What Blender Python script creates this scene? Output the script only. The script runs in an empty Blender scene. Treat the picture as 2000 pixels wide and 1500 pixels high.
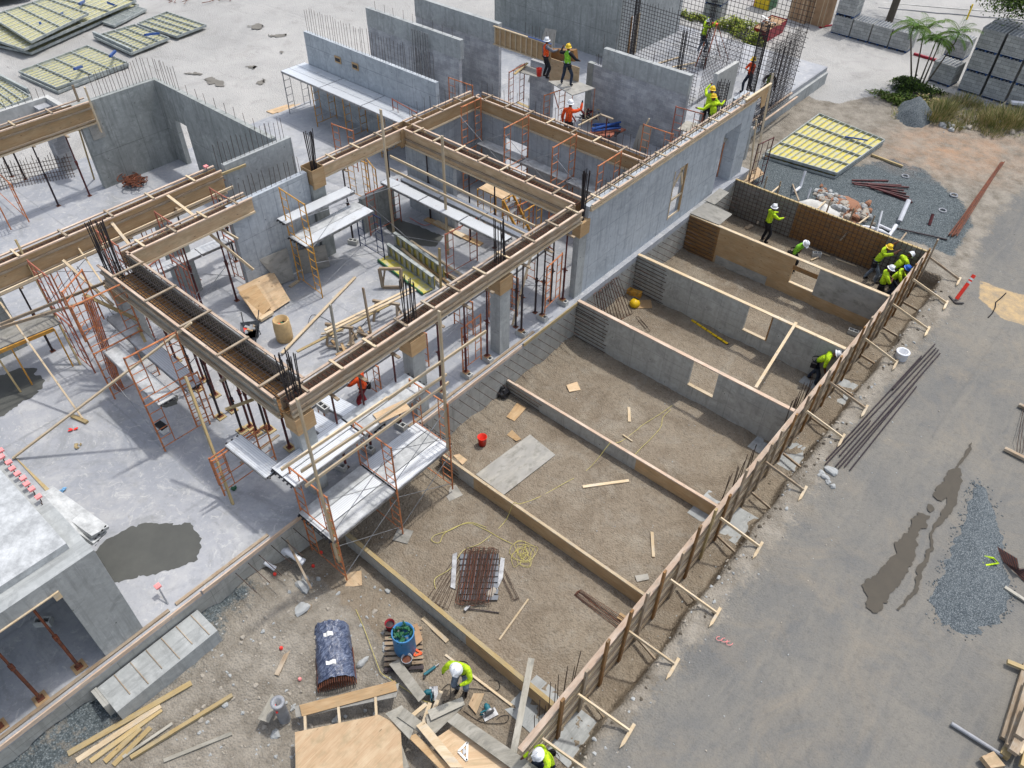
import bpy, bmesh, math, random
import numpy as np
from mathutils import Vector, Matrix, Euler
random.seed(7)
RNG = random.Random(11)
sc = bpy.context.scene
# ---------------- camera ----------------
F = 1507.3; YAW, PIT, ROL = [math.radians(a) for a in (-39.58, 43.949, 1.2365)]
CAM = Vector((0, 0, 19.35))
FW = Vector((math.cos(PIT)*math.sin(YAW), math.cos(PIT)*math.cos(YAW), -math.sin(PIT)))
_rt = Vector((math.cos(YAW), -math.sin(YAW), 0)); _up = _rt.cross(FW)
RT = _rt*math.cos(ROL) + _up*math.sin(ROL); UP = -_rt*math.sin(ROL) + _up*math.cos(ROL)
cd = bpy.data.cameras.new('camera'); cam = bpy.data.objects.new('camera', cd); sc.collection.objects.link(cam)
cd.sensor_width = 36; cd.sensor_fit = 'HORIZONTAL'; cd.lens = F/2000*36; cd.clip_start = .1; cd.clip_end = 900
m = Matrix.Identity(4)
for i in range(3):
    m[i][0] = RT[i]; m[i][1] = UP[i]; m[i][2] = -FW[i]; m[i][3] = CAM[i]
cam.matrix_world = m; sc.camera = cam
sc.render.resolution_x = 1024; sc.render.resolution_y = 768
# ---------------- sky and sun ----------------
SUNDIR = Vector((0.06, 0.42, 1.0)).normalized()
w = bpy.data.worlds.new('World'); sc.world = w; w.use_nodes = True
wn = w.node_tree.nodes; bg = wn['Background']; bg.inputs[1].default_value = .15
sk = wn.new('ShaderNodeTexSky'); sk.sky_type = 'NISHITA'; sk.sun_disc = False
sk.sun_elevation = math.asin(SUNDIR.z); sk.sun_rotation = math.atan2(SUNDIR.x, SUNDIR.y)
sk.air_density = 1.0; sk.dust_density = 2.5; sk.ozone_density = .6
hs = wn.new('ShaderNodeHueSaturation'); hs.inputs['Saturation'].default_value = .6
w.node_tree.links.new(sk.outputs[0], hs.inputs['Color']); w.node_tree.links.new(hs.outputs[0], bg.inputs[0])
ld = bpy.data.lights.new('sun', 'SUN'); ld.energy = 1.75; ld.angle = math.radians(2.2); ld.color = (1, .965, .91)
lo = bpy.data.objects.new('sun', ld); sc.collection.objects.link(lo)
lo.rotation_euler = SUNDIR.to_track_quat('Z', 'Y').to_euler()
sc.view_settings.view_transform = 'Standard'; sc.view_settings.look = 'None'
sc.view_settings.exposure = .74; sc.view_settings.gamma = 1
# ---------------- picture point -> world point on a known plane ----------------
def ray(x, y): return FW + RT*((x-1000)/F) - UP*((y-750)/F)
def g(x, y, z=0.0):
    d = ray(x, y); return CAM + d*((z-CAM.z)/d.z)
def gx(x, y, X):
    d = ray(x, y); return CAM + d*((X-CAM.x)/d.x)
def gy(x, y, Y):
    d = ray(x, y); return CAM + d*((Y-CAM.y)/d.y)
# ---------------- materials ----------------
MATS = {}
def lin(c):
    return tuple(((v/255)/12.92 if v/255 <= .04045 else ((v/255+.055)/1.055)**2.4) for v in c)
class NT:
    def __init__(s, name, rough=.8, spec=.3, metal=0):
        s.m = bpy.data.materials.new(name); s.m.use_nodes = True; MATS[name] = s.m
        s.n = s.m.node_tree.nodes; s.l = s.m.node_tree.links; s.b = s.n['Principled BSDF']
        s.b.inputs['Roughness'].default_value = rough; s.b.inputs['Specular IOR Level'].default_value = spec
        s.b.inputs['Metallic'].default_value = metal
        s.tc = s.n.new('ShaderNodeTexCoord')
    def co(s, which='Object', scale=(1,1,1), rnd=False):
        mp = s.n.new('ShaderNodeMapping'); mp.inputs['Scale'].default_value = scale
        s.l.new(s.tc.outputs[which], mp.inputs[0])
        if rnd:
            oi = s.n.new('ShaderNodeObjectInfo'); mm = s.n.new('ShaderNodeMath'); mm.operation = 'MULTIPLY'; mm.inputs[1].default_value = 37
            s.l.new(oi.outputs['Random'], mm.inputs[0]); s.l.new(mm.outputs[0], mp.inputs['Location'])
        return mp.outputs[0]
    def noise(s, co, scale=5, detail=4, rough=.6, dist=0):
        t = s.n.new('ShaderNodeTexNoise'); t.inputs['Scale'].default_value = scale; t.inputs['Detail'].default_value = detail
        t.inputs['Roughness'].default_value = rough; t.inputs['Distortion'].default_value = dist
        s.l.new(co, t.inputs['Vector']); return t.outputs[0]
    def vor(s, co, scale=20, feat='F1', out=0, rnd=1.0):
        t = s.n.new('ShaderNodeTexVoronoi'); t.feature = feat; t.inputs['Scale'].default_value = scale; t.inputs['Randomness'].default_value = rnd
        s.l.new(co, t.inputs['Vector']); return t.outputs[out]
    def ramp(s, v, *st):
        r = s.n.new('ShaderNodeValToRGB'); e = r.color_ramp.elements
        while len(e) < len(st): e.new(.5)
        for k, (p, c) in enumerate(st):
            e[k].position = p; c = (c, c, c) if isinstance(c, (int, float)) else c; e[k].color = (*c, 1)
        s.l.new(v, r.inputs[0]); return r.outputs[0]
    def mix(s, f, a, b, mode='MIX'):
        x = s.n.new('ShaderNodeMix'); x.data_type = 'RGBA'; x.blend_type = mode
        for k, v in ((0, f), (6, a), (7, b)):
            if isinstance(v, (int, float)): x.inputs[k].default_value = v if k == 0 else (v, v, v, 1)
            elif isinstance(v, tuple): x.inputs[k].default_value = (*v, 1)
            else: s.l.new(v, x.inputs[k])
        return x.outputs[2]
    def math(s, op, a, b=0.0, c=None):
        x = s.n.new('ShaderNodeMath'); x.operation = op
        for k, v in enumerate((a, b) if c is None else (a, b, c)):
            if isinstance(v, (int, float)): x.inputs[k].default_value = v
            else: s.l.new(v, x.inputs[k])
        return x.outputs[0]
    def sep(s, co):
        x = s.n.new('ShaderNodeSeparateXYZ'); s.l.new(co, x.inputs[0]); return x.outputs
    def attr(s, name):
        x = s.n.new('ShaderNodeAttribute'); x.attribute_name = name; return x.outputs['Fac']
    def rnd(s):
        return s.n.new('ShaderNodeObjectInfo').outputs['Random']
    def done(s, col, bump=None, dist=.01, strength=.6, rough=None):
        if isinstance(col, tuple): s.b.inputs['Base Color'].default_value = (*col, 1)
        else: s.l.new(col, s.b.inputs['Base Color'])
        if bump is not None:
            bp = s.n.new('ShaderNodeBump'); bp.inputs['Distance'].default_value = dist; bp.inputs['Strength'].default_value = strength
            s.l.new(bump, bp.inputs['Height']); s.l.new(bp.outputs[0], s.b.inputs['Normal'])
        if rough is not None: s.l.new(rough, s.b.inputs['Roughness'])
        return s.m
def plain(name, c1, c2=None, scale=6, rough=.7, metal=0, spec=.3, spots=None, bump=.0):
    t = NT(name, rough, spec, metal); c1 = lin(c1); c2 = lin(c2) if c2 else tuple(v*.7 for v in c1)
    co = t.co(rnd=True); n = t.noise(co, scale, 5, .65); c = t.mix(t.ramp(n, (.35, 0.), (.65, 1.)), c1, c2)
    if spots: c = t.mix(t.ramp(t.noise(co, scale*2.7, 5, .7), (.52, 0.), (.62, 1.)), c, lin(spots))
    return t.done(c, t.noise(t.co(), 14, 4, .6, .8) if bump else None, bump or .01, 1.)
def woodmat(name, c1, c2, c3, knots=True, grain=(3, 34, 1), rough=.75, dirt=None):
    t = NT(name, rough, .2); co = t.co('UV', grain); n = t.noise(co, 1.6, 5, .6, .6)
    c = t.mix(t.ramp(n, (.3, 0.), (.7, 1.)), lin(c1), lin(c2))
    big = t.noise(t.co('UV', (1.1, 3, 1)), 1.3, 3); c = t.mix(t.ramp(big, (.45, 0.), (.75, .8)), c, lin(c3))
    if knots:
        k = t.vor(t.co('UV', (2.3, 7, 1)), 1.0); c = t.mix(t.ramp(k, (.07, .8), (.13, 0.)), c, tuple(v*.35 for v in lin(c2)))
    if dirt: c = t.mix(t.ramp(t.noise(t.co('UV', (1, 1.6, 1)), 2.3, 6, .7), (.5, 0.), (.66, .85)), c, lin(dirt))
    hs = t.n.new('ShaderNodeHueSaturation'); t.l.new(c, hs.inputs['Color'])
    v = t.n.new('ShaderNodeMapRange'); t.l.new(t.rnd(), v.inputs[0]); v.inputs[3].default_value = .8; v.inputs[4].default_value = 1.15
    t.l.new(v.outputs[0], hs.inputs['Value']); c = hs.outputs[0]
    return t.done(c, n, .004)
woodmat('pine', (198,180,150), (174,152,120), (208,194,170), dirt=(176,168,154))
woodmat('pine_yellow', (176,156,112), (150,128,88), (168,156,128), dirt=(146,136,112))
woodmat('pine_old', (158,140,116), (120,102,84), (176,164,146), dirt=(150,144,132))
woodmat('pine_pink', (190,168,148), (166,142,122), (202,188,172), dirt=(160,148,134))
woodmat('wood_grey', (158,154,142), (134,130,120), (172,168,158), knots=False, dirt=(120,118,110))
woodmat('ply', (178,148,110), (152,124,90), (184,160,126), grain=(1.5, 20, 1), dirt=(158,136,104))
woodmat('ply_pale', (192,166,134), (168,140,108), (200,180,150), grain=(1.3, 26, 1), dirt=(160,142,112))
woodmat('ply_dark', (150,112,70), (120,86,52), (140,112,80), grain=(2.2, 9, 1), dirt=(108,96,78))
woodmat('ply_cement', (150,148,142), (134,132,126), (164,160,150), knots=False, grain=(.8, 1.2, 1), dirt=(116,114,106))
def concrete(name, base, dark, light, seams=None, streak=.5, holes=True, rough=.85):
    t = NT(name, rough, .25); uv = t.co('UV'); s = t.sep(uv)
    n1 = t.noise(uv, .55, 6, .65, .3); n2 = t.noise(uv, 6, 6, .7)
    c = t.mix(t.ramp(n1, (.3, 0.), (.7, 1.)), lin(dark), lin(base))
    c = t.mix(t.ramp(t.noise(t.co('UV', (1, 1, 1)), 1.7, 7, .7, .8), (.52, 0.), (.72, .75)), c, lin(light))
    if streak:
        streak = min(1., streak*1.35)
        st = t.noise(t.co('UV', (5, .35, 1)), 1.0, 5, .7); c = t.mix(t.ramp(st, (.5, 0.), (.75, streak)), c, tuple(v*.62 for v in lin(dark)))
        st2 = t.noise(t.co('UV', (9, .5, 1)), 1.3, 4, .7); c = t.mix(t.ramp(st2, (.62, 0.), (.8, streak*.8)), c, lin(light))
    c = t.mix(t.ramp(n2, (.35, .28), (.6, 0.)), c, tuple(v*.6 for v in lin(dark)))
    c = t.mix(t.ramp(t.noise(t.co('UV', (1, 1.3, 1)), .8, 8, .75, 1.8), (.54, 0.), (.62, .45)), c, tuple(v*.68 for v in lin(dark)))
    b = n2
    if seams:
        su, sv, wd = seams
        for ch, sz, off in ((0, su, 0.), (1, sv, .35)):
            if not sz: continue
            fr = t.math('FRACT', t.math('DIVIDE', t.math('ADD', s[ch], off+100*sz), sz))
            d = t.math('ABSOLUTE', t.math('SUBTRACT', fr, .5)); k = t.ramp(d, (0., 1.), (wd/sz, 0.))
            vn = t.ramp(t.noise(t.co('UV', (1.3, 1.3, 1)), 2, 3), (.35, .2), (.6, .85)); c = t.mix(t.math('MULTIPLY', k, vn), c, tuple(v*.45 for v in lin(dark)))
    if holes:
        vr = t.vor(uv, 2.4); c = t.mix(t.ramp(vr, (.045, .85), (.06, 0.)), c, tuple(v*.25 for v in lin(dark)))
    return t.done(c, b, .006)
concrete('conc_wall', (174,180,185), (154,160,165), (190,195,199), (.61, 1.25, .018))
concrete('conc_dark', (160,163,160), (132,136,133), (176,178,175), (1.22, 2.4, .02), .7)
concrete('conc_plain', (168,171,170), (144,147,146), (184,186,185), None, .6)
concrete('conc_pit', (172,171,164), (150,149,142), (184,183,177), (1.3, .62, .012), .5)
concrete('conc_panel', (178,184,188), (152,158,163), (196,201,205), (1.02, 1.15, .022), .35)
concrete('conc_light', (190,190,186), (166,167,164), (208,208,204), None, .2)
def cmu(name, c1, c2, mortar, bondtop=None):
    t = NT(name, .9, .2); uv = t.co('UV'); bt = t.n.new('ShaderNodeTexBrick'); t.l.new(uv, bt.inputs['Vector'])
    bt.inputs['Scale'].default_value = 1; bt.inputs['Brick Width'].default_value = .4; bt.inputs['Row Height'].default_value = .2
    bt.inputs['Mortar Size'].default_value = .007; bt.inputs['Mortar Smooth'].default_value = .2; bt.inputs['Bias'].default_value = 0
    for k, c in (('Color1', c1), ('Color2', c2), ('Mortar', mortar)): bt.inputs[k].default_value = (*lin(c), 1)
    n = t.noise(uv, 1.1, 6, .7); c = t.mix(t.ramp(n, (.4, .6), (.62, 0.)), bt.outputs[0], tuple(v*.55 for v in lin(c2)))
    c = t.mix(t.ramp(t.noise(uv, 14, 3, .6), (.3, .35), (.6, 0.)), c, tuple(v*.6 for v in lin(c2)))
    return t.done(c, t.math('SUBTRACT', t.noise(uv, 30, 3), bt.outputs[1]), .012)
cmu('cmu', (184,185,187), (156,158,162), (196,197,198))
cmu('cmu_stack', (192,192,188), (158,160,157), (80,80,78))
# slab
t = NT('slab', .8, .3); co = t.co(); n1 = t.noise(co, .16, 6, .65, .5); n2 = t.noise(co, 1.1, 7, .7, .4)
c = t.mix(t.ramp(n1, (.36, 0.), (.64, 1.)), lin((148,153,162)), lin((172,175,181)))
c = t.mix(t.ramp(n2, (.48, 0.), (.7, .7)), c, lin((188,189,190)))
c = t.mix(t.ramp(t.noise(co, .5, 6, .7), (.56, 0.), (.7, .55)), c, lin((150,152,150)))
c = t.mix(t.ramp(t.noise(co, 9, 5, .7), (.3, .22), (.5, 0.)), c, lin((120,122,124)))
sp = t.sep(co)
for ch, sz, off in ((0, 6.1, 1.2), (1, 4.0, .95)):
    fr = t.math('FRACT', t.math('DIVIDE', t.math('ADD', sp[ch], 200+off), sz)); d = t.math('ABSOLUTE', t.math('SUBTRACT', fr, .5))
    c = t.mix(t.math('MULTIPLY', t.ramp(d, (0., .55), (.012, 0.)), t.ramp(n2, (.4, .3), (.6, 1.))), c, lin((112,116,120)))
c = t.mix(t.ramp(t.noise(co, .33, 7, .72, 1.6), (.52, 0.), (.62, .55)), c, lin((132,136,140)))
c = t.mix(t.ramp(t.noise(co, 2.3, 8, .75, 2.2), (.55, 0.), (.66, .5)), c, lin((214,214,212)))
c = t.mix(t.ramp(t.noise(t.co('Object', (1, 3.5, 1)), 1.3, 8, .8, 1.), (.6, 0.), (.66, .55)), c, lin((138,136,130)))
c = t.mix(t.ramp(t.vor(co, 5.), (.03, .6), (.05, 0.)), c, lin((110,108,102)))
c = t.mix(1., c, (.84, .825, .80), 'MULTIPLY')
t.done(c, t.noise(co, 25, 4), .003)
# ground
t = NT('ground', .95, .15); co = t.co(); hi = t.noise(co, 7, 8, .75); pb = t.vor(co, 17, 'F1'); pc = t.vor(co, 17, 'F1', 1)
nb = t.noise(co, .35, 6, .65, .4)
dirt = t.mix(t.ramp(nb, (.35, 0.), (.65, 1.)), lin((140,127,110)), lin((158,146,128)))
dirt = t.mix(t.ramp(t.noise(co, 1.1, 7, .7, .6), (.5, 0.), (.68, .7)), dirt, lin((160,152,138)))
dirt = t.mix(t.ramp(hi, (.32, .55), (.5, 0.)), dirt, lin((88,78,66)))
dirt = t.mix(t.ramp(t.noise(co, .75, 5, .6, 1.5), (.46, 0.), (.72, .55)), dirt, lin((112,99,83)))
dirt = t.mix(t.ramp(t.noise(co, .5, 7, .7, .3), (.55, 0.), (.7, .6)), dirt, lin((176,167,150)))
peb = t.ramp(pb, (.12, .8), (.2, 0.)); sel = t.ramp(t.vor(co, 17, 'F1', 1), (.78, 0.), (.84, 1.))
dirt = t.mix(t.math('MULTIPLY', peb, sel), dirt, lin((196,190,178)))
grav = t.mix(t.ramp(t.vor(co, 26, 'F1', 1), (.1, 0.), (.95, 1.)), lin((78,88,92)), lin((142,150,152)))
grav = t.mix(t.ramp(t.vor(co, 26), (.2, 0.), (.55, .55)), grav, lin((52,58,60)))
asp = t.mix(t.ramp(t.noise(co, .22, 5, .6, .3), (.38, 0.), (.62, 1.)), lin((124,124,122)), lin((140,137,130)))
asp = t.mix(t.ramp(t.noise(co, .8, 7, .7, .5), (.52, 0.), (.7, .55)), asp, lin((112,115,118)))
trk = t.noise(t.co('Object', (1.2, .22, 1)), 1.0, 7, .75, 1.2); asp = t.mix(t.ramp(trk, (.46, 0.), (.7, .4)), asp, lin((160,154,142))); asp = t.mix(t.ramp(t.noise(t.co('Object', (2.4, .5, 1)), 1.0, 8, .8, 1.6), (.54, 0.), (.7, .25)), asp, lin((96,97,98)))
asp = t.mix(t.ramp(t.noise(co, .45, 8, .75, 1.), (.5, 0.), (.72, .6)), asp, lin((158,148,132)))
ckv = t.n.new('ShaderNodeTexVoronoi'); ckv.feature = 'DISTANCE_TO_EDGE'; ckv.inputs['Scale'].default_value = .09; wv = t.mix(.12, t.co(), t.noise(t.co(), 1.2, 6, .7)); t.l.new(wv, ckv.inputs['Vector']); asp = t.mix(t.ramp(ckv.outputs[0], (.0, .16), (.0015, 0.)), asp, lin((100,98,94)))
asp = t.mix(t.ramp(t.noise(co, 30, 4, .8), (.35, .35), (.5, 0.)), asp, lin((90,90,88))); asp = t.mix(t.ramp(hi, (.34, .34), (.5, 0.)), asp, lin((98,98,96)))
yard = t.mix(t.ramp(t.noise(co, .12, 6, .65, .5), (.38, 0.), (.62, 1.)), lin((168,166,162)), lin((186,183,178)))
yard = t.mix(t.ramp(t.noise(co, .6, 7, .72, .8), (.52, 0.), (.7, .6)), yard, lin((154,151,146)))
yard = t.mix(t.ramp(t.noise(t.co('Object', (.5, 1.6, 1)), .9, 8, .75, 1.2), (.62, 0.), (.68, .7)), yard, lin((118,115,110)))
shl = t.mix(t.ramp(t.noise(co, 1.5, 8, .75), (.35, 0.), (.6, 1.)), lin((118,111,100)), lin((156,149,137)))
shl = t.mix(t.ramp(pb, (.2, .6), (.3, 0.)), shl, lin((142,139,132)))
red = lin((168,132,102))
brk = t.math('MULTIPLY', t.math('SUBTRACT', t.noise(co, 1.4, 7, .7), .5), .9)
brk2 = t.math('MULTIPLY', t.math('SUBTRACT', t.noise(co, 9, 4, .7), .5), .5)
def msk(a, lo=.42, hi_=.58, fine=False):
    v = t.math('ADD', t.attr(a), brk); v = t.math('ADD', v, brk2); return t.ramp(v, (lo, 0.), (hi_, 1.))
dirt = t.mix(1., dirt, (.73, .735, .74), 'MULTIPLY'); grav = t.mix(1., grav, (.8, .8, .8), 'MULTIPLY'); asp = t.mix(1., asp, (.71, .70, .685), 'MULTIPLY'); yard = t.mix(1., yard, (.80, .81, .82), 'MULTIPLY'); shl = t.mix(1., shl, (.8, .8, .8), 'MULTIPLY')
c = t.mix(msk('shoulder'), dirt, shl); c = t.mix(msk('gravel'), c, grav); c = t.mix(msk('asphalt'), c, asp); c = t.mix(msk('yard'), c, yard); c = t.mix(t.math('MULTIPLY', msk('paint'), t.ramp(t.noise(co, 2.4, 7, .7), (.35, .35), (.6, .95))), c, lin((176,152,114)))
c = t.mix(t.math('MULTIPLY', t.attr('clay'), t.ramp(t.noise(co, .9, 6, .7), (.35, 0.), (.65, .8))), c, red)
bh = t.math('ADD', t.math('MULTIPLY', hi, .5), t.math('MULTIPLY', t.math('SUBTRACT', .6, pb), t.math('SUBTRACT', 1.3, t.attr('asphalt'))))
t.done(c, bh, .035, .8)
t = NT('gravel', .95, .2); co = t.co(); v = t.vor(co, 30, 'F1', 1)
c = t.mix(t.ramp(v, (.05, 0.), (.95, 1.)), lin((84,92,96)), lin((142,148,150))); c = t.mix(t.ramp(t.vor(co, 30), (.25, 0.), (.6, .6)), c, lin((48,56,62)))
t.done(c, t.math('SUBTRACT', .7, t.vor(co, 30)), .04, .9)
t = NT('wet', .75, .15); co = t.co(); t.done(t.mix(t.noise(co, 2.2, 6, .7), lin((66,63,58)), lin((86,80,70))), t.noise(co, 9, 5), .002)
t = NT('yard_stain', .9, .15); co = t.co(); t.done(t.mix(t.noise(co, 2.2, 6, .7), lin((88,86,82)), lin((128,124,116))))
t = NT('wet_slab', .6, .2); co = t.co(); t.done(t.mix(t.noise(co, 1.2, 6, .7), lin((64,65,64)), lin((92,93,88))), t.noise(co, 9, 5), .002)
plain('dust', (196,196,192), (168,166,160), 3, .9); plain('paint_tan', (196,170,128), (178,160,130), 2, .9, spots=(160,154,142))
plain('rebar', (84,66,56), (58,48,44), 5, .8); plain('rust', (122,70,48), (88,56,44), 4, .85, spots=(70,54,48))
plain('rebar_dark', (58,52,52), (40,38,40), 5, .8)
plain('shore', (96,44,44), (66,34,36), 3, .6, spots=(50,38,38)); plain('shore_dark', (58,48,50), (40,34,38), 3, .6)
plain('orange', (196,126,82), (164,98,62), 3, .6, spots=(118,84,66)); plain('scaf_yellow', (206,154,66), (176,126,56), 3, .5, spots=(150,120,70))
plain('scaf_blue', (44,58,92), (34,44,72), 3, .5); plain('scaf_red', (172,104,80), (136,80,64), 3, .6, spots=(110,80,70))
plain('galv', (158,160,162), (118,118,120), 6, .45, .6, .5)
t = NT('alu', .45, .5, .35); uv = t.co('UV'); s = t.sep(uv); fr = t.math('FRACT', t.math('MULTIPLY', s[1], 16.)); k = t.ramp(fr, (.0, 0.), (.12, 1.), (.82, 1.), (1., 0.))
c = t.mix(t.noise(t.co('UV', (1, 3, 1)), 1.2, 6, .7), lin((190,194,198)), lin((214,217,219))); c = t.mix(t.math('MULTIPLY', t.math('SUBTRACT', 1., k), .55), c, lin((96,102,110)))
c = t.mix(t.ramp(t.noise(t.co('UV', (1, 1, 1)), 3, 7, .75), (.55, 0.), (.7, .55)), c, lin((150,146,138))); t.done(c, k, .004)
t = NT('alu_dirty', .6, .4, .2); uv = t.co('UV'); c = t.mix(t.ramp(t.noise(uv, 2.2, 7, .75), (.4, 0.), (.65, 1.)), lin((150,152,152)), lin((196,198,198))); t.done(c, t.noise(uv, 20, 3), .003)
for n_, a_, b_ in (('hivis', (206,238,40), (176,214,40)), ('hivis_green', (150,216,60), (120,190,50)), ('hivis_orange', (248,96,40), (220,76,30)), ('denim', (52,62,78), (36,44,60)), ('jeans_grey', (120,132,144), (92,102,116)), ('trouser_dark', (38,40,46), (26,28,32)), ('skin', (112,76,56), (92,62,46)), ('boot', (50,40,34), (34,28,26)), ('cloth_red', (150,40,50), (110,30,40)), ('cloth_grey', (120,120,128), (96,96,104)), ('silver_tape', (214,218,214), (186,190,186)), ('black_cloth', (34,32,36), (24,24,26)), ('plastic_sheet_w', (206,204,206), (180,180,186))):
    plain(n_, a_, tuple(int(v*.82) for v in b_), 7, .9, bump=.03, spots=tuple(int(v*.72) for v in b_) if n_.startswith('hivis') else None)
for n_, a_ in (('hat_white', (226,228,230)), ('hat_yellow', (236,196,40)), ('hat_blue', (40,96,190)), ('plastic_red', (224,56,38)), ('plastic_blue', (62,124,172)), ('pvc', (214,216,220)), ('plastic_yellow', (226,186,30)), ('black_plastic', (38,38,42)), ('tool_teal', (36,100,112)), ('pink_cap', (236,146,144)), ('blue_paint', (40,76,140)), ('green_glass', (46,92,66)), ('pallet_blue', (38,72,120)), ('green_paint', (40,96,60)), ('dark_red_paint', (152,26,44)), ('rubber', (30,30,32)), ('paper_white', (228,228,224)), ('orange_plastic', (240,100,50)), ('tan_plastic', (196,168,122)), ('grey_plastic', (112,116,122)), ('yellow_paint', (224,192,44)), ('cord_yellow', (190,178,104)), ('cord_grey', (120,120,112)), ('cord_red', (206,84,60)), ('teal_plastic', (60,130,110)), ('flag_red', (240,70,60)), ('sky_plastic', (120,170,210))):
    plain(n_, a_, tuple(int(v*.88) for v in a_), 5, .45)
plain('cardboard', (164,134,104), (144,116,88), 2, .85); plain('pvc_grey', (150,152,156), (126,128,132), 4, .5)
t = NT('wrap', .18, .6); uv = t.co('Object'); c = t.mix(t.ramp(t.noise(t.co('Object', (6, 2, 2)), 2.5, 6, .7, 1.), (.42, 0.), (.68, 1.)), lin((44,54,78)), lin((112,122,144))); t.done(c, t.noise(t.co('Object', (8, 2, 2)), 3, 5, .6, 1), .03, .8)
for n_, a_, b_ in (('leaf_dark', (60,74,40), (40,54,30)), ('leaf', (98,120,48), (66,88,36)), ('leaf_yellow', (172,176,86), (128,140,60)), ('palm_leaf', (90,120,44), (56,84,40)), ('grass', (122,128,72), (92,100,58)), ('grass_dry', (176,160,116), (150,138,96)), ('bark', (104,96,84), (74,68,60)), ('stone', (168,160,148), (132,126,116)), ('stone_red', (150,110,86), (120,86,68)), ('stone_grey', (170,172,170), (138,140,140))):
    t = NT(n_, .9, .2); t.done(t.mix(t.noise(t.co(rnd=True), 3, 5, .7), lin(a_), lin(b_)), None)
# yellow form sheet
t = NT('form_yellow', .6, .3); co = t.co(rnd=True); c = t.mix(t.ramp(t.noise(co, 2.2, 5, .7), (.35, 0.), (.65, 1.)), lin((196,180,66)), lin((180,174,104)))
c = t.mix(t.ramp(t.noise(co, 3.7, 7, .75), (.48, 0.), (.6, .9)), c, lin((168,168,156))); t.done(c)
plain('form_frame', (166,170,166), (120,128,128), 4, .6); plain('form_pale', (176,170,112), (160,160,132), 3, .7, spots=(188,186,172))
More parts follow.
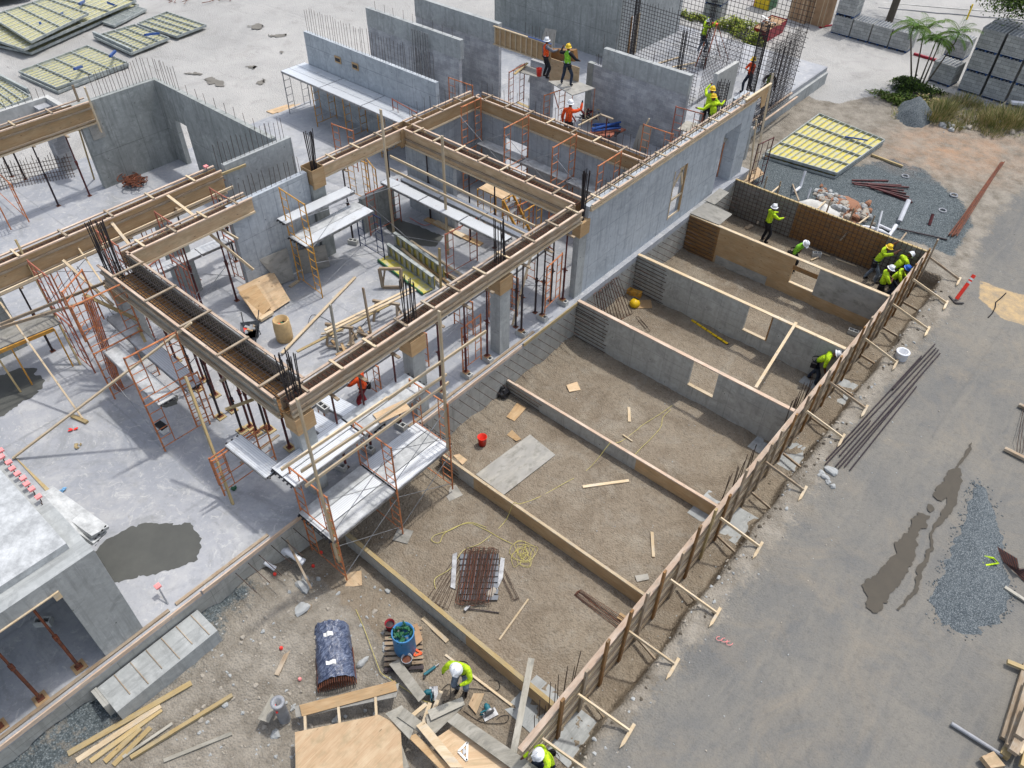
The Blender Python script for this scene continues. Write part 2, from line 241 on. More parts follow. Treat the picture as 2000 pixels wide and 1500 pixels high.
# ---------------- mesh building ----------------
COL = sc.collection
class MB:
    def __init__(s): s.v = []; s.f = []; s.uv = []; s.mi = []
    def face(s, pts, uvs=None, mi=0):
        i = len(s.v); s.v += [tuple(p) for p in pts]; s.f.append(tuple(range(i, i+len(pts)))); s.uv += uvs or [(0, 0)]*len(pts); s.mi.append(mi); return s
    def grid8(s, P, mi=0, world=False, lens=None):
        # P: 8 corners: bottom 0-3, top 4-7
        if not world:
            r1, r2 = RNG.random()*50, RNG.random()*50
            L, W, T = lens
            fs = [((0,3,2,1), 'xy'), ((4,5,6,7), 'xy'), ((0,1,5,4), 'xz'), ((2,3,7,6), 'xz'), ((1,2,6,5), 'yz'), ((3,0,4,7), 'yz')]
            loc = [(0,0,0),(L,0,0),(L,W,0),(0,W,0),(0,0,T),(L,0,T),(L,W,T),(0,W,T)]
            for q, k in fs:
                if k == 'xy': uv = [(loc[i][0]+r1, loc[i][1]+r2) for i in q]
                elif k == 'xz': uv = [(loc[i][0]+r1, loc[i][2]+r2+.3) for i in q]
                else: uv = [(loc[i][2]*.3+r1, loc[i][1]+r2) for i in q]
                s.face([P[i] for i in q], uv, mi)
        else:
            for q in ((0,3,2,1), (4,5,6,7), (0,1,5,4), (2,3,7,6), (1,2,6,5), (3,0,4,7)):
                pts = [Vector(P[i]) for i in q]; n = (pts[1]-pts[0]).cross(pts[2]-pts[0]); n.normalize()
                if abs(n.z) > .7: uv = [(p.x, p.y) for p in pts]
                elif abs(n.x) > abs(n.y): uv = [(p.y, p.z) for p in pts]
                else: uv = [(p.x+.37, p.z) for p in pts]
                s.face(pts, uv, mi)
        return s
    def box(s, x0, y0, z0, x1, y1, z1, mi=0):      # world metre uv (walls)
        P = [(x0,y0,z0),(x1,y0,z0),(x1,y1,z0),(x0,y1,z0),(x0,y0,z1),(x1,y0,z1),(x1,y1,z1),(x0,y1,z1)]
        return s.grid8(P, mi, True)
    def bar(s, p, q, w=.09, h=.04, roll=0, mi=0, up=None):   # board from p to q; w sideways, h in the up direction
        p, q = Vector(p), Vector(q); d = q-p; L = d.length
        if L < 1e-5: return s
        d.normalize(); u = Vector(up) if up is not None else (Vector((0, 0, 1)) if abs(d.z) < .97 else Vector((0, 1, 0)))
        sd = d.cross(u).normalized(); u = sd.cross(d)
        if roll:
            sd2 = sd*math.cos(roll)+u*math.sin(roll); u = -sd*math.sin(roll)+u*math.cos(roll); sd = sd2
        a, b = -sd*(w/2), u*(h/2)
        P = [p+(-a)-b, q+(-a)-b, q+a-b, p+a-b, p-a+b, q-a+b, q+a+b, p+a+b]
        return s.grid8(P, mi, False, (L, w, h))
    def tube(s, p, q, r=.024, n=6, r2=None, mi=0, cap=True):
        p, q = Vector(p), Vector(q); d = (q-p); L = d.length; d.normalize(); r2 = r if r2 is None else r2
        u = Vector((0, 0, 1)) if abs(d.z) < .9 else Vector((1, 0, 0)); a = d.cross(u).normalized(); b = d.cross(a)
        A = [p+(a*math.cos(k*2*math.pi/n)+b*math.sin(k*2*math.pi/n))*r for k in range(n)]
        B = [q+(a*math.cos(k*2*math.pi/n)+b*math.sin(k*2*math.pi/n))*r2 for k in range(n)]
        for k in range(n):
            j = (k+1) % n; s.face([A[j], A[k], B[k], B[j]], [(0, j/n), (0, k/n), (L, k/n), (L, j/n)], mi)
        if cap: s.face(A, None, mi); s.face(B[::-1], None, mi)
        return s
    def path(s, pts, r=.01, n=5, mi=0):
        pts = [Vector(p) for p in pts]; rings = []
        for i, p in enumerate(pts):
            d = (pts[min(i+1, len(pts)-1)]-pts[max(i-1, 0)]).normalized(); u = Vector((0, 0, 1)) if abs(d.z) < .9 else Vector((1, 0, 0))
            a = d.cross(u).normalized(); b = d.cross(a); rings.append([p+(a*math.cos(k*2*math.pi/n)+b*math.sin(k*2*math.pi/n))*r for k in range(n)])
        for A, B in zip(rings, rings[1:]):
            for k in range(n):
                j = (k+1) % n; s.face([A[j], A[k], B[k], B[j]], None, mi)
        return s
    def prism(s, poly, z0, z1, mi=0, world=True):
        n = len(poly); top = [(x, y, z1) for x, y in poly]; bot = [(x, y, z0) for x, y in poly]
        s.face(top, [(x, y) for x, y in poly], mi); s.face(bot[::-1], [(x, y) for x, y in poly[::-1]], mi)
        for i in range(n):
            j = (i+1) % n; a, b = Vector(bot[i]), Vector(bot[j]); L = (b-a).length
            s.face([bot[i], bot[j], top[j], top[i]], [(0, z0), (L, z0), (L, z1), (0, z1)], mi)
        return s
    def lathe(s, c, prof, n=20, mi=0, axis=(0, 0, 1)):   # prof: (radius, height) list from c along axis
        c = Vector(c); ax = Vector(axis).normalized(); u = Vector((1, 0, 0)) if abs(ax.x) < .9 else Vector((0, 1, 0)); a = ax.cross(u).normalized(); b = ax.cross(a)
        R = [[c+ax*h+(a*math.cos(k*2*math.pi/n)+b*math.sin(k*2*math.pi/n))*r for k in range(n)] for r, h in prof]
        for A, B in zip(R, R[1:]):
            for k in range(n):
                j = (k+1) % n; s.face([A[j], A[k], B[k], B[j]], None, mi)
        return s
    def build(s, name, mat, parent=None, label=None, cat=None, group=None, kind=None, weld=False, smooth=False, recenter=True):
        me = bpy.data.meshes.new(name); V = np.array(s.v, dtype=float)
        off = Vector((0, 0, 0))
        if parent is not None: off = parent['_loc'] if '_loc' in parent else (0, 0, 0); off = Vector(off)
        elif recenter and len(V):
            mn, mx = V.min(0), V.max(0); off = Vector(((mn[0]+mx[0])/2, (mn[1]+mx[1])/2, mn[2]))
        if recenter: me.from_pydata([(v[0]-off.x, v[1]-off.y, v[2]-off.z) for v in s.v], [], s.f)
        else: me.from_pydata(s.v, [], s.f)
        ul = me.uv_layers.new(name='UVMap'); ul.data.foreach_set('uv', [c for u in s.uv for c in u])
        for mm in (mat if isinstance(mat, (list, tuple)) else [mat]): me.materials.append(MATS[mm])
        if isinstance(mat, (list, tuple)): me.polygons.foreach_set('material_index', s.mi)
        if weld:
            bm = bmesh.new(); bm.from_mesh(me); bmesh.ops.remove_doubles(bm, verts=bm.verts, dist=1e-4); bm.to_mesh(me); bm.free()
        if smooth: me.polygons.foreach_set('use_smooth', [True]*len(me.polygons))
        me.update(); o = bpy.data.objects.new(name, me); COL.objects.link(o)
        if recenter and parent is None: o.location = off
        if recenter: o['_loc'] = tuple(off)
        if parent is not None: o.parent = parent
        return tag(o, label, cat, group, kind)
def tag(o, label=None, cat=None, group=None, kind=None):
    for k, v in (('label', label), ('category', cat), ('group', group), ('kind', kind)):
        if v: o[k] = v
    if label and cat and not kind: o['kind'] = 'thing'
    return o
def thing(name, loc, label, cat, group=None):
    o = bpy.data.objects.new(name, None); COL.objects.link(o); o.location = loc; o.empty_display_size = .2; o['_loc'] = tuple(loc)
    return tag(o, label, cat, group)
def clone(root, delta, label=None, group=None, rotz=0):
    r = root.copy(); COL.objects.link(r); r.location = Vector(root.location)+Vector(delta); r['_loc'] = tuple(r.location)
    if rotz: r.rotation_euler = (0, 0, rotz)
    if label: r['label'] = label
    if group: r['group'] = group
    for ch in list(root.children):
        c = ch.copy(); COL.objects.link(c); c.parent = r
        for gc in ch.children:
            d = gc.copy(); COL.objects.link(d); d.parent = c
    return r
def board(p, q, w, h, mat, label, group=None, name='timber_board', cat='board', up=None, roll=0):
    return MB().bar(p, q, w, h, roll, 0, up).build(name, mat, None, label, cat, group)
ORD = ['first','second','third','fourth','fifth','sixth','seventh','eighth','ninth','tenth','eleventh','twelfth','thirteenth','fourteenth','fifteenth','sixteenth','seventeenth','eighteenth','nineteenth','twentieth','twenty-first','twenty-second','twenty-third','twenty-fourth','twenty-fifth','twenty-sixth','twenty-seventh','twenty-eighth','twenty-ninth','thirtieth']
SL = 1.73   # floor slab level
TP = 5.45   # top of the storey
def vz(b, px, py):   # height on the vertical through b that is seen at the picture point
    d = ray(px, py); dx, dy = d.x, d.y; bx, by = b.x-CAM.x, b.y-CAM.y; t = (bx*dx+by*dy)/(dx*dx+dy*dy); return CAM.z+d.z*t
# ---------------- ground ----------------
def sm(a, b, x): t = np.clip((x-a)/(b-a), 0, 1); return t*t*(3-2*t)
def inpoly(X, Y, poly):
    r = np.zeros(X.shape, bool); n = len(poly); j = n-1
    for i in range(n):
        xi, yi = poly[i]; xj, yj = poly[j]
        with np.errstate(divide='ignore', invalid='ignore'):
            r ^= ((yi > Y) != (yj > Y)) & (X < (xj-xi)*(Y-yi)/(yj-yi)+xi)
        j = i
    return r
def sdist(X, Y, poly):
    d = np.full(X.shape, 1e9); n = len(poly)
    for i in range(n):
        ax, ay = poly[i]; bx, by = poly[(i+1) % n]; dx, dy = bx-ax, by-ay
        t = np.clip(((X-ax)*dx+(Y-ay)*dy)/(dx*dx+dy*dy+1e-9), 0, 1); d = np.minimum(d, np.hypot(X-ax-t*dx, Y-ay-t*dy))
    return np.where(inpoly(X, Y, poly), d, -d)
def mask(X, Y, poly, soft): return np.clip(sdist(X, Y, poly)/(2*soft)+.5, 0, 1)
def fbm(X, Y, s, seed=0):
    r = np.zeros(X.shape); rg = np.random.RandomState(seed)
    for k in range(7):
        a, b, ph = rg.uniform(-1, 1), rg.uniform(-1, 1), rg.uniform(0, 6.3); nn = math.hypot(a, b)+1e-6; f = s*(1.5**k)/nn
        r += np.sin(X*a*f+Y*b*f+ph+2*np.sin(X*b*f*.6-Y*a*f*.5))/(1.35**k)
    return r/3
def zground(X, Y):
    X = np.asarray(X, float); Y = np.asarray(Y, float)
    base = .8 + (sm(-15, -33, X) if False else sm(0, 1, (-X-15)/18.))*.65
    edge = -3.12+.12*fbm(X, Y, 2.2, 3)
    pit = sm(edge+.16, edge-.16, X)*sm(31.35, 31.15, Y)*sm(-13.6, -13.5, X)
    z = base*(1-pit)
    rise = sm(6.6, 4.0, Y)*sm(-8.6, -12.2, X)*.72+sm(2., -6, Y)*sm(-3, -9, X)*.35
    z = np.where(pit > .5, np.maximum(z, rise*pit), z)
    rough = .03*fbm(X, Y, 3.1, 5)+.02*fbm(X, Y, 9, 8)+.012*fbm(X, Y, 19, 4)
    rough = rough+pit*(.16*np.exp(-np.abs(X+12.7)/.3)*(fbm(X, Y, 2.3, 12)+.7)+.07*np.exp(-np.abs(X+4.15)/.22)*(fbm(X, Y, 3.3, 13)+.7))
    for yw in (19.1, 23.1, 27.1, 31.0): rough = rough+pit*.06*np.exp(-np.abs(Y-yw)/.16)*(fbm(X, Y, 3.7, 14)+.6)
    flat = np.clip(sm(-2.2, -1.2, X)+sm(44, 47, Y)*sm(-30, -20, X), 0, 1)
    z = z+rough*(1-.75*flat)
    # shoulder heaps of loose soil along the trench edge
    sh = np.exp(-((X+2.75)/.25)**2)*sm(31, 30.5, Y)*.10*(fbm(X, Y, 1.7, 9)+.6)
    return z+np.clip(sh, -.05, .2)
P2 = lambda pts, z: [tuple(g(x, y, z)[:2]) for x, y in pts]
RD = .8
asph_poly = P2([(1130,1500),(1235,1412),(1325,1290),(1420,1180),(1560,1000),(1650,860),(1760,720),(1870,590),(1905,500),(1960,400),(2060,330),(2300,700),(2300,1600),(1700,1900),(1000,1700)], RD)
yard_poly = P2([(1540,165),(1590,195),(1640,202),(1690,190),(1745,182),(1800,170),(1850,180),(1920,205),(2100,262),(2400,180),(2000,-300),(1200,-260),(1180,60),(1340,130)], RD)
yardL = [(-100, -60), (-36.6, -60), (-36.6, 12.5), (-33.7, 12.5), (-33.7, 46), (-28, 62), (-30, 140), (-180, 140), (-180, -60)]
grav_poly = P2([(1475,330),(1500,290),(1560,330),(1640,330),(1745,310),(1800,330),(1880,395),(1900,440),(1860,500),(1800,478),(1700,450),(1560,410),(1470,378)], RD)
grav2 = [(-20, 5.2), (-20, -8), (-11.3, -8), (-11.4, 2.2), (-12.2, 4.5)]
clay_poly = P2([(1770,265),(1850,255),(1990,290),(1940,340),(1850,330),(1760,310)], RD)
def lins(a, b, s): return np.arange(a, b, s)
xs = np.unique(np.round(np.concatenate([lins(-180, -70, 6), lins(-70, -34, .8), lins(-34, -14, .6), lins(-14, -4, .16), lins(-4, -2, .06), lins(-2, 8, .2), lins(8, 60, 3)]), 4))
ys = np.unique(np.round(np.concatenate([lins(-60, -6, 3), lins(-6, 30.6, .17), lins(30.6, 31.6, .08), lins(31.6, 60, .25), lins(60, 160, 4)]), 4))
GX, GY = np.meshgrid(xs, ys); GZ = zground(GX, GY)
me = bpy.data.meshes.new('ground'); nx, ny = len(xs), len(ys)
co = np.stack([GX.ravel(), GY.ravel(), GZ.ravel()], 1)
idx = np.arange(nx*ny).reshape(ny, nx); q = np.stack([idx[:-1, :-1], idx[:-1, 1:], idx[1:, 1:], idx[1:, :-1]], -1).reshape(-1, 4)
me.vertices.add(nx*ny); me.vertices.foreach_set('co', co.ravel()); me.loops.add(q.size); me.loops.foreach_set('vertex_index', q.ravel().astype(np.int32))
me.polygons.add(len(q)); me.polygons.foreach_set('loop_start', (np.arange(len(q))*4).astype(np.int32)); me.polygons.foreach_set('use_smooth', np.ones(len(q), bool)); me.update(calc_edges=True)
def att(name, arr):
    a = me.attributes.new(name, 'FLOAT', 'POINT'); a.data.foreach_set('value', arr.ravel().astype(np.float32))
A = mask(GX, GY, asph_poly, .95); att('asphalt', A)
att('yard', np.maximum(mask(GX, GY, yard_poly, .35), mask(GX, GY, yardL, 1.0)))
att('gravel', np.maximum(mask(GX, GY, grav_poly, .5), mask(GX, GY, grav2, .8)*.62))
att('clay', mask(GX, GY, clay_poly, 2.)); att('paint', mask(GX, GY, P2([(1915,548),(1960,566),(2100,600),(2100,670),(1960,622),(1912,582)], RD), .18))
shp = np.maximum(np.clip(sm(-3.3, -2.8, GX)*(1-.35*sm(-2.4, -.6, GX))*(1-sm(31, 36, GY))+sm(31.1, 31.6, GY)*sm(-16, -14, GX), 0, 1), sm(6.4, 5.0, GY)*sm(-4, -8, GX)*.9); att('shoulder', shp)
me.materials.append(MATS['ground']); gr = bpy.data.objects.new('ground', me); COL.objects.link(gr); tag(gr, kind='structure')
def zg(x, y): return float(zground(np.array([x]), np.array([y]))[0])
# ---------------- floor slab and its edge ----------------
slab = [(-36.4, -14), (-12.68, -14), (-12.68, 32.4), (-15.1, 32.4), (-15.1, 46.5), (-33.6, 46.5), (-33.6, 12.6), (-36.4, 12.6)]
MB().prism(slab, 1.48, SL).build('floor_slab', 'slab', None, kind='structure', recenter=False)
rw = thing('retaining_wall', (-12.8, 10, 0), 'grey concrete wall under the slab edge facing the dirt pit, bars sticking out of it', 'wall')
b = MB(); b.box(-12.95, -14, -.1, -12.70, 32.35, 1.478); b.build('wall', 'conc_pit', rw)
for k in range(72):
    y = 4.0+k*.375
    if y > 30.6: break
    if k % 2: y += .03
    b = MB().tube((-12.72, y, 1.38), (-11.78+RNG.uniform(-.12, .05), y+.02, 1.33), .011, 5); b.build('rebar', 'rebar', rw)
b = MB(); b.box(-14.95, 32.42, .5, -15.12, 46.4, 1.478)
b.build('slab_edge_wall', 'conc_plain', None, 'grey edge wall under the far slab side near the yellow form panel', 'wall')
# edge form boards laid along the slab edge
for i, (y0, y1, mt) in enumerate(((-3.2, 3.0, 'pine_pink'), (3.05, 9.0, 'pine_pink'), (9.1, 15.8, 'pine_pink'), (15.9, 19.0, 'pine_yellow'))):
    MB().bar((-12.655, y0, 1.66), (-12.655, y1, 1.66), .04, .14).build('edge_board', mt, None, ['pinkish edge board beside the concrete landing at lower left', 'pinkish edge board under the metal scaffold platform', 'long pinkish edge board on the slab edge below the three block-footed shores', 'short yellow edge board on the slab edge next to the big grey wall'][i], 'board')
for i, (y0, y1) in enumerate(((-2.5, 2.2), (2.4, 5.2), (10.5, 16.6))):
    MB().bar((-12.80, y0, SL+.03), (-12.78, y1, SL+.03), .09, .045).build('edge_plate', 'pine_old', None, ['weathered top plate on the slab edge beside the covered room', 'weathered top plate on the slab edge above the white pipes', 'weathered top plate on the slab edge in front of the grey columns'][i], 'board')
# far edge formwork at the slab by the mesh wall
for i in range(2):
    MB().bar((-14.95+i*.35, 32.6, SL+.05-i*.12), (-15.0+i*.35, 41.6, SL+.05-i*.12), .10, .06).build('edge_plate', 'pine_pink', None, ['upper', 'lower'][i]+' pale timber along the far slab edge right of the bar mesh cage', 'board')
# landing (concrete box with strips) at lower left
ld_ = thing('concrete_landing', (-12.2, 1.3, .4), 'grey concrete landing box with divided top beside the slab edge at lower left', 'concrete box')
MB().box(-12.64, .02, .2, -11.75, 2.75, 1.22).build('body', 'conc_plain', ld_)
MB().box(-12.64, -.12, .2, -12.05, .015, 1.27).build('end_wall', 'conc_pit', ld_)
for k in range(6): MB().bar((-12.62, .45+k*.42, 1.235), (-11.9+(k % 2)*.1, .45+k*.42, 1.235), .02, .02).build('strip', 'pine_old', ld_)
# ---------------- concrete walls ----------------
def bars_on(parent, p, q, n, h, lean=0, mat='rebar', r=.010, jit=.03):
    p, q = Vector(p), Vector(q)
    for k in range(n):
        t = (k+.5)/n; a = p.lerp(q, t)+Vector((RNG.uniform(-jit, jit), RNG.uniform(-jit, jit), 0)); hh = h*RNG.uniform(.9, 1.05)
        MB().tube(a, a+Vector((RNG.uniform(-.03, .03), RNG.uniform(-.03, .03)+lean, hh)), r, 4).build('rebar', mat, parent)
def wall(name, boxes, mat, label, bars=()):
    bx = boxes[0]; t = thing(name, ((bx[0]+bx[3])/2, (bx[1]+bx[4])/2, bx[2]), label, 'wall')
    b = MB()
    for x in boxes: b.box(*x)
    b.build('wall', mat, t)
    for a in bars: bars_on(t, *a)
    return t
T = .2
# big facade wall with tall window opening
W0 = gx(1300, 440, -12.9).y; W1 = gx(1325, 420, -12.9).y
w1 = wall('concrete_wall', [(-13.12, 19.55, SL, -12.9, W0, TP-.05), (-13.12, W1, SL, -12.9, 29.3, TP-.05), (-13.12, W0, SL, -12.9, W1, 2.15), (-13.12, W0, 4.35, -12.9, W1, TP-.05), (-13.12, 29.3, 4.5, -12.9, 30.8, TP-.05), (-13.55, 30.8, SL, -12.9, 31.9, TP-.05)], 'conc_wall', 'long tall blue-grey wall with a narrow framed window opening above the dirt pit', [((-13.0, 19.9, TP-.1), (-13.0, 31.2, TP-.1), 40, .62)])
fr = thing('window_surround', (-12.95, (W0+W1)/2, 2.15), 'tall narrow timber frame with diagonal brace in the opening of the big wall', 'window frame')
MB().bar((-12.93, W0+.04, 2.15), (-12.93, W0+.04, 4.35), .09, .05, up=(0, 1, 0)).build('jamb', 'pine', fr)
MB().bar((-12.93, W1-.04, 2.15), (-12.93, W1-.04, 4.35), .09, .05, up=(0, 1, 0)).build('jamb', 'ply', fr)
MB().bar((-12.93, W0, 2.18), (-12.93, W1, 2.18), .05, .09).build('sill', 'pine', fr)
MB().bar((-12.93, W0, 3.0), (-12.93, W1, 3.0), .05, .09).build('rail', 'pine', fr)
MB().bar((-12.96, W0+.1, 3.5), (-12.96, W1-.15, 4.3), .05, .09).build('brace', 'pine', fr)
MB().bar((-12.96, W1-.08, 3.4), (-12.96, W1-.4, 4.3), .05, .09).build('brace', 'pine', fr)
# far side panel wall behind the working platform
wall('concrete_wall', [(-32.9, 23.25, SL, -23.9, 23.25+T, TP)], 'conc_panel', 'panelled blue-grey wall topped by a long comb of tall bars behind the metal platform', [((-32.8, 23.35, TP-.1), (-23.95, 23.35, TP-.1), 46, 1.25)])
for i, (px, py) in enumerate(((659, 117), (693, 130))):
    p = gy(px, py, 23.2); f = thing('box_out', (p.x, 23.22, p.z-.12), ['left', 'right'][i]+' small wooden block-out frame in the panelled wall', 'block-out')
    MB().box(p.x-.22, 23.21, p.z-.16, p.x+.22, 23.24, p.z+.16).build('frame', 'ply', f)
    MB().box(p.x-.17, 23.2, p.z-.08, p.x+.17, 23.208, p.z+.08).build('recess', 'black_plastic', f)
wall('block_wall', [(-33.2, 27.55, SL, -26.6, 27.75, 4.55)], 'cmu', 'grey block wall with plain bond beam on top, second row behind the panelled wall').name = 'block_wall'
wall('bond_beam', [(-33.2, 27.53, 4.552, -26.45, 27.77, TP+.02)], 'conc_plain', 'pale concrete bond beam lying on the second row block wall', [((-32.9, 27.65, TP), (-26.7, 27.65, TP), 9, .45)])
wall('block_wall', [(-32.4, 30.3, SL, -27.2, 30.5, 4.55), (-27.2, 30.3, SL, -26.4, 30.5, 4.55)], 'cmu', 'grey block wall carrying the left end of the wooden lintel box')
wall('bond_beam', [(-32.4, 30.27, 4.552, -26.4, 30.53, TP+.1)], 'conc_plain', 'pale concrete bond beam left of the wooden lintel box')
wall('block_wall', [(-24.3, 30.3, SL, -22.9, 30.5, 4.35)], 'cmu', 'short grey block pier under the right end of the wooden lintel box', [((-24.9, 30.4, 5.0), (-22.9, 30.4, 5.0), 9, .95)])
wall('block_wall', [(-21.3, 31.4, SL, -16.0, 31.6, 4.6)], 'cmu', 'grey block wall behind the blue tools, with a dark smudge in the middle')
wall('bond_beam', [(-20.75, 31.37, 4.602, -16.0, 31.63, TP+.05)], 'conc_plain', 'pale concrete bond beam on the block wall behind the blue tools', [((-21.25, 31.5, 4.6), (-20.85, 31.5, 4.6), 6, .5), ((-21.2, 31.5, TP-.1), (-17, 31.5, TP-.1), 6, .8)])
MB().box(-21.6, 31.38, SL, -21.25, 31.62, 4.62).build('concrete_column', 'conc_dark', None, 'dark grey square column right of the plywood sheet the worker faces', 'column')
qa, qb = g(1384, 216, SL), g(1429, 191, SL); wall('concrete_wall', [(qb.x-.2, qa.y, SL, qb.x, qb.y, (vz(qa, 1386, 142)+vz(qb, 1428, 119))/2)], 'conc_light', 'short pale wall panel between the two bar mesh cages', ())
wall('low_wall', [(-16.0, 33.0, SL, -13.3, 33.2, 3.35)], 'conc_plain', 'low grey wall behind the two yellow-shirted workers', [((-16.0, 33.1, 3.3), (-13.4, 33.1, 3.3), 16, .55)])
wall('tall_wall', [(-34, 38.6, SL, -24.6, 38.85, 9.2)], 'conc_dark', 'very tall dark grey wall at the top edge behind the workers', ())
wall('tall_wall', [(-24.82, 38.85, SL, -24.6, 39.7, 9.2), (-24.82, 40.6, SL, -24.6, 45.5, 9.2), (-24.82, 39.7, 4.0, -24.6, 40.6, 9.2)], 'conc_plain', 'tall grey side wall with a narrow doorway behind the bar mesh')
f = thing('doorway_surround', (-24.6, 40.1, SL), 'narrow brown timber frame in the doorway of the tall side wall', 'door frame')
MB().box(-24.7, 39.72, SL, -24.55, 39.84, 4.0).build('jamb', 'ply_dark', f); MB().box(-24.7, 40.46, SL, -24.55, 40.58, 4.0).build('jamb', 'pine', f)
# left room walls
wall('concrete_wall', [(-33.3, 11.7, SL, -33.05, 15.45, TP)], 'conc_dark', 'stained dark grey wall with a comb of bars on top, left of the coiled scrap', [((-33.2, 12.7, TP-.1), (-33.2, 15.4, TP-.1), 18, 1.1)])
wall('concrete_wall', [(-33.04, 15.3, SL, -32.3, 15.52, TP), (-32.3, 15.3, 3.9, -31.35, 15.52, TP), (-31.35, 15.3, SL, -24.9, 15.52, TP)], 'conc_dark', 'long grey wall with a narrow doorway slit meeting the stained wall at a corner', [((-33.0, 15.42, TP-.1), (-31.2, 15.42, TP-.1), 8, 1.1), ((-31, 15.42, TP-.1), (-25, 15.42, TP-.1), 9, .55)])
wall('concrete_wall', [(-24.65, 12.9, SL, -24.45, 15.9, TP)], 'conc_plain', 'grey wall topped by bars behind the pink flag', [((-24.55, 12.6, TP-.1), (-24.55, 15.8, TP-.1), 16, .95)])
wall('concrete_wall', [(-22.1, 11.3, SL, -21.88, 14.6, TP-.02)], 'conc_wall', 'grey wall left of the yellow scaffold in the middle room', [((-22, 11.6, TP-.1), (-22, 14.5, TP-.1), 14, .8)])
MB().box(-22.25, 14.62, SL, -21.75, 15.2, 4.9).build('concrete_column', 'conc_dark', None, 'grey column ending the middle room wall', 'column')
wall('low_wall', [(-25.1, 10.0, SL, -23.6, 10.35, 4.2)], 'conc_dark', 'rounded dark stub wall under the beam formwork left of the middle room')
wall('concrete_wall', [(-22.1, 16.9, SL, -21.9, 18.6, 3.3)], 'conc_dark', 'low dark wall stub below the metal planks near the blue frame')
wall('concrete_wall', [(-22.1, 19.6, SL, -21.88, 23.5, 4.8), (-21.9, 19.55, SL, -19.4, 19.75, 4.7)], 'conc_wall', 'blue-grey corner wall behind the crossing of the beam forms')
wall('concrete_wall', [(-21.88, 23.5, SL, -20.2, 23.7, 4.8), (-18.9, 23.5, SL, -13.2, 23.7, 4.8), (-20.2, 23.5, 4.1, -18.9, 23.7, 4.8)], 'conc_wall', 'blue-grey wall with an arched doorway behind the orange scaffold')
wall('block_wall', [(-36.2, 11.2, SL, -35.6, 11.8, 4.7)], 'cmu', 'grey block pier beside the rolled bar mesh at left')
wall('concrete_wall', [(-36.3, 8.3, 3.9, -36.1, 12.0, 4.9), (-36.1, 11.8, 3.9, -34.6, 12.0, 4.9)], 'conc_light', 'pale cornered wall top at the left edge above the wooden frame', [((-36.2, 9.5, 4.8), (-36.2, 12, 4.8), 9, .5)])
wall('low_wall', [(-25.6, 1.8, SL, -25.3, 4.6, 3.8)], 'conc_dark', 'dark grey low wall at the left edge behind the yellow plank bench')
# covered room at lower left
rm = thing('covered_room', (-15, 0, SL), 'covered concrete room with a bright metal deck roof at lower left', 'room')
MB().box(-13.05, .55, SL, -12.82, 1.52, TP-.75).build('side_wall', 'conc_plain', rm)
MB().box(-18.5, 1.3, SL, -13.06, 1.5, TP-.75).build('back_wall', 'conc_plain', rm)
MB().box(-18.5, -9, TP-.748, -12.82, 1.52, TP-.33).build('bond_beam', 'conc_plain', rm)
b = MB().box(-18.4, -9, TP-.325, -13.25, 1.2, TP-.14); b.build('roof_deck', 'alu_dirty', rm)
MB().box(-12.85, -9, TP-.78, -12.78, .55, TP-.752).build('fascia_board', 'pine', rm); MB().box(-13.0, .42, TP-1.0, -12.8, .56, TP-.75).build('corner_block', 'pine', rm)
# ---------------- columns ----------------
def column(name, x, y, wx, wy, z1, label, collar=None, nb=10, hb=1.3):
    t = thing(name, (x, y, SL), label, 'column')
    MB().box(x-wx/2, y-wy/2, SL, x+wx/2, y+wy/2, z1).build('shaft', 'conc_plain', t)
    if collar: 
        b = MB(); b.box(x-wx/2-.05, y-wy/2-.05, z1-.45, x+wx/2+.05, y+wy/2+.05, z1+.1); b.build('collar', 'ply', t)
    for k in range(nb):
        a = k/nb*2*math.pi; s = min(wx, wy)/2-.07; p = Vector((x+s*max(-1, min(1, 1.3*math.cos(a))), y+s*max(-1, min(1, 1.3*math.sin(a))), z1+.05))
        MB().tube(p, p+Vector((RNG.uniform(-.1, .1), RNG.uniform(-.08, .12), hb+TP-z1+RNG.uniform(-.1, .1))), .016, 5).build('rebar', 'rebar_dark', t)
    return t
column('concrete_column', -13.1, 7.15, .42, .5, 4.75, 'front corner column with plywood collar and a tuft of bars, beside the metal scaffold platform', True, 12)
column('concrete_column', -13.1, 11.25, .42, .5, 4.75, 'front column with a split orange plywood collar, second from the near corner', True)
column('concrete_column', -13.1, 15.15, .42, .5, 4.75, 'front column with plywood collar standing among the block-footed shores', True)
column('concrete_column', -13.0, 19.32, .24, .46, 4.85, 'front column joined to the left end of the big wall, darkest bar tuft', True, 12)
column('concrete_column', -22.0, 7.1, .6, .5, 4.6, 'rear corner column with a dark bar tuft where the open cage beam starts', True, 14)
column('concrete_column', -21.95, 15.0, .3, .3, 5.0, 'slim rear column with a tall bar tuft by the middle room wall', None, 12)
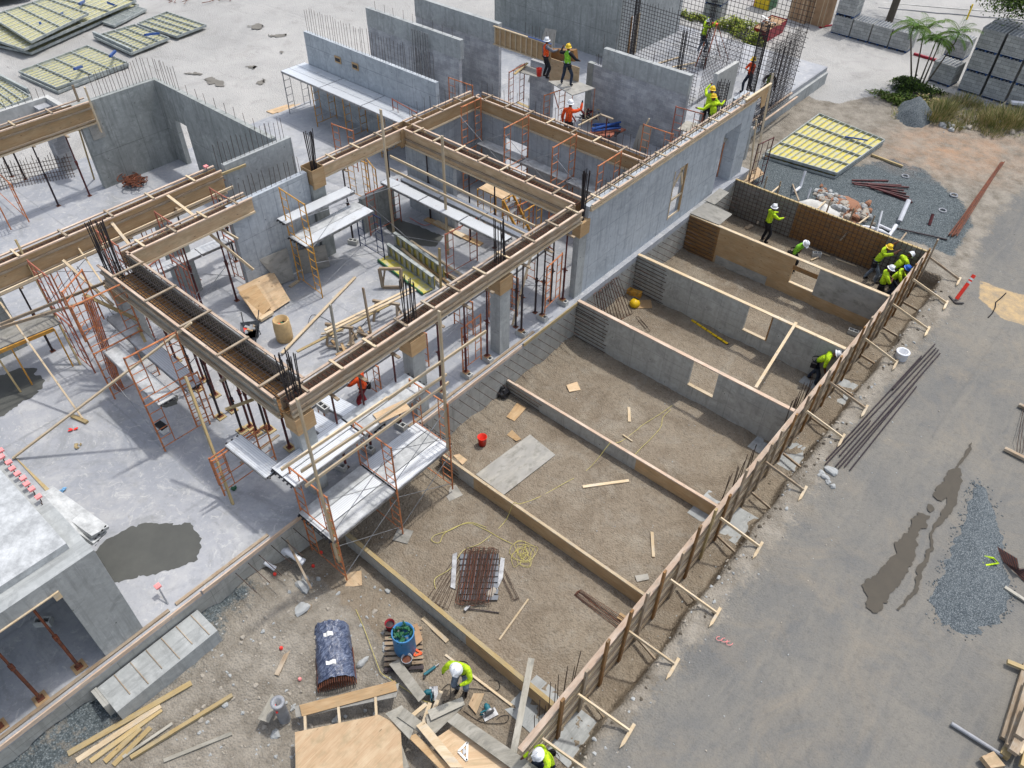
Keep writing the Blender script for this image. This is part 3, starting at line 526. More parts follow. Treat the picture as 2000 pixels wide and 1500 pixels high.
# ---------------- beam formwork ----------------
def formbeam(p0, p1, width, depth, ztop, ties, label, walers=0, mat='ply', barlab=None, cage=False, fillz=.16, caps='pine_pink', bars=0, step=1.15):
    p0, p1 = Vector((*p0, 0)), Vector((*p1, 0)); d = (p1-p0); L = d.length; d.normalize(); n = Vector((d.y, -d.x, 0)); mid = (p0+p1)/2
    t = thing('beam_formwork', (mid.x, mid.y, ztop-depth), label, 'formwork')
    for s in (-1, 1):
        o = n*(s*(width/2-.012)); a = p0+o; c = p1+o
        # side sheet in world-metre-like board uv
        MB().bar(a+Vector((0, 0, ztop-.05-depth/2)), c+Vector((0, 0, ztop-.05-depth/2)), .02, depth-.08).build('side_board', mat, t)
        o2 = n*(s*(width/2+.035))
        MB().bar(p0+o2+Vector((0, 0, ztop-.02)), p1+o2+Vector((0, 0, ztop-.02)), .075, .045).build('top_rail', caps, t)
        if s*n.dot(CAM-mid) > 0:
            for k in range(walers):
                zz = ztop-.28-k*(depth-.45)/max(1, walers-1) if walers > 1 else ztop-depth*.6
                MB().bar(p0+o2+Vector((0, 0, zz)), p1+o2+Vector((0, 0, zz)), .06, .07).build('waler', 'pine_old', t)
        MB().bar(p0+n*(s*(width/2+.03))+Vector((0, 0, ztop-depth+.03)), p1+n*(s*(width/2+.03))+Vector((0, 0, ztop-depth+.03)), .05, .07).build('ledger', 'pine', t)
    MB().bar(p0+Vector((0, 0, ztop-depth)), p1+Vector((0, 0, ztop-depth)), width-.06, .03).build('soffit_board', 'ply_dark', t)
    k = step*.5
    while k < L-.2 and ties:
        c = p0+d*k; MB().bar(c-n*(width/2+.07)+Vector((0, 0, ztop+.03)), c+n*(width/2+.07)+Vector((0, 0, ztop+.03)), .07, .035).build('cross_tie', RNG.choice(['pine', 'pine_old']), t); k += step*RNG.uniform(.92, 1.08)
    # rebar cage lying in the form
    if barlab:
        c = thing('rebar_cage', (mid.x, mid.y, ztop-depth+.05), barlab, 'rebar cage')
        lb = MB(); wz = width/2-.08
        for o_, zz in ((-wz, .12), (0, .12), (wz, .12), (-wz, depth-.1), (0, depth-.1), (wz, depth-.1), (-wz*.5, .12), (wz*.5, .12)):
            lb.tube(p0+n*o_+Vector((0, 0, ztop-zz)), p1+n*o_+Vector((0, 0, ztop-zz)), .014, 4)
        lb.build('long_bars', 'rebar' if not cage else 'rebar_dark', c)
        st = MB(); kk = .1; sp_ = .15
        while kk < L-.05:
            q = p0+d*kk
            for a, b_ in (((-wz, .1), (wz, .1)), ((wz, .1), (wz, depth-.08)), ((-wz, .1), (-wz, depth-.08))):
                st.tube(q+n*a[0]+Vector((0, 0, ztop-a[1])), q+n*b_[0]+Vector((0, 0, ztop-b_[1])), .009, 4)
            kk += sp_
        st.build('stirrups', 'rust' if not cage else 'rebar_dark', c)
    if bars: bars_on(t, p0+Vector((0, 0, ztop-.3)), p1+Vector((0, 0, ztop-.3)), bars, .95)
    return t
ZT = 5.5
formbeam((-13.1, 6.85), (-13.1, 19.15), .40, .52, ZT, True, 'long front beam formwork with cross ties running from the near corner to the big wall', 1, 'pine_old', 'rusty bar cage inside the long front beam form', caps='pine_pink')
formbeam((-22.0, 7.2), (-13.35, 7.2), .88, .78, ZT, True, 'wide open beam formwork holding the big black bar cage, between the two corner columns', 2, 'wood_grey', 'big black bar cage of loops filling the wide open beam form', True, step=1.9)
formbeam((-22.05, 7.6), (-22.05, 12.2), .42, .6, ZT, True, 'beam formwork running from the rear corner tuft towards the middle room wall', 0, 'ply_pale', 'rusty bar cage in the form left of the middle room wall')
formbeam((-22.0, 15.25), (-21.98, 19.45), .42, .5, ZT, True, 'beam formwork between the slim rear column and the crossing', 0, 'ply_pale', 'rusty bar cage in the form between slim column and crossing')
formbeam((-21.97, 19.7), (-21.9, 23.6), .42, .6, ZT, True, 'beam formwork beyond the crossing with thin bars standing in it', 0, 'ply', None, bars=10)
formbeam((-21.7, 19.5), (-13.3, 19.5), .42, .72, ZT, True, 'long beam formwork in the middle crossing from the rear wall to the big wall', 1, 'ply_pale', 'red rusty bar cage in the middle crossing beam form', caps='pine_pink')
formbeam((-21.7, 23.6), (-13.2, 23.6), .42, .6, ZT, True, 'farther cross beam formwork with a row of thin bars standing in it', 0, 'ply', None, bars=26)
formbeam((-24.4, -3.5), (-24.4, 12.6), .42, .95, ZT, True, 'long deep beam formwork at left with double walers on yellow plywood', 2, 'ply', 'rusty bar cage in the long deep left form', step=1.6)
formbeam((-33.2, 4.0), (-33.2, 12.35), .42, .95, ZT, True, 'short deep beam formwork at the left edge ending at the stained wall', 2, 'ply', 'rusty bar cage in the form at the left edge', step=1.5)
formbeam((-13.02, 19.6), (-13.02, 31.6), .34, .26, ZT, True, 'shallow form rails along the top of the big wall', 0, 'pine', None, step=1.0)
# plywood crown at far right end of big wall
cr = thing('gable_sheeting', (-13, 32, 5), 'triangular plywood end panel at the far end of the big wall', 'form panel')
MB().face([(-12.8, 30.5, 5.62), (-12.8, 32.6, 5.62), (-12.8, 32.6, 4.7), (-12.8, 32.2, 4.7), (-12.8, 32.0, 5.3), (-12.8, 30.5, 5.35)], [(0, .5), (2, .5), (2, 0), (1.7, 0), (1.5, .4), (0, .3)]).face([(-12.83, 30.5, 5.62), (-12.83, 30.5, 5.35), (-12.83, 32.0, 5.3), (-12.83, 32.2, 4.7), (-12.83, 32.6, 4.7), (-12.83, 32.6, 5.62)]).build('sheet', 'ply', cr)
MB().bar((-12.8, 30.4, 5.66), (-12.8, 32.7, 5.66), .1, .05).build('rail', 'pine', cr)
# collars where forms meet
for i, (x, y, w_, h_) in enumerate(((-22.0, 14.95, .62, .55), (-21.95, 19.4, .5, .6))):
    t = thing('form_collar', (x, y, 4.9), ['plywood box collar on top of the slim rear column', 'plywood box collar at the crossing of the beam forms'][i], 'form collar')
    b = MB(); 
    for s in (-1, 1): b.box(x+s*w_/2-.01, y-h_/2, 4.75, x+s*w_/2+.01, y+h_/2, ZT); b.box(x-w_/2+.012, y+s*h_/2-.01, 4.75, x+w_/2-.012, y+s*h_/2+.01, ZT)
    b.build('sheets', 'ply', t)
# wooden lintel box between block walls
t = thing('lintel_form', (-25, 30.2, 4.6), 'wooden lintel box with upright studs bridging two block walls behind the workers', 'formwork')
MB().box(-26.6, 30.22, 4.55, -23.0, 30.25, 5.4).build('sheet', 'ply', t)
MB().bar((-26.65, 30.18, 5.42), (-23.0, 30.18, 5.42), .1, .05).build('top_rail', 'pine', t); MB().bar((-26.65, 30.18, 4.55), (-23.9, 30.18, 4.55), .08, .05).build('bottom_rail', 'pine', t)
for k in range(9): MB().bar((-26.55+k*.34, 30.19, 4.58), (-26.55+k*.34, 30.19, 5.39), .04, .06, up=(0, 1, 0)).build('stud', 'pine', t)
MB().bar((-24.4, 30.17, 5.46), (-22.95, 30.17, 5.46), .05, .03).build('guide_strip', 'blue_paint', t)
# ---------------- dirt pit walls ----------------
def pitwall(y, z1, label, mats, openings, thick=.12, cap='pine_pink', x0=-12.68, x1=-4.05, bars=True, barlen=1.45, capw=.1):
    t = thing('pit_wall_form', ((x0+x1)/2, y, 0), label, 'form wall'); th = thick/2
    segs = []; xs_ = sorted([x0, x1]+[v for o in openings for v in o[:2]]+[m_[0] for m_ in mats[1:]])
    bs = {}
    for a, c in zip(xs_, xs_[1:]):
        mt = [m_[1] for m_ in mats if m_[0] <= a+1e-6][-1]
        op = [o for o in openings if o[0] <= a+1e-6 and o[1] >= c-1e-6]
        b = bs.setdefault(mt, MB())
        if op: b.box(a, y-th, 0, c, y+th, op[0][2]); 
        else: b.box(a, y-th, 0, c, y+th, z1)
    for mt, b in bs.items():
        b2 = MB(); 
        for f_, m_ in zip(b.f, b.mi):
            b2.face([b.v[i] for i in f_], [b.uv[i] for i in f_], 0)
        b2.build('wall_sheet', mt, t)
    MB().bar((x0, y, z1+.02), (x1, y, z1+.02), capw+.04, .04).build('top_plate', cap, t)
    for o in openings:
        MB().bar((o[0], y, o[2]+.02), (o[1], y, o[2]+.02), capw+.03, .04).build('sill', 'pine', t)
    if bars:
        n = max(3, int(z1/.16))
        for k in range(n):
            z = .12+k*(z1-.2)/(n-1); MB().tube((x0, y-th-.04, z), (x0+barlen*RNG.uniform(.93, 1.04), y-th-.06, z-.015), .014, 5).build('rebar', 'rebar', t)
    return t
o1 = (gy(1344, 751, 19.05).x, gy(1391, 776, 19.05).x, .58)
pitwall(19.1, SL, 'tall grey form wall nearest the camera in the pit with a square opening', [(-12.7, 'conc_pit')], [(-7.75, -6.75, .58)], cap='pine_pink')
pitwall(23.1, SL, 'tall grey form wall behind the yellow measuring rod, opening with orange jamb', [(-12.7, 'conc_pit')], [(-7.75, -6.75, .58)], cap='pine')
MB().bar((-6.78, 23.1, .6), (-6.78, 23.1, 1.7), .14, .05, up=(1, 0, 0)).build('opening_jamb', 'ply_dark', None, 'orange plywood jamb in the opening behind the measuring rod', 'jamb')
pitwall(27.1, SL, 'tall plywood form wall with a square opening, in front of the workers in the pit', [(-12.7, 'ply_dark'), (-11.2, 'ply'), (-6.75, 'ply_cement')], [(-7.8, -6.75, .58)], cap='pine')
MB().box(-11.1, 27.02, .0, -8.7, 27.035, .42).build('form_patch', 'ply_cement', None, 'grey lower sheet on the plywood form wall', 'form sheet')
MB().box(-6.75, 27.02, 0, -4.1, 27.035, .5).build('form_patch', 'ply', None, 'orange lower sheet on the plywood form wall, right end', 'form sheet')
MB().box(-7.8, 27.02, 1.25, -6.76, 27.05, 1.45).build('form_header', 'ply_dark', None, 'dark header strip in the opening of the plywood form wall', 'form sheet')
pitwall(15.1, .52, 'low form wall in the pit, right half orange plywood, left end with stacked bars', [(-12.7, 'conc_pit'), (-7.2, 'ply')], [], barlen=1.6, capw=.06)
pitwall(11.1, .52, 'low form wall in the pit passing the grey sheet on the ground', [(-12.1, 'conc_pit'), (-10.6, 'ply')], [], barlen=.9, x0=-12.1, cap='pine', capw=.05)
pitwall(7.08, .52, 'low form wall in the pit nearest the crouching worker', [(-12.0, 'conc_pit'), (-7.2, 'ply')], [], bars=False, x0=-12.0, cap='pine_yellow', capw=.08)
# back wall of pit with bar mesh
t = thing('pit_back_form', (-8.3, 31.1, 0), 'long dark form wall with bar mesh at the far end of the pit', 'form wall')
MB().box(-12.68, 31.12, 0, -9.6, 31.16, SL).build('wall_sheet', 'ply_cement', t); MB().box(-9.6, 31.12, 0, -5.6, 31.16, SL).build('wall_sheet', 'ply_dark', t); MB().box(-5.6, 31.12, 0, -4.0, 31.16, SL).build('wall_sheet', 'ply_cement', t)
MB().bar((-12.7, 31.12, SL+.02), (-3.9, 31.12, SL+.02), .1, .04).build('top_plate', 'pine_yellow', t)
m_ = thing('bar_mesh', (-8.3, 30.95, 0), 'bar mesh standing against the far form wall of the pit', 'bar mesh')
for yy in (30.98,):
    b = MB()
    for k in range(44): b.tube((-12.6+k*.2, yy, .02), (-12.6+k*.2, yy+.03, SL+.12), .012, 4)
    b.build('upright_bars', 'rebar', m_); b = MB()
    for k in range(9): b.tube((-12.6, yy-.02, .1+k*.19), (-4.05, yy-.02, .1+k*.19), .012, 4)
    b.build('level_bars', 'rebar', m_)
# road side formwork
t = thing('road_side_form', (-3.95, 18, 0), 'long timber formwork along the road side of the pit with pale top edge', 'formwork')
MB().box(-3.96, 6.4, .02, -3.93, 31.05, SL-.02).build('sheet', 'ply_pale', t)
MB().bar((-3.96, 5.35, SL), (-3.96, 31.15, SL), .15, .045).build('top_plate', 'pine_pink', t)
for k in range(6): MB().bar((-3.905, 5.6, .12+k*.3), (-3.905, 31.1, .12+k*.3), .035, .17).build('plank', 'pine_old' if k % 2 else 'pine', t)
for k in range(30):
    y = 6.75+k*.84+RNG.uniform(-.06, .06); h = RNG.choice([2.2, 2.4, 2.55]); lean = RNG.uniform(-.04, .04)
    MB().bar((-3.845, y, .0), (-3.835+lean*.3, y+lean, h), .115, .06, up=(1, 0, 0)).build('upright', RNG.choice(['pine_old', 'ply_dark', 'pine_old', 'pine_old', 'ply_dark', 'pine_yellow']), t)
# braces from the formwork to stakes on the road shoulder
stk = [(1873,548),(1848,594),(1812,645),(1750,710),(1690,800),(1645,857),(1570,960),(1483,1070),(1400,1200),(1318,1300),(1230,1430),(1165,1520)]
WH = ['next to the orange post', 'right of the orange post foot', 'left of the brown stain', 'beside the round pipe stub', 'near the top of the long bars', 'crossed by the long bars', 'near the rock cluster', 'above the puddle side', 'beside the pink road mark', 'on the lower shoulder', 'at the bottom of the shoulder', 'cut by the bottom edge']
for i, (px, py) in enumerate(stk):
    p = g(px, py, RD+.06); y = p.y-.25
    board((-3.80, y-.1, 1.55), (p.x-.03, p.y, RD+.12), .045, .085, RNG.choice(['pine', 'pine_old', 'pine']), 'slanting brace to the road shoulder stake '+WH[i], 'slanting braces along the road side form', 'slanting_brace', 'brace')
    s = MB(); c = p+Vector((.0, 0, -.04)); a = Vector((c.x+.03, c.y-.32, 0)); e = Vector((c.x-.02, c.y+.22, 0)); z = RD+.05+.02
    w_ = .04; s.prism([(a.x-w_*.0, a.y-.16), (a.x+w_, a.y), (e.x+w_, e.y), (e.x-w_, e.y), (a.x-w_, a.y)], z-.03, z+.035)
    s.build('wood_stake', 'pine', None, 'pointed timber stake lying on the shoulder '+WH[i], 'stake', 'pointed stakes on the road shoulder')
for i in range(11):
    y = 7.9+i*2.15; board((-3.8, y, .25), (-2.95, y-.25, .3), .045, .085, 'pine_old', 'short kicker board in the trench, '+ORD[i]+' from the near end', 'kicker boards in the trench', 'kicker_board', 'brace')
# concrete footings under the road side form
for i, (y, x0_, x1_) in enumerate(((7.0, -5.3, -3.1), (15.3, -5.0, -3.1), (19.0, -4.9, -3.1), (23.1, -5.0, -3.1))):
    MB().prism([(x0_, y-.62), (x1_, y-.7), (x1_+.05, y+.65), (x0_+.06, y+.6)], -.05, .02).build('concrete_footing', 'conc_plain', None, 'pale footing pad under the road side form '+['at its near end', 'by the orange plywood end', 'at the first tall form wall', 'beside a crouching worker'][i], 'footing')
for i, (px, py, n) in enumerate(((1095, 1345, 10), (1437, 960, 9), (1620, 640, 14))):
    c = gx(px, py, -4.15); b = MB()
    for k in range(n): y = c.y-.9+k*1.8/n; b.tube((-4.12+RNG.uniform(-.15, .02), y, .1), (-4.12+RNG.uniform(-.15, .02), y+RNG.uniform(-.1, .1), SL+.25+RNG.uniform(-.2, .35)), .012, 4)
    b.build('starter_bars', 'rebar', None, ['cluster of upright bars above the nearest footing', 'cluster of upright bars at the end of the low form wall', 'dense cluster of bars at the middle of the road side form'][i], 'rebar')
def vz(b, px, py):   # height on the vertical through b that is seen at the picture point
    d = ray(px, py); dx, dy = d.x, d.y; bx, by = b.x-CAM.x, b.y-CAM.y; t = (bx*dx+by*dy)/(dx*dx+dy*dy); return CAM.z+d.z*t
def shore(p, z0, z1, label, mat='shore', group='steel post shores', pad=None, wing=True):
    t = thing('post_shore', (p[0], p[1], z0), label, 'post shore', group); x, y = p[0], p[1]; k = z0+(z1-z0)*RNG.uniform(.45, .6)
    MB().tube((x, y, z0), (x, y, k), .04, 7).build('outer_tube', mat, t); MB().tube((x, y, k), (x, y, z1), .03, 7).build('inner_tube', mat, t)
    cl = MB().tube((x, y, k-.09), (x, y, k+.09), .055, 7).build('collar', mat, t); MB().bar((x-.13, y, k), (x+.13, y, k+.03), .03, .03).build('handle', 'rust', cl)
    MB().box(x-.08, y-.08, z0, x+.08, y+.08, z0+.015).build('base_plate', 'rust', t)
    if wing: MB().bar((x-.3, y, z1+.02), (x+.3, y, z1+.02), .09, .045).build('head_timber', 'pine_old', t)
    return t
def block(p, z, rot, label, group=None, mat='conc_light'):
    t = thing('concrete_block', (p[0], p[1], z), label, 'block', group); t['_loc'] = (0, 0, 0); b = MB()
    for x0, x1, y0, y1 in ((-.195, .195, -.095, -.06), (-.195, .195, .06, .095), (-.195, -.16, -.06, .06), (.16, .195, -.06, .06), (-.018, .018, -.06, .06)): b.box(x0, y0, 0, x1, y1, .19)
    b.build('shell', mat, t); MB().box(-.16, -.06, .0, .16, .06, .03).build('core_shade_plate', 'black_plastic', t); t.rotation_euler = (0, 0, rot); return t  # black plate inside the cores paints in their shade
def frame_mesh(A, B, z0, h):
    A, B = Vector((*A[:2], 0)), Vector((*B[:2], 0)); d = B-A; L = d.length; d.normalize(); b = MB(); Z = lambda v: Vector((0, 0, z0+v)); r = .026
    b.tube(A+Z(0), A+Z(h), r, 6).tube(B+Z(0), B+Z(h), r, 6).tube(A+Z(h-.04), B+Z(h-.04), r, 6)
    b.tube(A+Z(.18), B+Z(.18), .016, 5)
    for E_, s in ((A, 1), (B, -1)):
        i = E_+d*(s*min(.38, L*.3)); b.tube(i+Z(.18), i+Z(h-.04), .016, 5); n = 4 if h > 1.6 else 3
        for k in range(1, n+1): zz = .18+(h-.22)*k/(n+1); b.tube(E_+Z(zz), i+Z(zz), .014, 5)
    return b
def scaffold(label, frames, mat, braces=(), group=None, bmat='galv'):
    x = sum(f[0][0]+f[1][0] for f in frames)/2/len(frames); y = sum(f[0][1]+f[1][1] for f in frames)/2/len(frames); z = min(f[2] for f in frames)
    t = thing('scaffold', (x, y, z), label, 'scaffold', group)
    for f in frames: frame_mesh(*f[:4]).build('frame', f[4] if len(f) > 4 else mat, t)
    for p, q in braces:
        MB().tube(p, q, .011, 5).build('cross_brace', bmat, t)
    return t
def xb(P, Q, z0, z1):   # crossing pair between two legs
    return [((P[0], P[1], z0), (Q[0], Q[1], z1)), ((P[0], P[1], z1), (Q[0], Q[1], z0))]
def plank(p, q, w, label, mat='alu', group='metal scaffold planks', h=.05):
    p, q = Vector(p), Vector(q); t = thing('scaffold_plank', ((p.x+q.x)/2, (p.y+q.y)/2, p.z), label, 'plank', group)
    MB().bar(p, q, w, h).build('deck', mat, t)
    d = (q-p).normalized(); n = Vector((d.y, -d.x, 0))
    for s in (-1, 1): MB().bar(p+n*s*(w/2+.012)-Vector((0, 0, .03)), q+n*s*(w/2+.012)-Vector((0, 0, .03)), .022, .09).build('side_rail', 'galv', t)
    for e, s in ((p, -1), (q, 1)):
        hk = MB()
        hk.bar(e-n*w*.45+d*s*.01-Vector((0, 0, .02)), e+n*w*.45+d*s*.01-Vector((0, 0, .02)), .03, .04)
        for k in (-.35, .0, .35): hk.bar(e+n*w*k, e+n*w*k+d*s*.08-Vector((0, 0, .02)), .05, .03)
        hk.build('end_fitting', 'black_plastic', t)
    return t
# --- row of shores under the front beam
tops = [(642,757),(697,720),(762,674),(850,616),(903,582),(948,552),(1020,502),(1064,473),(1107,446)]
for i, tp in enumerate(tops):
    p = gx(tp[0], tp[1], -13.07); y = p.y
    nm = ORD[i]+' shore from the near corner column under the long front beam'
    if i >= 3:
        block((-13.0, y), SL, RNG.uniform(-.1, .1), 'hollow concrete block under the '+ORD[i]+' shore of the front beam', 'hollow blocks under the front shores')
        MB().box(-13.09, y-.1, SL+.192, -12.93, y+.1, SL+.23).build('wood_pad', 'ply', None, 'small wooden pad on the block under the '+ORD[i]+' shore of the front beam', 'pad', 'wooden pads under shores')
    shore((-13.02, y), SL+(.232 if i >= 3 else 0), 4.72, nm, 'shore_dark' if i in (6, 7) else 'shore', 'shores under the front beam')
# rear partners
for i, y in enumerate((16.4, 17.5, 18.4)):
    shore((-13.45, y), SL, 4.72, 'dark shore set back behind the block-footed shores, '+ORD[i]+' towards the big wall', 'shore_dark', 'rear shores under the front beam')
# --- shores of the wide open beam
ft = [(431,814),(421,772),(454,801),(473,842),(489,834),(502,846),(520,836),(528,840),(566,875),(388,760),(398,742),(345,705)]
for i, f in enumerate(ft):
    p = g(*f, SL); y = min(max(p.y, 6.75), 7.75) if i not in (0,) else p.y
    shore((p.x, y), SL+.04, 4.62, 'shore under the wide open cage beam, '+ORD[i]+' counted from its middle', 'shore' if i % 3 else 'shore_dark', 'shores under the wide open beam', wing=(i % 2 == 0))
    MB().box(p.x-.16, y-.13, SL, p.x+.16, y+.13, SL+.038).build('wood_pad', 'pine_yellow', None, 'timber pad on the slab under the '+ORD[i]+' shore of the wide open beam', 'pad', 'pads under the wide beam shores')
# --- shores on the left lines
LS = [((105,687),-24.4,4.5,'near the yellow plank bench'),((397,603),None,4.85,'behind the wide open beam'),((463,587),None,4.85,'beside the leaning plywood pile'),((388,547),None,4.85,'under the rear beam form'),((175,382),-33.0,4.5,'in front of the stained dark wall'),((116,403),-33.2,4.5,'left of the stained wall pair'),((50,350),None,4.5,'beside the rolled bar mesh'),((24,345),None,4.3,'at the left edge beside the orange frame'),((262,560),-24.4,4.5,'behind the bar tuft of the rear corner column'),((322,420),-24.2,4.5,'under the middle of the deep left beam'),((690,470),-21.9,4.9,'standing on a block by the blue frame'),((676,372),-22.1,4.9,'behind the upper plank of the yellow scaffold'),((838,395),None,4.75,'under the middle crossing beam near the rear'),((841,428),None,4.75,'under the metal planks by the red frame'),((919,470),None,4.75,'beside the orange timber on the slab'),((966,484),None,4.75,'behind the tall front bar tuft'),((1172,361),None,4.9,'maroon one behind the farther cross beam'),((660,188),None,3.7,'below the big metal platform')]
for i, (f, X, z1, wh) in enumerate(LS):
    p = g(*f, SL); shore((X if X else p.x, p.y), SL, z1, 'steel shore '+wh, 'shore' if i in (2, 4, 8, 16, 1) else 'shore_dark', 'single steel shores')
block(g(690,476,SL)[:2], SL, .4, 'pale block under a shore beside the blue scaffold frame')
# --- S1 front scaffold over the pit edge
Y1, Y2, Y3, XO, XI = 6.2, 8.37, 10.53, -11.03, -12.56
fr = []
for y in (Y1, Y2, Y3):
    zb = max(zg(XI, y), zg(XO, y), 0)
    fr += [((XI, y), (XO, y), zb, 1.97-zb), ((XI, y), (XO, y), 2.0, 1.93)]
br = []
for a, b in ((Y1, Y2), (Y2, Y3)):
    br += xb((XO, a), (XO, b), .4, 1.8)+xb((XO, a), (XO, b), 2.5, 3.8)
scaffold('tall orange scaffold with a wide metal platform standing in the pit corner', fr, 'orange', br)
for k, (a, b) in enumerate(((Y1-.1, Y2-.03), (Y2+.03, Y3+.1))):
    for j in range(3):
        x = XI+.26+j*.49; plank((x, a, 2.03), (x, b, 2.03), .46, ['left','right'][k]+' bay plank of the low wide platform, '+['wall side','middle','outer edge'][j], 'alu' if (j+k) % 2 else 'alu_dirty')
for k, (a, b) in enumerate(((Y1-.2, Y2-.03), (Y2+.03, Y3+.3))):
    for j in range(2):
        x = -12.85+j*.49; plank((x, a, 3.6), (x, b, 3.6), .46, ['near','far'][k]+' bay plank of the upper deck behind the guard rails, '+['wall side','outer side'][j], 'alu_dirty' if k else 'alu')
plank((-14.75, 5.95, 3.5), (-13.0, 5.98, 3.5), .5, 'bluish ribbed plank reaching left from the upper deck')
plank((-15.2, 7.95, 3.2), (-12.6, 8.0, 3.45), .5, 'ribbed plank crossing from the slab side deck to the upper deck')
plank((-14.6, 8.75, 3.25), (-12.2, 8.95, 3.4), .5, 'second ribbed crossing plank beside the plywood on the deck')
for i in range(5):
    plank((-14.75, 7.6+i*2.15, 3.18), (-14.75, 9.7+i*2.15, 3.18), .62, ORD[i]+' plank from the near end of the long inner deck behind the front beam', 'alu' if i % 2 == 0 else 'alu_dirty')
scaffold('orange frames carrying the long inner deck behind the front beam', [((-15.2, y), (-14.3, y), SL, 1.45) for y in (8.6, 10.8, 12.9, 15.1, 17.2)], 'orange', [((-14.3, a, 2.1), (-14.3, a+2.15, 2.9)) for a in (8.6, 10.8, 12.9, 15.1)])
scaffold('low orange frame under the left tip of the ribbed plank', [((-14.75, 5.17), (-14.75, 6.6), 2.3, 1.15)], 'orange')
for i, (px, py) in enumerate(((884, 962), (787, 1046), (690, 1132))):
    p = g(px, py, .02); a = RNG.uniform(-.5, .5); t_ = MB(); s = .34
    t_.prism([(p.x+s*math.cos(a+k*math.pi/2), p.y+s*math.sin(a+k*math.pi/2)) for k in range(4)], zg(p.x, p.y)+.01, zg(p.x, p.y)+.03)
    t_.build('plywood_pad', ['ply_cement', 'ply_cement', 'ply_pale'][i], None, 'square plywood pad under the '+['right', 'middle', 'left'][i]+' outer leg of the platform scaffold', 'pad')
# posts and guard rails
def post(b, tp, w, h, mat, label, group=None, z0=None):
    b = Vector(b); z = vz(b, *tp); return board(b, (b.x, b.y, z), w, h, mat, label, group, 'timber_post', 'post', up=(0, 1, 0))
pA = Vector((-11.12, 6.12, 1.2)); post(pA, (576, 780), .09, .045, 'pine', 'tall pale timber post at the left end of the platform guard rails')
MB().bar((-11.18, 6.2, .9), (-11.18, 6.2, 3.3), .04, .09).build('timber_post', 'pine_yellow', None, 'short yellow timber doubling the left guard rail post', 'post')
pB = Vector((-11.1, 10.5, 2.0)); post(pB, (847, 608), .09, .045, 'pine', 'tall pale timber post at the right end of the platform guard rails')
for i, (a, b) in enumerate((((549,917),(757,777)), ((757,779),(949,647)), ((588,921),(872,731)), ((596,950),(876,747)))):
    P_, Q_ = gx(*a, -11.2), gx(*b, -11.2); board(P_, Q_, .045, .09, 'pine', ['highest guard rail, left piece, over the metal platform', 'highest guard rail, right piece, jutting past the right post', 'middle guard rail over the metal platform', 'lowest guard rail over the metal platform'][i], 'guard rails of the front platform', 'guard_rail', 'rail')
P_, Q_ = g(735,818,3.66), g(795,790,3.66); board(P_, Q_, .42, .02, 'ply_pale', 'light plywood strip lying on the upper deck behind the guard rails', name='plywood_strip', cat='plywood')
for i, (px, py, z) in enumerate(((632,800,3.2),(783,835,SL),(720,880,SL),(665,915,SL))):
    p = g(px, py, z); block(p[:2], z, .1*i, ['pale hollow block on the end of the inner deck beside the corner collar','hollow block on the slab edge under the plywood strip','hollow block on the slab edge behind the platform middle','hollow block on the slab edge behind the left platform plank'][i])
# --- S2 left scaffolds
scaffold('orange scaffold tower under the dull planks left of the wide open beam', [((-17.55, 5.04), (-17.5, 6.55), SL, 1.95), ((-17.55, 5.04), (-17.5, 6.55), SL+2, 1.75), ((-20.7, 5.2), (-20.65, 6.75), SL, 1.95), ((-20.7, 5.2), (-20.65, 6.75), SL+2, 1.75)], 'orange', xb((-17.55, 5.04), (-20.7, 5.2), 2.3, 3.5)+xb((-17.5, 6.55), (-20.65, 6.75), 2.3, 3.5), bmat='galv')
plank((-22.1, 6.62, 3.55), (-19.9, 6.5, 3.55), .5, 'pale grey plank between the rear corner column and the bright plank', 'alu_dirty')
plank((-19.85, 6.5, 3.55), (-17.3, 6.45, 3.55), .5, 'bright bluish plank beside the wide open beam')
plank((-20.8, 5.75, 3.52), (-17.4, 5.6, 3.52), .5, 'dirty stained plank left of the bright one', 'alu_dirty')
scaffold('orange frame with the thick yellow post at the lower left of the slab', [((-14.6, 5.15), (-14.6, 6.9), SL+.25, 1.5)], 'orange')
scaffold('pair of orange frames at the far left end of the deep left beam', [((-23.6, 5.4), (-22.3, 5.4), SL, 1.95), ((-23.6, 5.4), (-22.3, 5.4), SL+2, 1.9), ((-23.6, 7.6), (-22.3, 7.6), SL, 1.95), ((-23.6, 7.6), (-22.3, 7.6), SL+2, 1.9)], 'scaf_red', xb((-22.3, 5.4), (-22.3, 7.6), 2.2, 3.5)+xb((-23.6, 5.4), (-23.6, 7.6), 4.0, 5.2))
scaffold('reddish frames behind the bar tuft under the beam forms', [((-23.4, 9.5), (-22.4, 9.5), SL+1.9, 1.9), ((-23.4, 9.5), (-22.4, 9.5), SL, 1.9), ((-23.4, 11.6), (-22.4, 11.6), SL+1.9, 1.9), ((-23.4, 11.6), (-22.4, 11.6), SL, 1.9)], 'scaf_red', xb((-22.4, 9.5), (-22.4, 11.6), 2.2, 3.5))
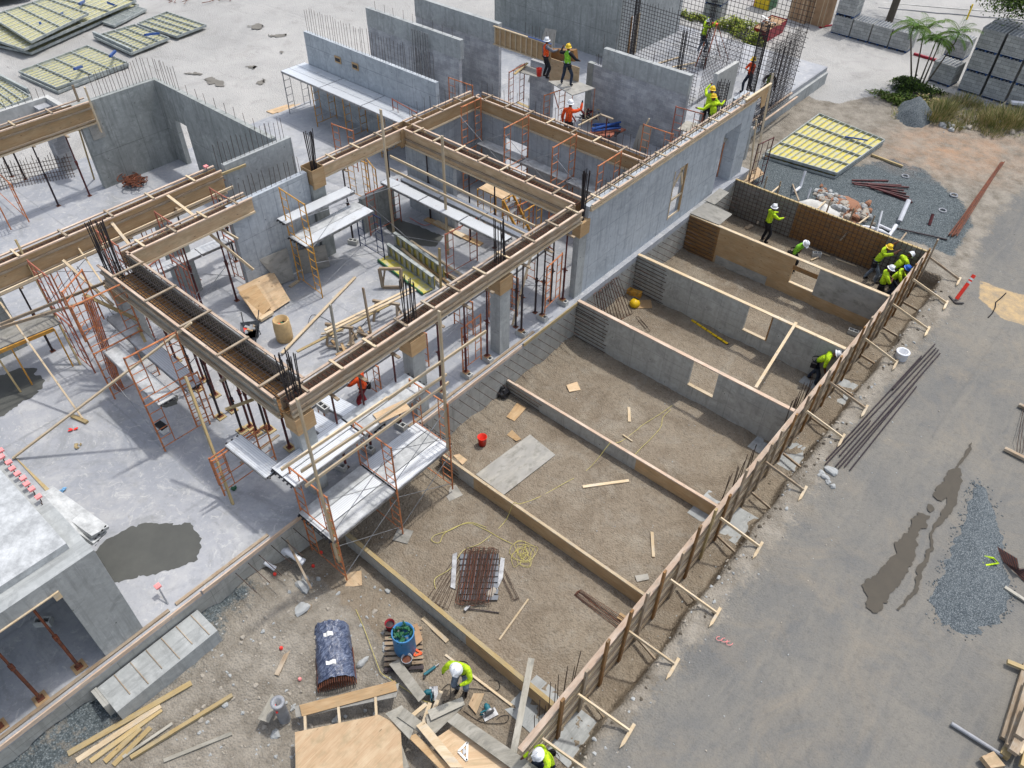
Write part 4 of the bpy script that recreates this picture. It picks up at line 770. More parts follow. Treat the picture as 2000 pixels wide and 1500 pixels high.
# upright bundle of folded orange frames
b_ = thing('folded_frames', tuple(g(188, 800, SL)), 'bundle of folded orange scaffold frames leaning upright left of the planks', 'scaffold frames')
bot = g(262, 760, SL); 
for k in range(5):
    o = Vector((k*.12-.25, k*.1-.2, 0)); q = Vector((-22.0+k*.07, 6.0+k*.03, 4.7)); p = Vector((-21.2+k*.06, 5.5+k*.03, 1.75))
    MB().tube(p, q, .022, 6).tube(p+Vector((.14, -.1, 0)), q+Vector((.14, -.1, .1)), .018, 5).tube(p.lerp(q, .3), p.lerp(q, .3)+Vector((.14, -.1, 0)), .014, 5).tube(p.lerp(q, .7), p.lerp(q, .7)+Vector((.14, -.1, 0)), .014, 5).build('frame', 'orange' if k % 2 else 'scaf_red', b_)
def pxboard(a, za, b, zb, w, h, mat, label, name='timber_board', cat='board', group=None):
    return board(g(*a, za), g(*b, zb), w, h, mat, label, group, name, cat)
pxboard((25,895), SL+.05, (374,630), 5.62, .09, .045, 'pine', 'long timber pole slanting from the slab up over the wide open beam')
pA = g(157,712,SL); board(pA, g(30,468,5.9), .1, .05, 'pine_yellow', 'thick yellow post leaning beside the plank bench', name='timber_post', cat='post', up=(0, 1, 0))
pA = g(163,820,SL); board(pA, g(0,590,4.6), .06, .05, 'pine', 'thin pale post leaning at the left edge', name='timber_post', cat='post', up=(0, 1, 0))
pA = g(40,765,SL); board(pA, g(-10,690,3.3), .08, .05, 'pine_yellow', 'short yellow leg under the plank bench', name='timber_post', cat='post', up=(0, 1, 0))
pA = g(455,985,SL); board(pA, g(362,735,5.0), .1, .06, 'pine_yellow', 'thick yellow post beside the lowest orange frame', name='timber_post', cat='post', up=(0, 1, 0))
pxboard((0,574), 5.0, (203,482), 5.0, .05, .09, 'pine', 'upper rail crossing the deep left beam at the edge', 'timber_rail', 'rail', 'rails at the left edge')
pxboard((0,634), 4.6, (239,538), 4.6, .05, .09, 'pine_old', 'darker rail below the upper rail at the left edge', 'timber_rail', 'rail', 'rails at the left edge')
pxboard((0,640), 4.3, (165,590), 4.3, .05, .09, 'pine_old', 'low dull rail behind the plank bench', 'timber_rail', 'rail', 'rails at the left edge')
pxboard((122,508), 5.4, (222,597), 4.0, .09, .05, 'pine', 'pale board sloping down to the grey planks')
pxboard((163,575), 4.6, (270,625), 3.9, .12, .04, 'pine_yellow', 'short yellowish board crossing the sloping board')
pxboard((138,462), 5.1, (222,585), 4.3, .05, .05, 'pine', 'thin batten sloping from the deep left beam')
pxboard((210,425), 5.4, (252,477), 4.9, .1, .04, 'pine', 'broad batten joining the two beam forms')
pxboard((325,380), 5.45, (390,430), 5.1, .1, .04, 'pine', 'doubled batten across the two beam forms, right one')
pxboard((198,480), 5.0, (455,365), 5.0, .05, .1, 'pine', 'long pale ledger rail between the two left beam forms', 'timber_rail', 'rail')
pxboard((370,365), 5.2, (480,322), 5.2, .06, .09, 'pine_yellow', 'yellow-green pole end sticking out past the left beam', 'timber_rail', 'rail')
pxboard((395,445), 4.9, (495,527), 3.2, .05, .09, 'pine', 'timber prop leaning on the middle room wall, lower')
pxboard((415,437), 4.9, (465,467), 4.5, .05, .09, 'pine', 'timber prop leaning on the middle room wall, upper')
pxboard((8,235), 3.6, (165,255), 4.2, .05, .09, 'pine', 'horizontal rail under the short left beam', 'timber_rail', 'rail')
board(g(184,350,SL), g(152,245,4.7), .06, .05, 'pine_yellow', 'thin yellow post in front of the stained dark wall', name='timber_post', cat='post', up=(0, 1, 0))
board(g(198,258,4.2), g(165,170,6.2), .1, .05, 'pine', 'tall board nailed beside the short left beam end', name='timber_post', cat='post', up=(0, 1, 0))
MB().bar((-33.42, 12.1, 4.2), (-33.42, 12.1, 6.1), .09, .05, up=(1, 0, 0)).build('timber_post', 'pine_old', None, 'upright board at the end of the short left beam form', 'post')
MB().box(-33.02, 11.95, 3.9, -33.0, 12.5, 5.4).build('form_sheet', 'ply_cement', None, 'grey sheet closing the end of the short left beam form', 'form sheet')
# yellow plank bench
bn = thing('plank_bench', (-24.5, 2.5, SL), 'yellow framed bench with pale plywood top at the left edge', 'bench')
A_, B_ = g(-40,700,3.4), g(104,640,3.4); n_ = Vector((-.55, .35, 0))
MB().bar(A_+n_*.9, B_+n_*.9, .95, .04).build('top', 'ply_cement', bn); MB().bar(A_-Vector((0, 0, .06)), B_-Vector((0, 0, .06)), .05, .12).build('rail', 'scaf_yellow', bn)
for q in (B_, A_.lerp(B_, .4)): MB().tube((q.x, q.y, SL), (q.x, q.y, 3.35), .025, 6).build('leg', 'scaf_yellow', bn)
for i, (a, b, c) in enumerate((((0,385),(60,440),(45,330)), ((-40,330),(25,455),(20,350)))):
    p, q = g(*a, SL), g(*b, SL); scaffold('orange rolling frame on wheels at the left edge, '+['front', 'back'][i], [((p.x, p.y), (q.x, q.y), SL+.15, 1.75)], 'orange')
# --- S3 yellow and blue scaffold in the middle room
fr = [((-21.37, 13.05), (-19.87, 12.95), SL, 1.97, 'scaf_yellow'), ((-21.37, 13.05), (-19.87, 12.95), SL+2, 1.95, 'scaf_yellow'), ((-21.4, 16.15), (-19.89, 16.08), SL, 1.97, 'scaf_blue')]
scaffold('yellow scaffold with one dark blue end frame in the middle room', fr, 'scaf_yellow', xb((-19.87, 12.95), (-19.89, 16.08), 2.2, 3.3)+[((-19.87, 12.95, 5.2), (-19.89, 17.2, 4.6)), ((-19.87, 12.95, 3.95), (-21.0, 16.1, 4.7))])
for j in range(2): plank((-21.05+j*.5, 12.95, 3.76), (-21.05+j*.5, 16.15, 3.76), .48, 'lower plank of the yellow scaffold, '+['wall side', 'room side'][j], 'alu_dirty' if j == 0 else 'alu')
plank((-21.45, 12.9, 4.35), (-21.35, 16.0, 4.35), .5, 'upper bright plank of the yellow scaffold close to the wall')
# --- S4 planks and rails along the middle crossing beam
scaffold('reddish ladder frames under the two rows of metal planks', [((-21.6, 16.9), (-21.5, 18.5), SL, 1.97), ((-17.3, 16.9), (-17.2, 18.5), SL, 1.97)], 'scaf_red', xb((-21.6, 16.9), (-17.3, 16.9), 2.0, 3.3)+[((-17.3, 16.9, 2.2), (-14, 16.9, 2.4))])
for j, y in enumerate((18.05, 18.85)):
    for i in range(3): plank((-21.7+i*2.15+j*.3, y, 3.75-j*.1), (-19.6+i*2.15+j*.3, y, 3.75-j*.1), .5, ORD[i]+' plank from the rear in the '+['front', 'back'][j]+' row below the crossing beam', 'alu')
for i, (f, t_) in enumerate((((769,455),(755,213)), ((875,497),(870,265)), ((994,395),(992,322)))):
    b0 = g(*f, SL); z = vz(b0, *t_); board(b0, (b0.x, b0.y, z), .1, .05, 'pine_yellow' if i == 2 else 'pine', 'tall timber post carrying the guard rails of the plank rows, '+['left', 'middle', 'right'][i], 'tall guard rail posts', 'timber_post', 'post', up=(0, 1, 0))
Yr = g(769,455,SL).y
for i, (a, b) in enumerate((((762,305),(1045,442)), ((762,330),(1035,462)))):
    board(gy(*a, Yr+.1), gy(*b, Yr+.1), .05, .09, 'pine', ['upper', 'lower'][i]+' guard rail in front of the plank rows', 'guard rails of the plank rows', 'guard_rail', 'rail')
MB().bar(gx(858,485,-17.0), gx(861,563,-17.0), .09, .05, up=(0, 1, 0)).build('timber_post', 'pine_yellow', None, 'short yellow post among the lumber behind the front beam', 'post')
# --- S5 orange scaffold along the arched doorway wall
xs5 = (-21.0, -18.6, -16.2, -14.1)
fr = []
for x in xs5[1:]: fr += [((x, 21.7), (x, 23.2), SL, 1.97), ((x, 21.7), (x, 23.2), SL+2, 1.95)]
fr.append(((-21.2, 22.0), (-21.2, 23.2), SL+2, 1.9)); fr.append(((-21.2, 22.0), (-21.2, 23.2), SL, 1.9))
scaffold('orange scaffold with silver braces along the arched doorway wall', fr, 'orange', xb((-21, 21.7), (-18.6, 21.7), 4.0, 5.4)+xb((-18.6, 21.7), (-16.2, 21.7), 4, 5.4)+xb((-16.2, 21.7), (-14.1, 21.7), 4.0, 5.4))
for i in range(3): plank((xs5[i], 22.95, 3.8), (xs5[i+1]-.05, 22.95, 3.8), .5, ORD[i]+' pale plank from the left along the arched doorway wall', 'alu_dirty')
t = thing('stair_tower', (-17.6, 20.6, SL), 'bright yellow stair tower with a pale landing behind the middle crossing beam', 'stair tower')
for x in (-18.6, -17.3, -16.2): frame_mesh((x, 20.1), (x, 21.2), SL, 1.95).build('frame', 'scaf_yellow', t)
MB().bar((-18.6, 20.65, SL+1.95), (-17.35, 20.65, SL+1.95), 1.0, .05).build('landing', 'ply_pale', t)
MB().bar((-17.3, 20.15, SL+1.9), (-16.0, 20.15, SL+.1), .05, .12).bar((-17.3, 20.75, SL+1.9), (-16.0, 20.75, SL+.1), .05, .12).build('stringers', 'scaf_yellow', t)
b = MB()
for k in range(7): b.bar((-17.2+k*.18, 20.17, SL+1.7-k*.25), (-17.2+k*.18, 20.73, SL+1.7-k*.25), .16, .025)
b.build('treads', 'galv', t)
# --- S7 big platform before the panelled wall
scaffold('thin frames below the big metal platform of the panelled wall', [((-33.1, 21.75), (-33.1, 23.1), SL, 2.1, 'galv'), ((-30.9, 21.75), (-30.9, 23.0), SL, 2.1), ((-28.6, 21.75), (-28.6, 23.0), SL, 2.1), ((-26.2, 21.75), (-26.2, 23.0), SL, 2.1)], 'scaf_yellow', xb((-30.9, 21.75), (-28.6, 21.75), 2.2, 3.6)+xb((-28.6, 21.75), (-26.2, 21.75), 2.2, 3.6))
for i in range(3):
    for j in range(3): plank((-33.2+i*2.95, 22.0+j*.49, 3.86), (-30.3+i*2.95, 22.0+j*.49, 3.86), .47, ['left', 'middle', 'right'][i]+' plank, '+['outer', 'centre', 'wall side'][j]+' row, of the big platform by the panelled wall', 'alu')
def fpx(label, f1, f2, tp, mat, h=None):
    a, b = g(*f1, SL), g(*f2, SL); z = vz(a, *tp); return scaffold(label, [((a.x, a.y), (b.x, b.y), max(SL, z-1.95), min(1.95, z-SL))], mat)
fpx('red frame standing on the end of the big metal platform', (776,300), (822,328), (768,192), 'scaf_red')
fpx('orange frame behind the middle room wall with thin bars', (535,380), (580,400), (522,298), 'orange')
fpx('orange frame beside the slim rear column', (662,335), (702,350), (650,240), 'orange')
fpx('orange frame behind the crossing collar', (688,390), (728,408), (676,300), 'scaf_yellow')
fpx('yellow arched frame close to the two rows of planks', (744,425), (722,395), (732,330), 'scaf_yellow')
fpx('orange frame on the far slab beside the white doorway', (880,245), (925,262), (870,150), 'orange')
fpx('red frame left of the red stepladder', (993,240), (1022,222), (987,140), 'scaf_red')
fpx('orange frame carrying the grey sheet platform', (1060,255), (1100,240), (1052,185), 'orange')
fpx('orange frame in the corner behind the block wall', (1245,330), (1300,350), (1240,240), 'orange')
fpx('orange frame reaching up beside the two yellow-shirted workers', (1300,330), (1350,345), (1303,205), 'scaf_red')
fpx('orange frame at the end of the deep left beam', (428,385), (470,405), (412,340), 'orange')
scaffold('orange frames under the grey deck inside the far end of the front beam', [((-15.0, 16.9), (-13.8, 16.9), SL, 1.7), ((-15.0, 18.9), (-13.8, 18.9), SL, 1.9)], 'orange', xb((-13.8, 16.9), (-13.8, 18.9), 2, 3.1))
plank((-14.5, 16.8, 3.45), (-14.5, 19.0, 3.6), .9, 'grey wide deck inside the far end of the front beam', 'alu_dirty')
board((-13.6, 16.4, SL), (-13.6, 17.6, 5.0), .07, .05, 'pine', 'pale slanting post by the grey deck inside the front beam', name='timber_post', cat='post')
# ladder frames at the doorway beyond the big wall
t = fpx('orange frame inside the doorway beyond the big wall', (1400,345), (1416,325), (1411,275), 'orange')
board((-12.6, 32.9, .9), (-13.3, 33.9, 5.6), .09, .05, 'pine', 'long pale pole leaning on the bar mesh beyond the big wall', name='timber_post', cat='post')
board((-12.5, 32.3, .85), (-12.75, 31.95, 4.3), .06, .05, 'pine', 'thin timber prop against the end of the big wall', name='timber_post', cat='post')
scaffold('dark red frame leaning outside the far end of the big wall', [((-12.4, 32.0), (-12.2, 33.1), .85, 2.4)], 'shore')

# denser frames where the photograph shows them tangled
fpx('orange frame in the tangle left of the rear corner column', (205,745), (238,700), (150,560), 'orange')
fpx('orange frame leaning among the long rails at the left', (150,640), (175,600), (110,505), 'orange')
fpx('reddish frame behind the bright plank beside the open beam', (330,640), (352,622), (290,520), 'scaf_red')
fpx('orange frame under the deep left beam near its far end', (300,520), (325,505), (268,420), 'orange')
fpx('orange frame between the block-footed shores and the big wall', (1062,640), (1090,612), (1058,520), 'orange')
fpx('orange frame behind the third front column', (955,640), (985,618), (948,530), 'orange')
fpx('orange frame at the rear foot of the front beam', (905,735), (940,708), (898,640), 'orange')
fpx('orange frame right of the yellow stair tower', (1010,470), (1040,455), (1003,400), 'orange')
fpx('orange frame below the open cage beam near its middle', (392,850), (425,835), (350,740), 'orange')
for i, (a, za, b_, zb) in enumerate((((240,640),SL,(150,520),5.2), ((290,700),SL,(395,560),5.0), ((345,735),SL,(440,640),4.6), ((60,500),5.0,(120,640),2.5), ((430,700),SL+.2,(300,660),4.5))):
    t = thing('diagonal_brace', tuple(g(*a, za)), 'thin silver diagonal brace in the left scaffold tangle, '+ORD[i], 'brace', 'silver braces in the left tangle'); MB().tube(g(*a, za), g(*b_, zb), .014, 5).build('tube', 'galv', t)
for i, (a, za, b_, zb, m_) in enumerate((((470,905),SL,(545,850),SL,'pine_old'), ((295,560),4.7,(345,620),4.7,'pine_yellow'), ((270,640),3.6,(300,700),3.5,'pine_yellow'), ((520,690),4.4,(430,745),4.4,'pine_old'), ((495,780),4.3,(440,800),4.3,'pine_yellow'))):
    board(g(*a, za), g(*b_, zb), .09, .05, m_, 'short loose timber among the left scaffolds, '+ORD[i], 'loose timbers among the left scaffolds')

P_, Q_ = g(300,530,3.4), g(466,457,3.4); plank(P_, P_.lerp(Q_, .5), .5, 'pale plank under the beam forms, left piece, between the two left rooms'); plank(P_.lerp(Q_, .51), Q_, .5, 'pale plank under the beam forms, right piece, reaching the stub wall')
# ================= loose things in and around the pit =================
def flat(pts, z, th, mat, label, name, cat, group=None, pz=None):
    P_ = [g(x, y, z) for x, y in pts]; m_ = MB(); L = (P_[1]-P_[0]).length; W_ = (P_[2]-P_[1]).length; r_ = RNG.random()*40
    up = Vector((0, 0, th)); uv = [(r_, r_), (r_+L, r_), (r_+L, r_+W_), (r_, r_+W_)]+[(r_, r_)]*9
    n = len(P_); a = (P_[1]-P_[0]).cross(P_[2]-P_[1])
    if a.z < 0: P_ = P_[::-1]; uv = uv[:n][::-1]
    m_.face([p+up for p in P_], uv[:n]); m_.face(P_[::-1], uv[:n])
    for i in range(n): j = (i+1) % n; m_.face([P_[i], P_[j], P_[j]+up, P_[i]+up], [(r_, r_), (r_+1, r_), (r_+1, r_+th), (r_, r_+th)])
    return m_.build(name, mat, None, label, cat, group)
def gb(a, b, w, mat, label, h=.04, za=None, zb=None, name='timber_board', group=None):
    pa, pb = g(*a, 0 if za is None else za), g(*b, 0 if (zb if zb is not None else za) is None else (zb if zb is not None else za))
    if za is None: pa.z = zg(pa.x, pa.y)+h/2+.01; pb.z = zg(pb.x, pb.y)+h/2+.01
    return board(pa, pb, w, h, mat, label, group, name)
flat([(929,927),(1035,849),(1085,889),(984,967)], .02, .02, 'ply_cement', 'large grey cement-stained sheet lying in the pit near the red bucket', 'form_sheet', 'sheet')
flat([(989,815),(1010,787),(1028,797),(1005,823)], .02, .02, 'ply', 'small orange plywood offcut between the black bag and the low form wall', 'plywood_offcut', 'plywood')
flat([(1106,753),(1127,746),(1134,762),(1112,766)], .02, .02, 'ply_pale', 'small square plywood piece near the first tall pit wall', 'plywood_offcut', 'plywood')
flat([(1240,1125),(1265,1121),(1268,1132),(1244,1137)], .02, .02, 'ply_cement', 'small grey square piece near the low pit wall end', 'plywood_offcut', 'plywood')
flat([(885,890),(897,887),(913,899),(903,908)], .02, .02, 'ply_pale', 'small pale square piece beside the low wall and scaffold', 'plywood_offcut', 'plywood')
flat([(990,850),(1000,840),(1018,858),(1008,862)], .012, .02, 'ply', 'dirty corner piece peeping from under the grey sheet', 'plywood_offcut', 'plywood')
gb((1228,797),(1229,825), .1, 'pine', 'short board lying upright in the picture between low and tall pit walls')
gb((1138,952),(1228,940), .1, 'pine', 'pale board lying across the middle bay of the pit')
gb((1273,1040),(1276,1089), .09, 'pine', 'pinkish board in the near bay of the pit, right part')
gb((1216,851),(1235,863), .04, 'pine', 'tiny batten next to the yellow cord')
gb((975,1250),(1032,1172), .05, 'pine', 'thin pale batten lying near the hammer')
gb((1000,1485),(1038,1286), .16, 'wood_grey', 'long grey board lying across the nearest low pit wall', za=.62)
gb((826,1208),(874,1255), .12, 'pine', 'pale board between blue barrel and the low pit wall')
gb((1476,757),(1555,630), .1, 'pine', 'white board resting across two tall pit walls', za=1.80)
gb((870,1280),(1000,1380), .06, 'pine', 'thin batten beside the crouching worker')
gb((610,1195),(545,1330), .12, 'pine_old', 'grey-brown board slanting to the grey cylinder')
gb((553,1040),(608,1150), .06, 'pine_old', 'weathered batten leaning on the slab edge by the white pipes', za=1.2, zb=.55)
gb((160,1500),(388,1357), .14, 'pine_yellow', 'longest yellow board of the lumber pile at the bottom left', name='lumber_board')
gb((175,1512),(330,1402), .14, 'pine', 'pinkish board on the lumber pile at the bottom left', name='lumber_board')
gb((200,1512),(331,1408), .12, 'pine_yellow', 'second yellow board of the bottom left lumber pile', name='lumber_board')
gb((225,1510),(292,1445), .13, 'pine_yellow', 'third yellow board of the bottom left lumber pile', name='lumber_board')
gb((240,1515),(310,1442), .12, 'pine_yellow', 'short yellow board of the bottom left lumber pile', name='lumber_board')
gb((272,1500),(462,1373), .1, 'pine_yellow', 'greenish yellow post lying right of the lumber pile', .08)
gb((258,1500),(350,1432), .07, 'wood_grey', 'grey batten between yellow pile and greenish post')
gb((330,1500),(457,1440), .09, 'wood_grey', 'grey board lying at the bottom edge left of the orange sheet')
# plywood work table at bottom
t = thing('plywood_platform', tuple(g(680, 1460, .5)), 'wide orange plywood platform on timber runners at the bottom edge', 'platform')
zt = .55
P_ = [g(576,1430,zt), g(578,1540,zt), g(790,1540,zt), g(782,1418,zt), g(740,1396,zt)]
b = MB(); b.face([p for p in P_], [(p.y, p.x) for p in P_]); 
for i in range(5): j = (i+1) % 5; b.face([P_[j], P_[i], P_[i]-Vector((0, 0, .03)), P_[j]-Vector((0, 0, .03))], [(0, 0), (1, 0), (1, .05), (0, .05)])
b.build('top_sheet', 'ply_pale', t); b = MB()
for a in (((595,1380),(600,1500)), ((660,1370),(672,1500)), ((733,1355),(740,1480))):
    MB().bar(g(*a[0], zt-.08), g(*a[1], zt-.08), .06, .1).build('runner', 'pine', t)
flat([(585,1378),(772,1330),(776,1350),(590,1400)], .50, .03, 'ply', 'long ragged orange plywood strip on the runners', 'plywood_strip', 'plywood')
flat([(576,1380),(780,1335),(774,1362),(578,1402)], .46, .025, 'ply_cement', 'grey plywood strip beneath the ragged orange one', 'plywood_strip', 'plywood')
deb = [((753,1395),(785,1378),(812,1418),(800,1445),.58,'wood_grey','blunt grey board across the corner of the plywood platform'),((775,1400),(790,1383),(842,1425),(832,1440),.62,'wood_grey','grey board with clipped end beside the plywood platform'),
 ((813,1418),(828,1408),(905,1500),(880,1500),.72,'pine','pale orange plank on top of the debris heap'),((797,1440),(812,1434),(880,1500),(862,1505),.55,'ply','orange plywood piece under the pale plank'),
 ((873,1410),(893,1393),(1050,1500),(1010,1510),.66,'wood_grey','long wide grey plank on the debris heap'),((835,1388),(903,1362),(908,1377),(842,1408),.6,'wood_grey','upper grey offcut of the crossed pair'),
 ((832,1398),(905,1380),(852,1432),(838,1440),.52,'wood_grey','lower grey offcut of the crossed pair'),((855,1440),(885,1420),(1000,1500),(900,1510),.48,'ply_pale','plywood sheet carrying the white triangle'),
 ((760,1298),(780,1288),(832,1358),(818,1372),.3,'wood_grey','worn grey plank from the pallet towards the saw'),((915,1377),(925,1355),(946,1355),(930,1395),.05,'ply_pale','small orange plank behind the second saw'),
 ((785,1455),(800,1500),(770,1510),(778,1480),.4,'wood_grey','dark grey scrap at the bottom edge under the heap')]
for d in deb: flat([d[0], d[1], d[2], d[3]], d[4], .03, d[5], d[6], 'scrap_board', 'board')
for a, b_, l in (((803,1400),(833,1375),'left'), ((828,1410),(840,1373),'middle'), ((846,1390),(862,1350),'right')): gb(a, b_, .1, 'pine', 'short pale batten end beside the crossed grey offcuts, '+l, za=.45)
b = thing('layout_square', tuple(g(908, 1470, .53)), 'white triangular layout square on the plywood sheet', 'square')
TR = [g(895,1468,.53), g(913,1450,.53), g(912,1486,.53)]
for i in range(3): MB().bar(TR[i]+Vector((0, 0, .01)), TR[(i+1) % 3]+Vector((0, 0, .01)), .05, .012).build('side', 'paper_white', b)
MB().face([p+Vector((0, 0, .006)) for p in (TR[0].lerp(TR[1], .5), TR[1].lerp(TR[2], .5), TR[2].lerp(TR[0], .5))]).build('plate', 'galv', b)
# red bucket
def bucket(p, r, h, mat, label, fill=None, name='bucket', handle=True, tilt=0):
    t = thing(name, tuple(p), label, 'bucket'); t['_loc'] = (0, 0, 0)
    MB().lathe((0, 0, 0), [(0.001, .01), (r*.8, .01), (r*.82, 0), (r, h*.96), (r*1.07, h*.97), (r*1.07, h), (r*.95, h), (r*.78, .03), (.001, .03)], 20).build('shell', mat, t, weld=True, smooth=True)
    if fill: MB().lathe((0, 0, 0), [(.001, h*.75), (r*.9, h*.7)], 14).build('contents', fill, t)
    if handle:
        MB().path([(r*1.05*math.cos(a), .02+r*.4*math.sin(a)*.3-r*1.1*math.sin(a), h*.9-.1*math.sin(a)) for a in [k*math.pi/8 for k in range(9)]], .006, 5).build('handle', 'galv', t)
    return t
p = g(942,868); bucket((p.x, p.y, .01), .155, .37, 'plastic_red', 'bright red bucket standing on the pit dirt near the metal platform')
# black bag
p = g(981,772); b = MB(); rg = random.Random(4)
prof = [(.001, 0), (.2, .02), (.27, .12), (.25, .25), (.16, .36), (.07, .4), (.1, .46), (.001, .44)]
b.lathe((p.x, p.y, 0), prof, 12); b.v = [(v[0]+rg.uniform(-.03, .03), v[1]+rg.uniform(-.03, .03), v[2]+rg.uniform(-.02, .02)) for v in b.v]
b.build('trash_bag', 'black_plastic', None, 'knotted black bag against the retaining wall by the low form wall', 'bag', weld=True)
# yellow extension cords
def cord(pts, mat, label, z=.03, r=.009, name='extension_cable', cat='cord', sub=6):
    P_ = [g(x, y, zz) for (x, y, zz) in [(q[0], q[1], q[2] if len(q) > 2 else z) for q in pts]]; out = []
    for i in range(len(P_)-1):
        a, b, c, d = P_[max(i-1, 0)], P_[i], P_[i+1], P_[min(i+2, len(P_)-1)]
        for k in range(sub):
            t_ = k/sub; out.append(.5*((2*b)+(c-a)*t_+(2*a-5*b+4*c-d)*t_*t_+(-a+3*b-3*c+d)*t_**3))
    out.append(P_[-1]); return MB().path(out, r, 5).build(name, mat, None, label, cat)
cord([(1313,792),(1290,808),(1255,830),(1243,840),(1213,862),(1192,866,.5),(1189,868,.58),(1150,915),(1100,945),(1050,972),(1015,984,.5),(1003,983,.58),(985,1020),(940,1060),(905,1075),(880,1110),(850,1130),(851,1150)], 'cord_yellow', 'yellow extension cord running across the low form walls')
cord([(1310,800),(1295,815),(1290,835),(1268,860),(1255,872),(1240,888)], 'cord_yellow', 'thin yellow cord branch ending behind the low form wall', r=.009)
cord([(950,1030),(915,1020),(880,1035),(850,1045),(843,1055),(858,1060),(870,1040),(912,1022),(945,1033),(975,1050),(985,1055),(1000,1062)], 'cord_yellow', 'yellow cord loop north of the stirrup pile', r=.009)
pts = []; rg = random.Random(3); cx, cy = 1022, 1082
for k in range(64): a = k*.9+rg.uniform(-.5, .5); r_ = 15+11*math.sin(k*.37)+rg.uniform(-7, 7); pts.append((cx+math.cos(a)*r_*(.9+.3*math.sin(k*.11)), cy+math.sin(a)*r_*.9+8*math.sin(k*.2)))
cord(pts, 'cord_yellow', 'tangled coil of yellow cord beside the stirrup pile', sub=3, r=.006, name='cable_coil')
cord([(695,1190),(712,1230),(738,1300),(745,1315),(760,1325),(790,1345),(830,1370),(848,1368)], 'cord_yellow', 'yellow cord running past the pallet to the saw', z=.1, r=.009)
cord([(850,1362),(870,1340),(880,1338),(878,1365),(865,1372),(900,1385),(905,1350),(925,1345),(960,1350),(975,1345),(972,1330),(955,1328)], 'rubber', 'dark cable looping around the crouching worker', r=.008)
cord([(905,1388),(940,1410),(985,1412),(993,1398),(980,1398),(970,1405)], 'rubber', 'dark cable of the second saw', r=.008)
# stirrup piles
def hoop(b, c, ang, L, w, z, r=.008):
    dx, dy = math.cos(ang), math.sin(ang); nx_, ny_ = -dy, dx
    pts = [(-L/2, -w/2), (L/2, -w/2), (L/2, w/2), (-L/2, w/2), (-L/2, -w/2)]
    P_ = [Vector((c[0]+dx*u+nx_*v, c[1]+dy*u+ny_*v, z)) for u, v in pts]
    for a, d in zip(P_, P_[1:]): b.tube(a, d, r, 4, cap=False)
t = thing('stirrup_pile', tuple(g(930,1125)), 'pile of rusty rectangular stirrups lying on blue-grey form boards', 'stirrup pile')
a0, a1 = g(905,1180), g(925,1075); ang = math.atan2(a1.y-a0.y, a1.x-a0.x)
for k in range(30):
    b = MB(); c = g(905+k*1.9, 1125+RNG.uniform(-5, 5), .1); hoop(b, c, ang+RNG.uniform(-.06, .06), 1.75, .16, .09+RNG.uniform(0, .1)); b.build('stirrup', 'rebar' if k % 3 else 'rust', t)
for k in range(5):
    b = MB(); c = g(868+k*5, 1128+k*3, .04); hoop(b, c, ang-.35+k*.05, 1.6, .16, .03); b.build('stirrup', 'rebar', t)
for k in range(2):
    b = MB(); c = g(985+k*3, 1128, .04); hoop(b, c, ang+.55, 1.5, .14, .03); b.build('stirrup', 'rebar', t)
for k in range(8):
    flat([(900,1083+k*11.5),(974,1083+k*11.5),(974-k*.3,1092+k*11.5),(898,1092+k*11.5)], .03, .03, 'grey_plastic', 'blue-grey board under the stirrup pile, '+ORD[k]+' from the far end', 'form_board', 'board', 'blue-grey boards under the stirrups')
flat([(884,1084),(893,1080),(889,1152),(880,1148)], .015, .04, 'galv', 'strip of white film left of the stirrup pile', 'plastic_film', 'film'); flat([(978,1090),(986,1092),(982,1130),(970,1155)], .015, .04, 'galv', 'strip of white film right of the stirrup pile', 'plastic_film', 'film')
t = thing('sledge_hammer', tuple(g(940,1190)), 'sledge hammer lying below the stirrup pile', 'hammer'); a, b_ = g(912,1188,.05), g(975,1197,.03)
MB().tube(a, b_, .018, 6).build('handle', 'shore_dark', t); MB().bar(a+Vector((0, 0, 0))+(Vector((.0, .1, 0))), a-Vector((0, .1, 0)), .08, .08).build('head', 'galv', t)
def rock(p, r, mat='stone', seed=0, sq=.6):
    rg = random.Random(seed); bm = bmesh.new(); bmesh.ops.create_icosphere(bm, subdivisions=2, radius=1); b = MB()
    ax = [rg.uniform(.7, 1.2) for _ in range(3)]; k = {}
    for v in bm.verts: 
        f = 1+.22*math.sin(v.co.x*3+seed)+.18*math.sin(v.co.y*4+seed*2)+rg.uniform(-.08, .08); k[v.index] = (p[0]+v.co.x*f*r*ax[0], p[1]+v.co.y*f*r*ax[1], p[2]+r*sq*.5+v.co.z*f*r*sq)
    for f in bm.faces: b.face([k[v.index] for v in f.verts])
    bm.free(); return b
p = g(959,1160); rock(p, .13, seed=2).build('stone', 'stone', None, 'pale stone on the corner of the stirrup pile', 'stone')
t = thing('stirrup_bundle', tuple(g(1165,1190)), 'bundle of long narrow rusty loops leading to the road side form', 'stirrup bundle')
for k in range(5):
    b = MB(); a, c = g(1125+k*1.5, 1158-k*.6, .03+k*.012), g(1208+k*2, 1222-k*2.5, .03+k*.012); d = c-a; hoop(b, a.lerp(c, .5), math.atan2(d.y, d.x), d.length, .16, .03+k*.014); b.build('loop', 'rebar' if k % 2 else 'rust', t)
b = MB(); hoop(b, g(1185,1162), .2, .2, .1, .03); 
gb((1208,1202),(1228,1214), .2, 'ply', 'small triangular plywood scrap under the looped bars', za=.05)
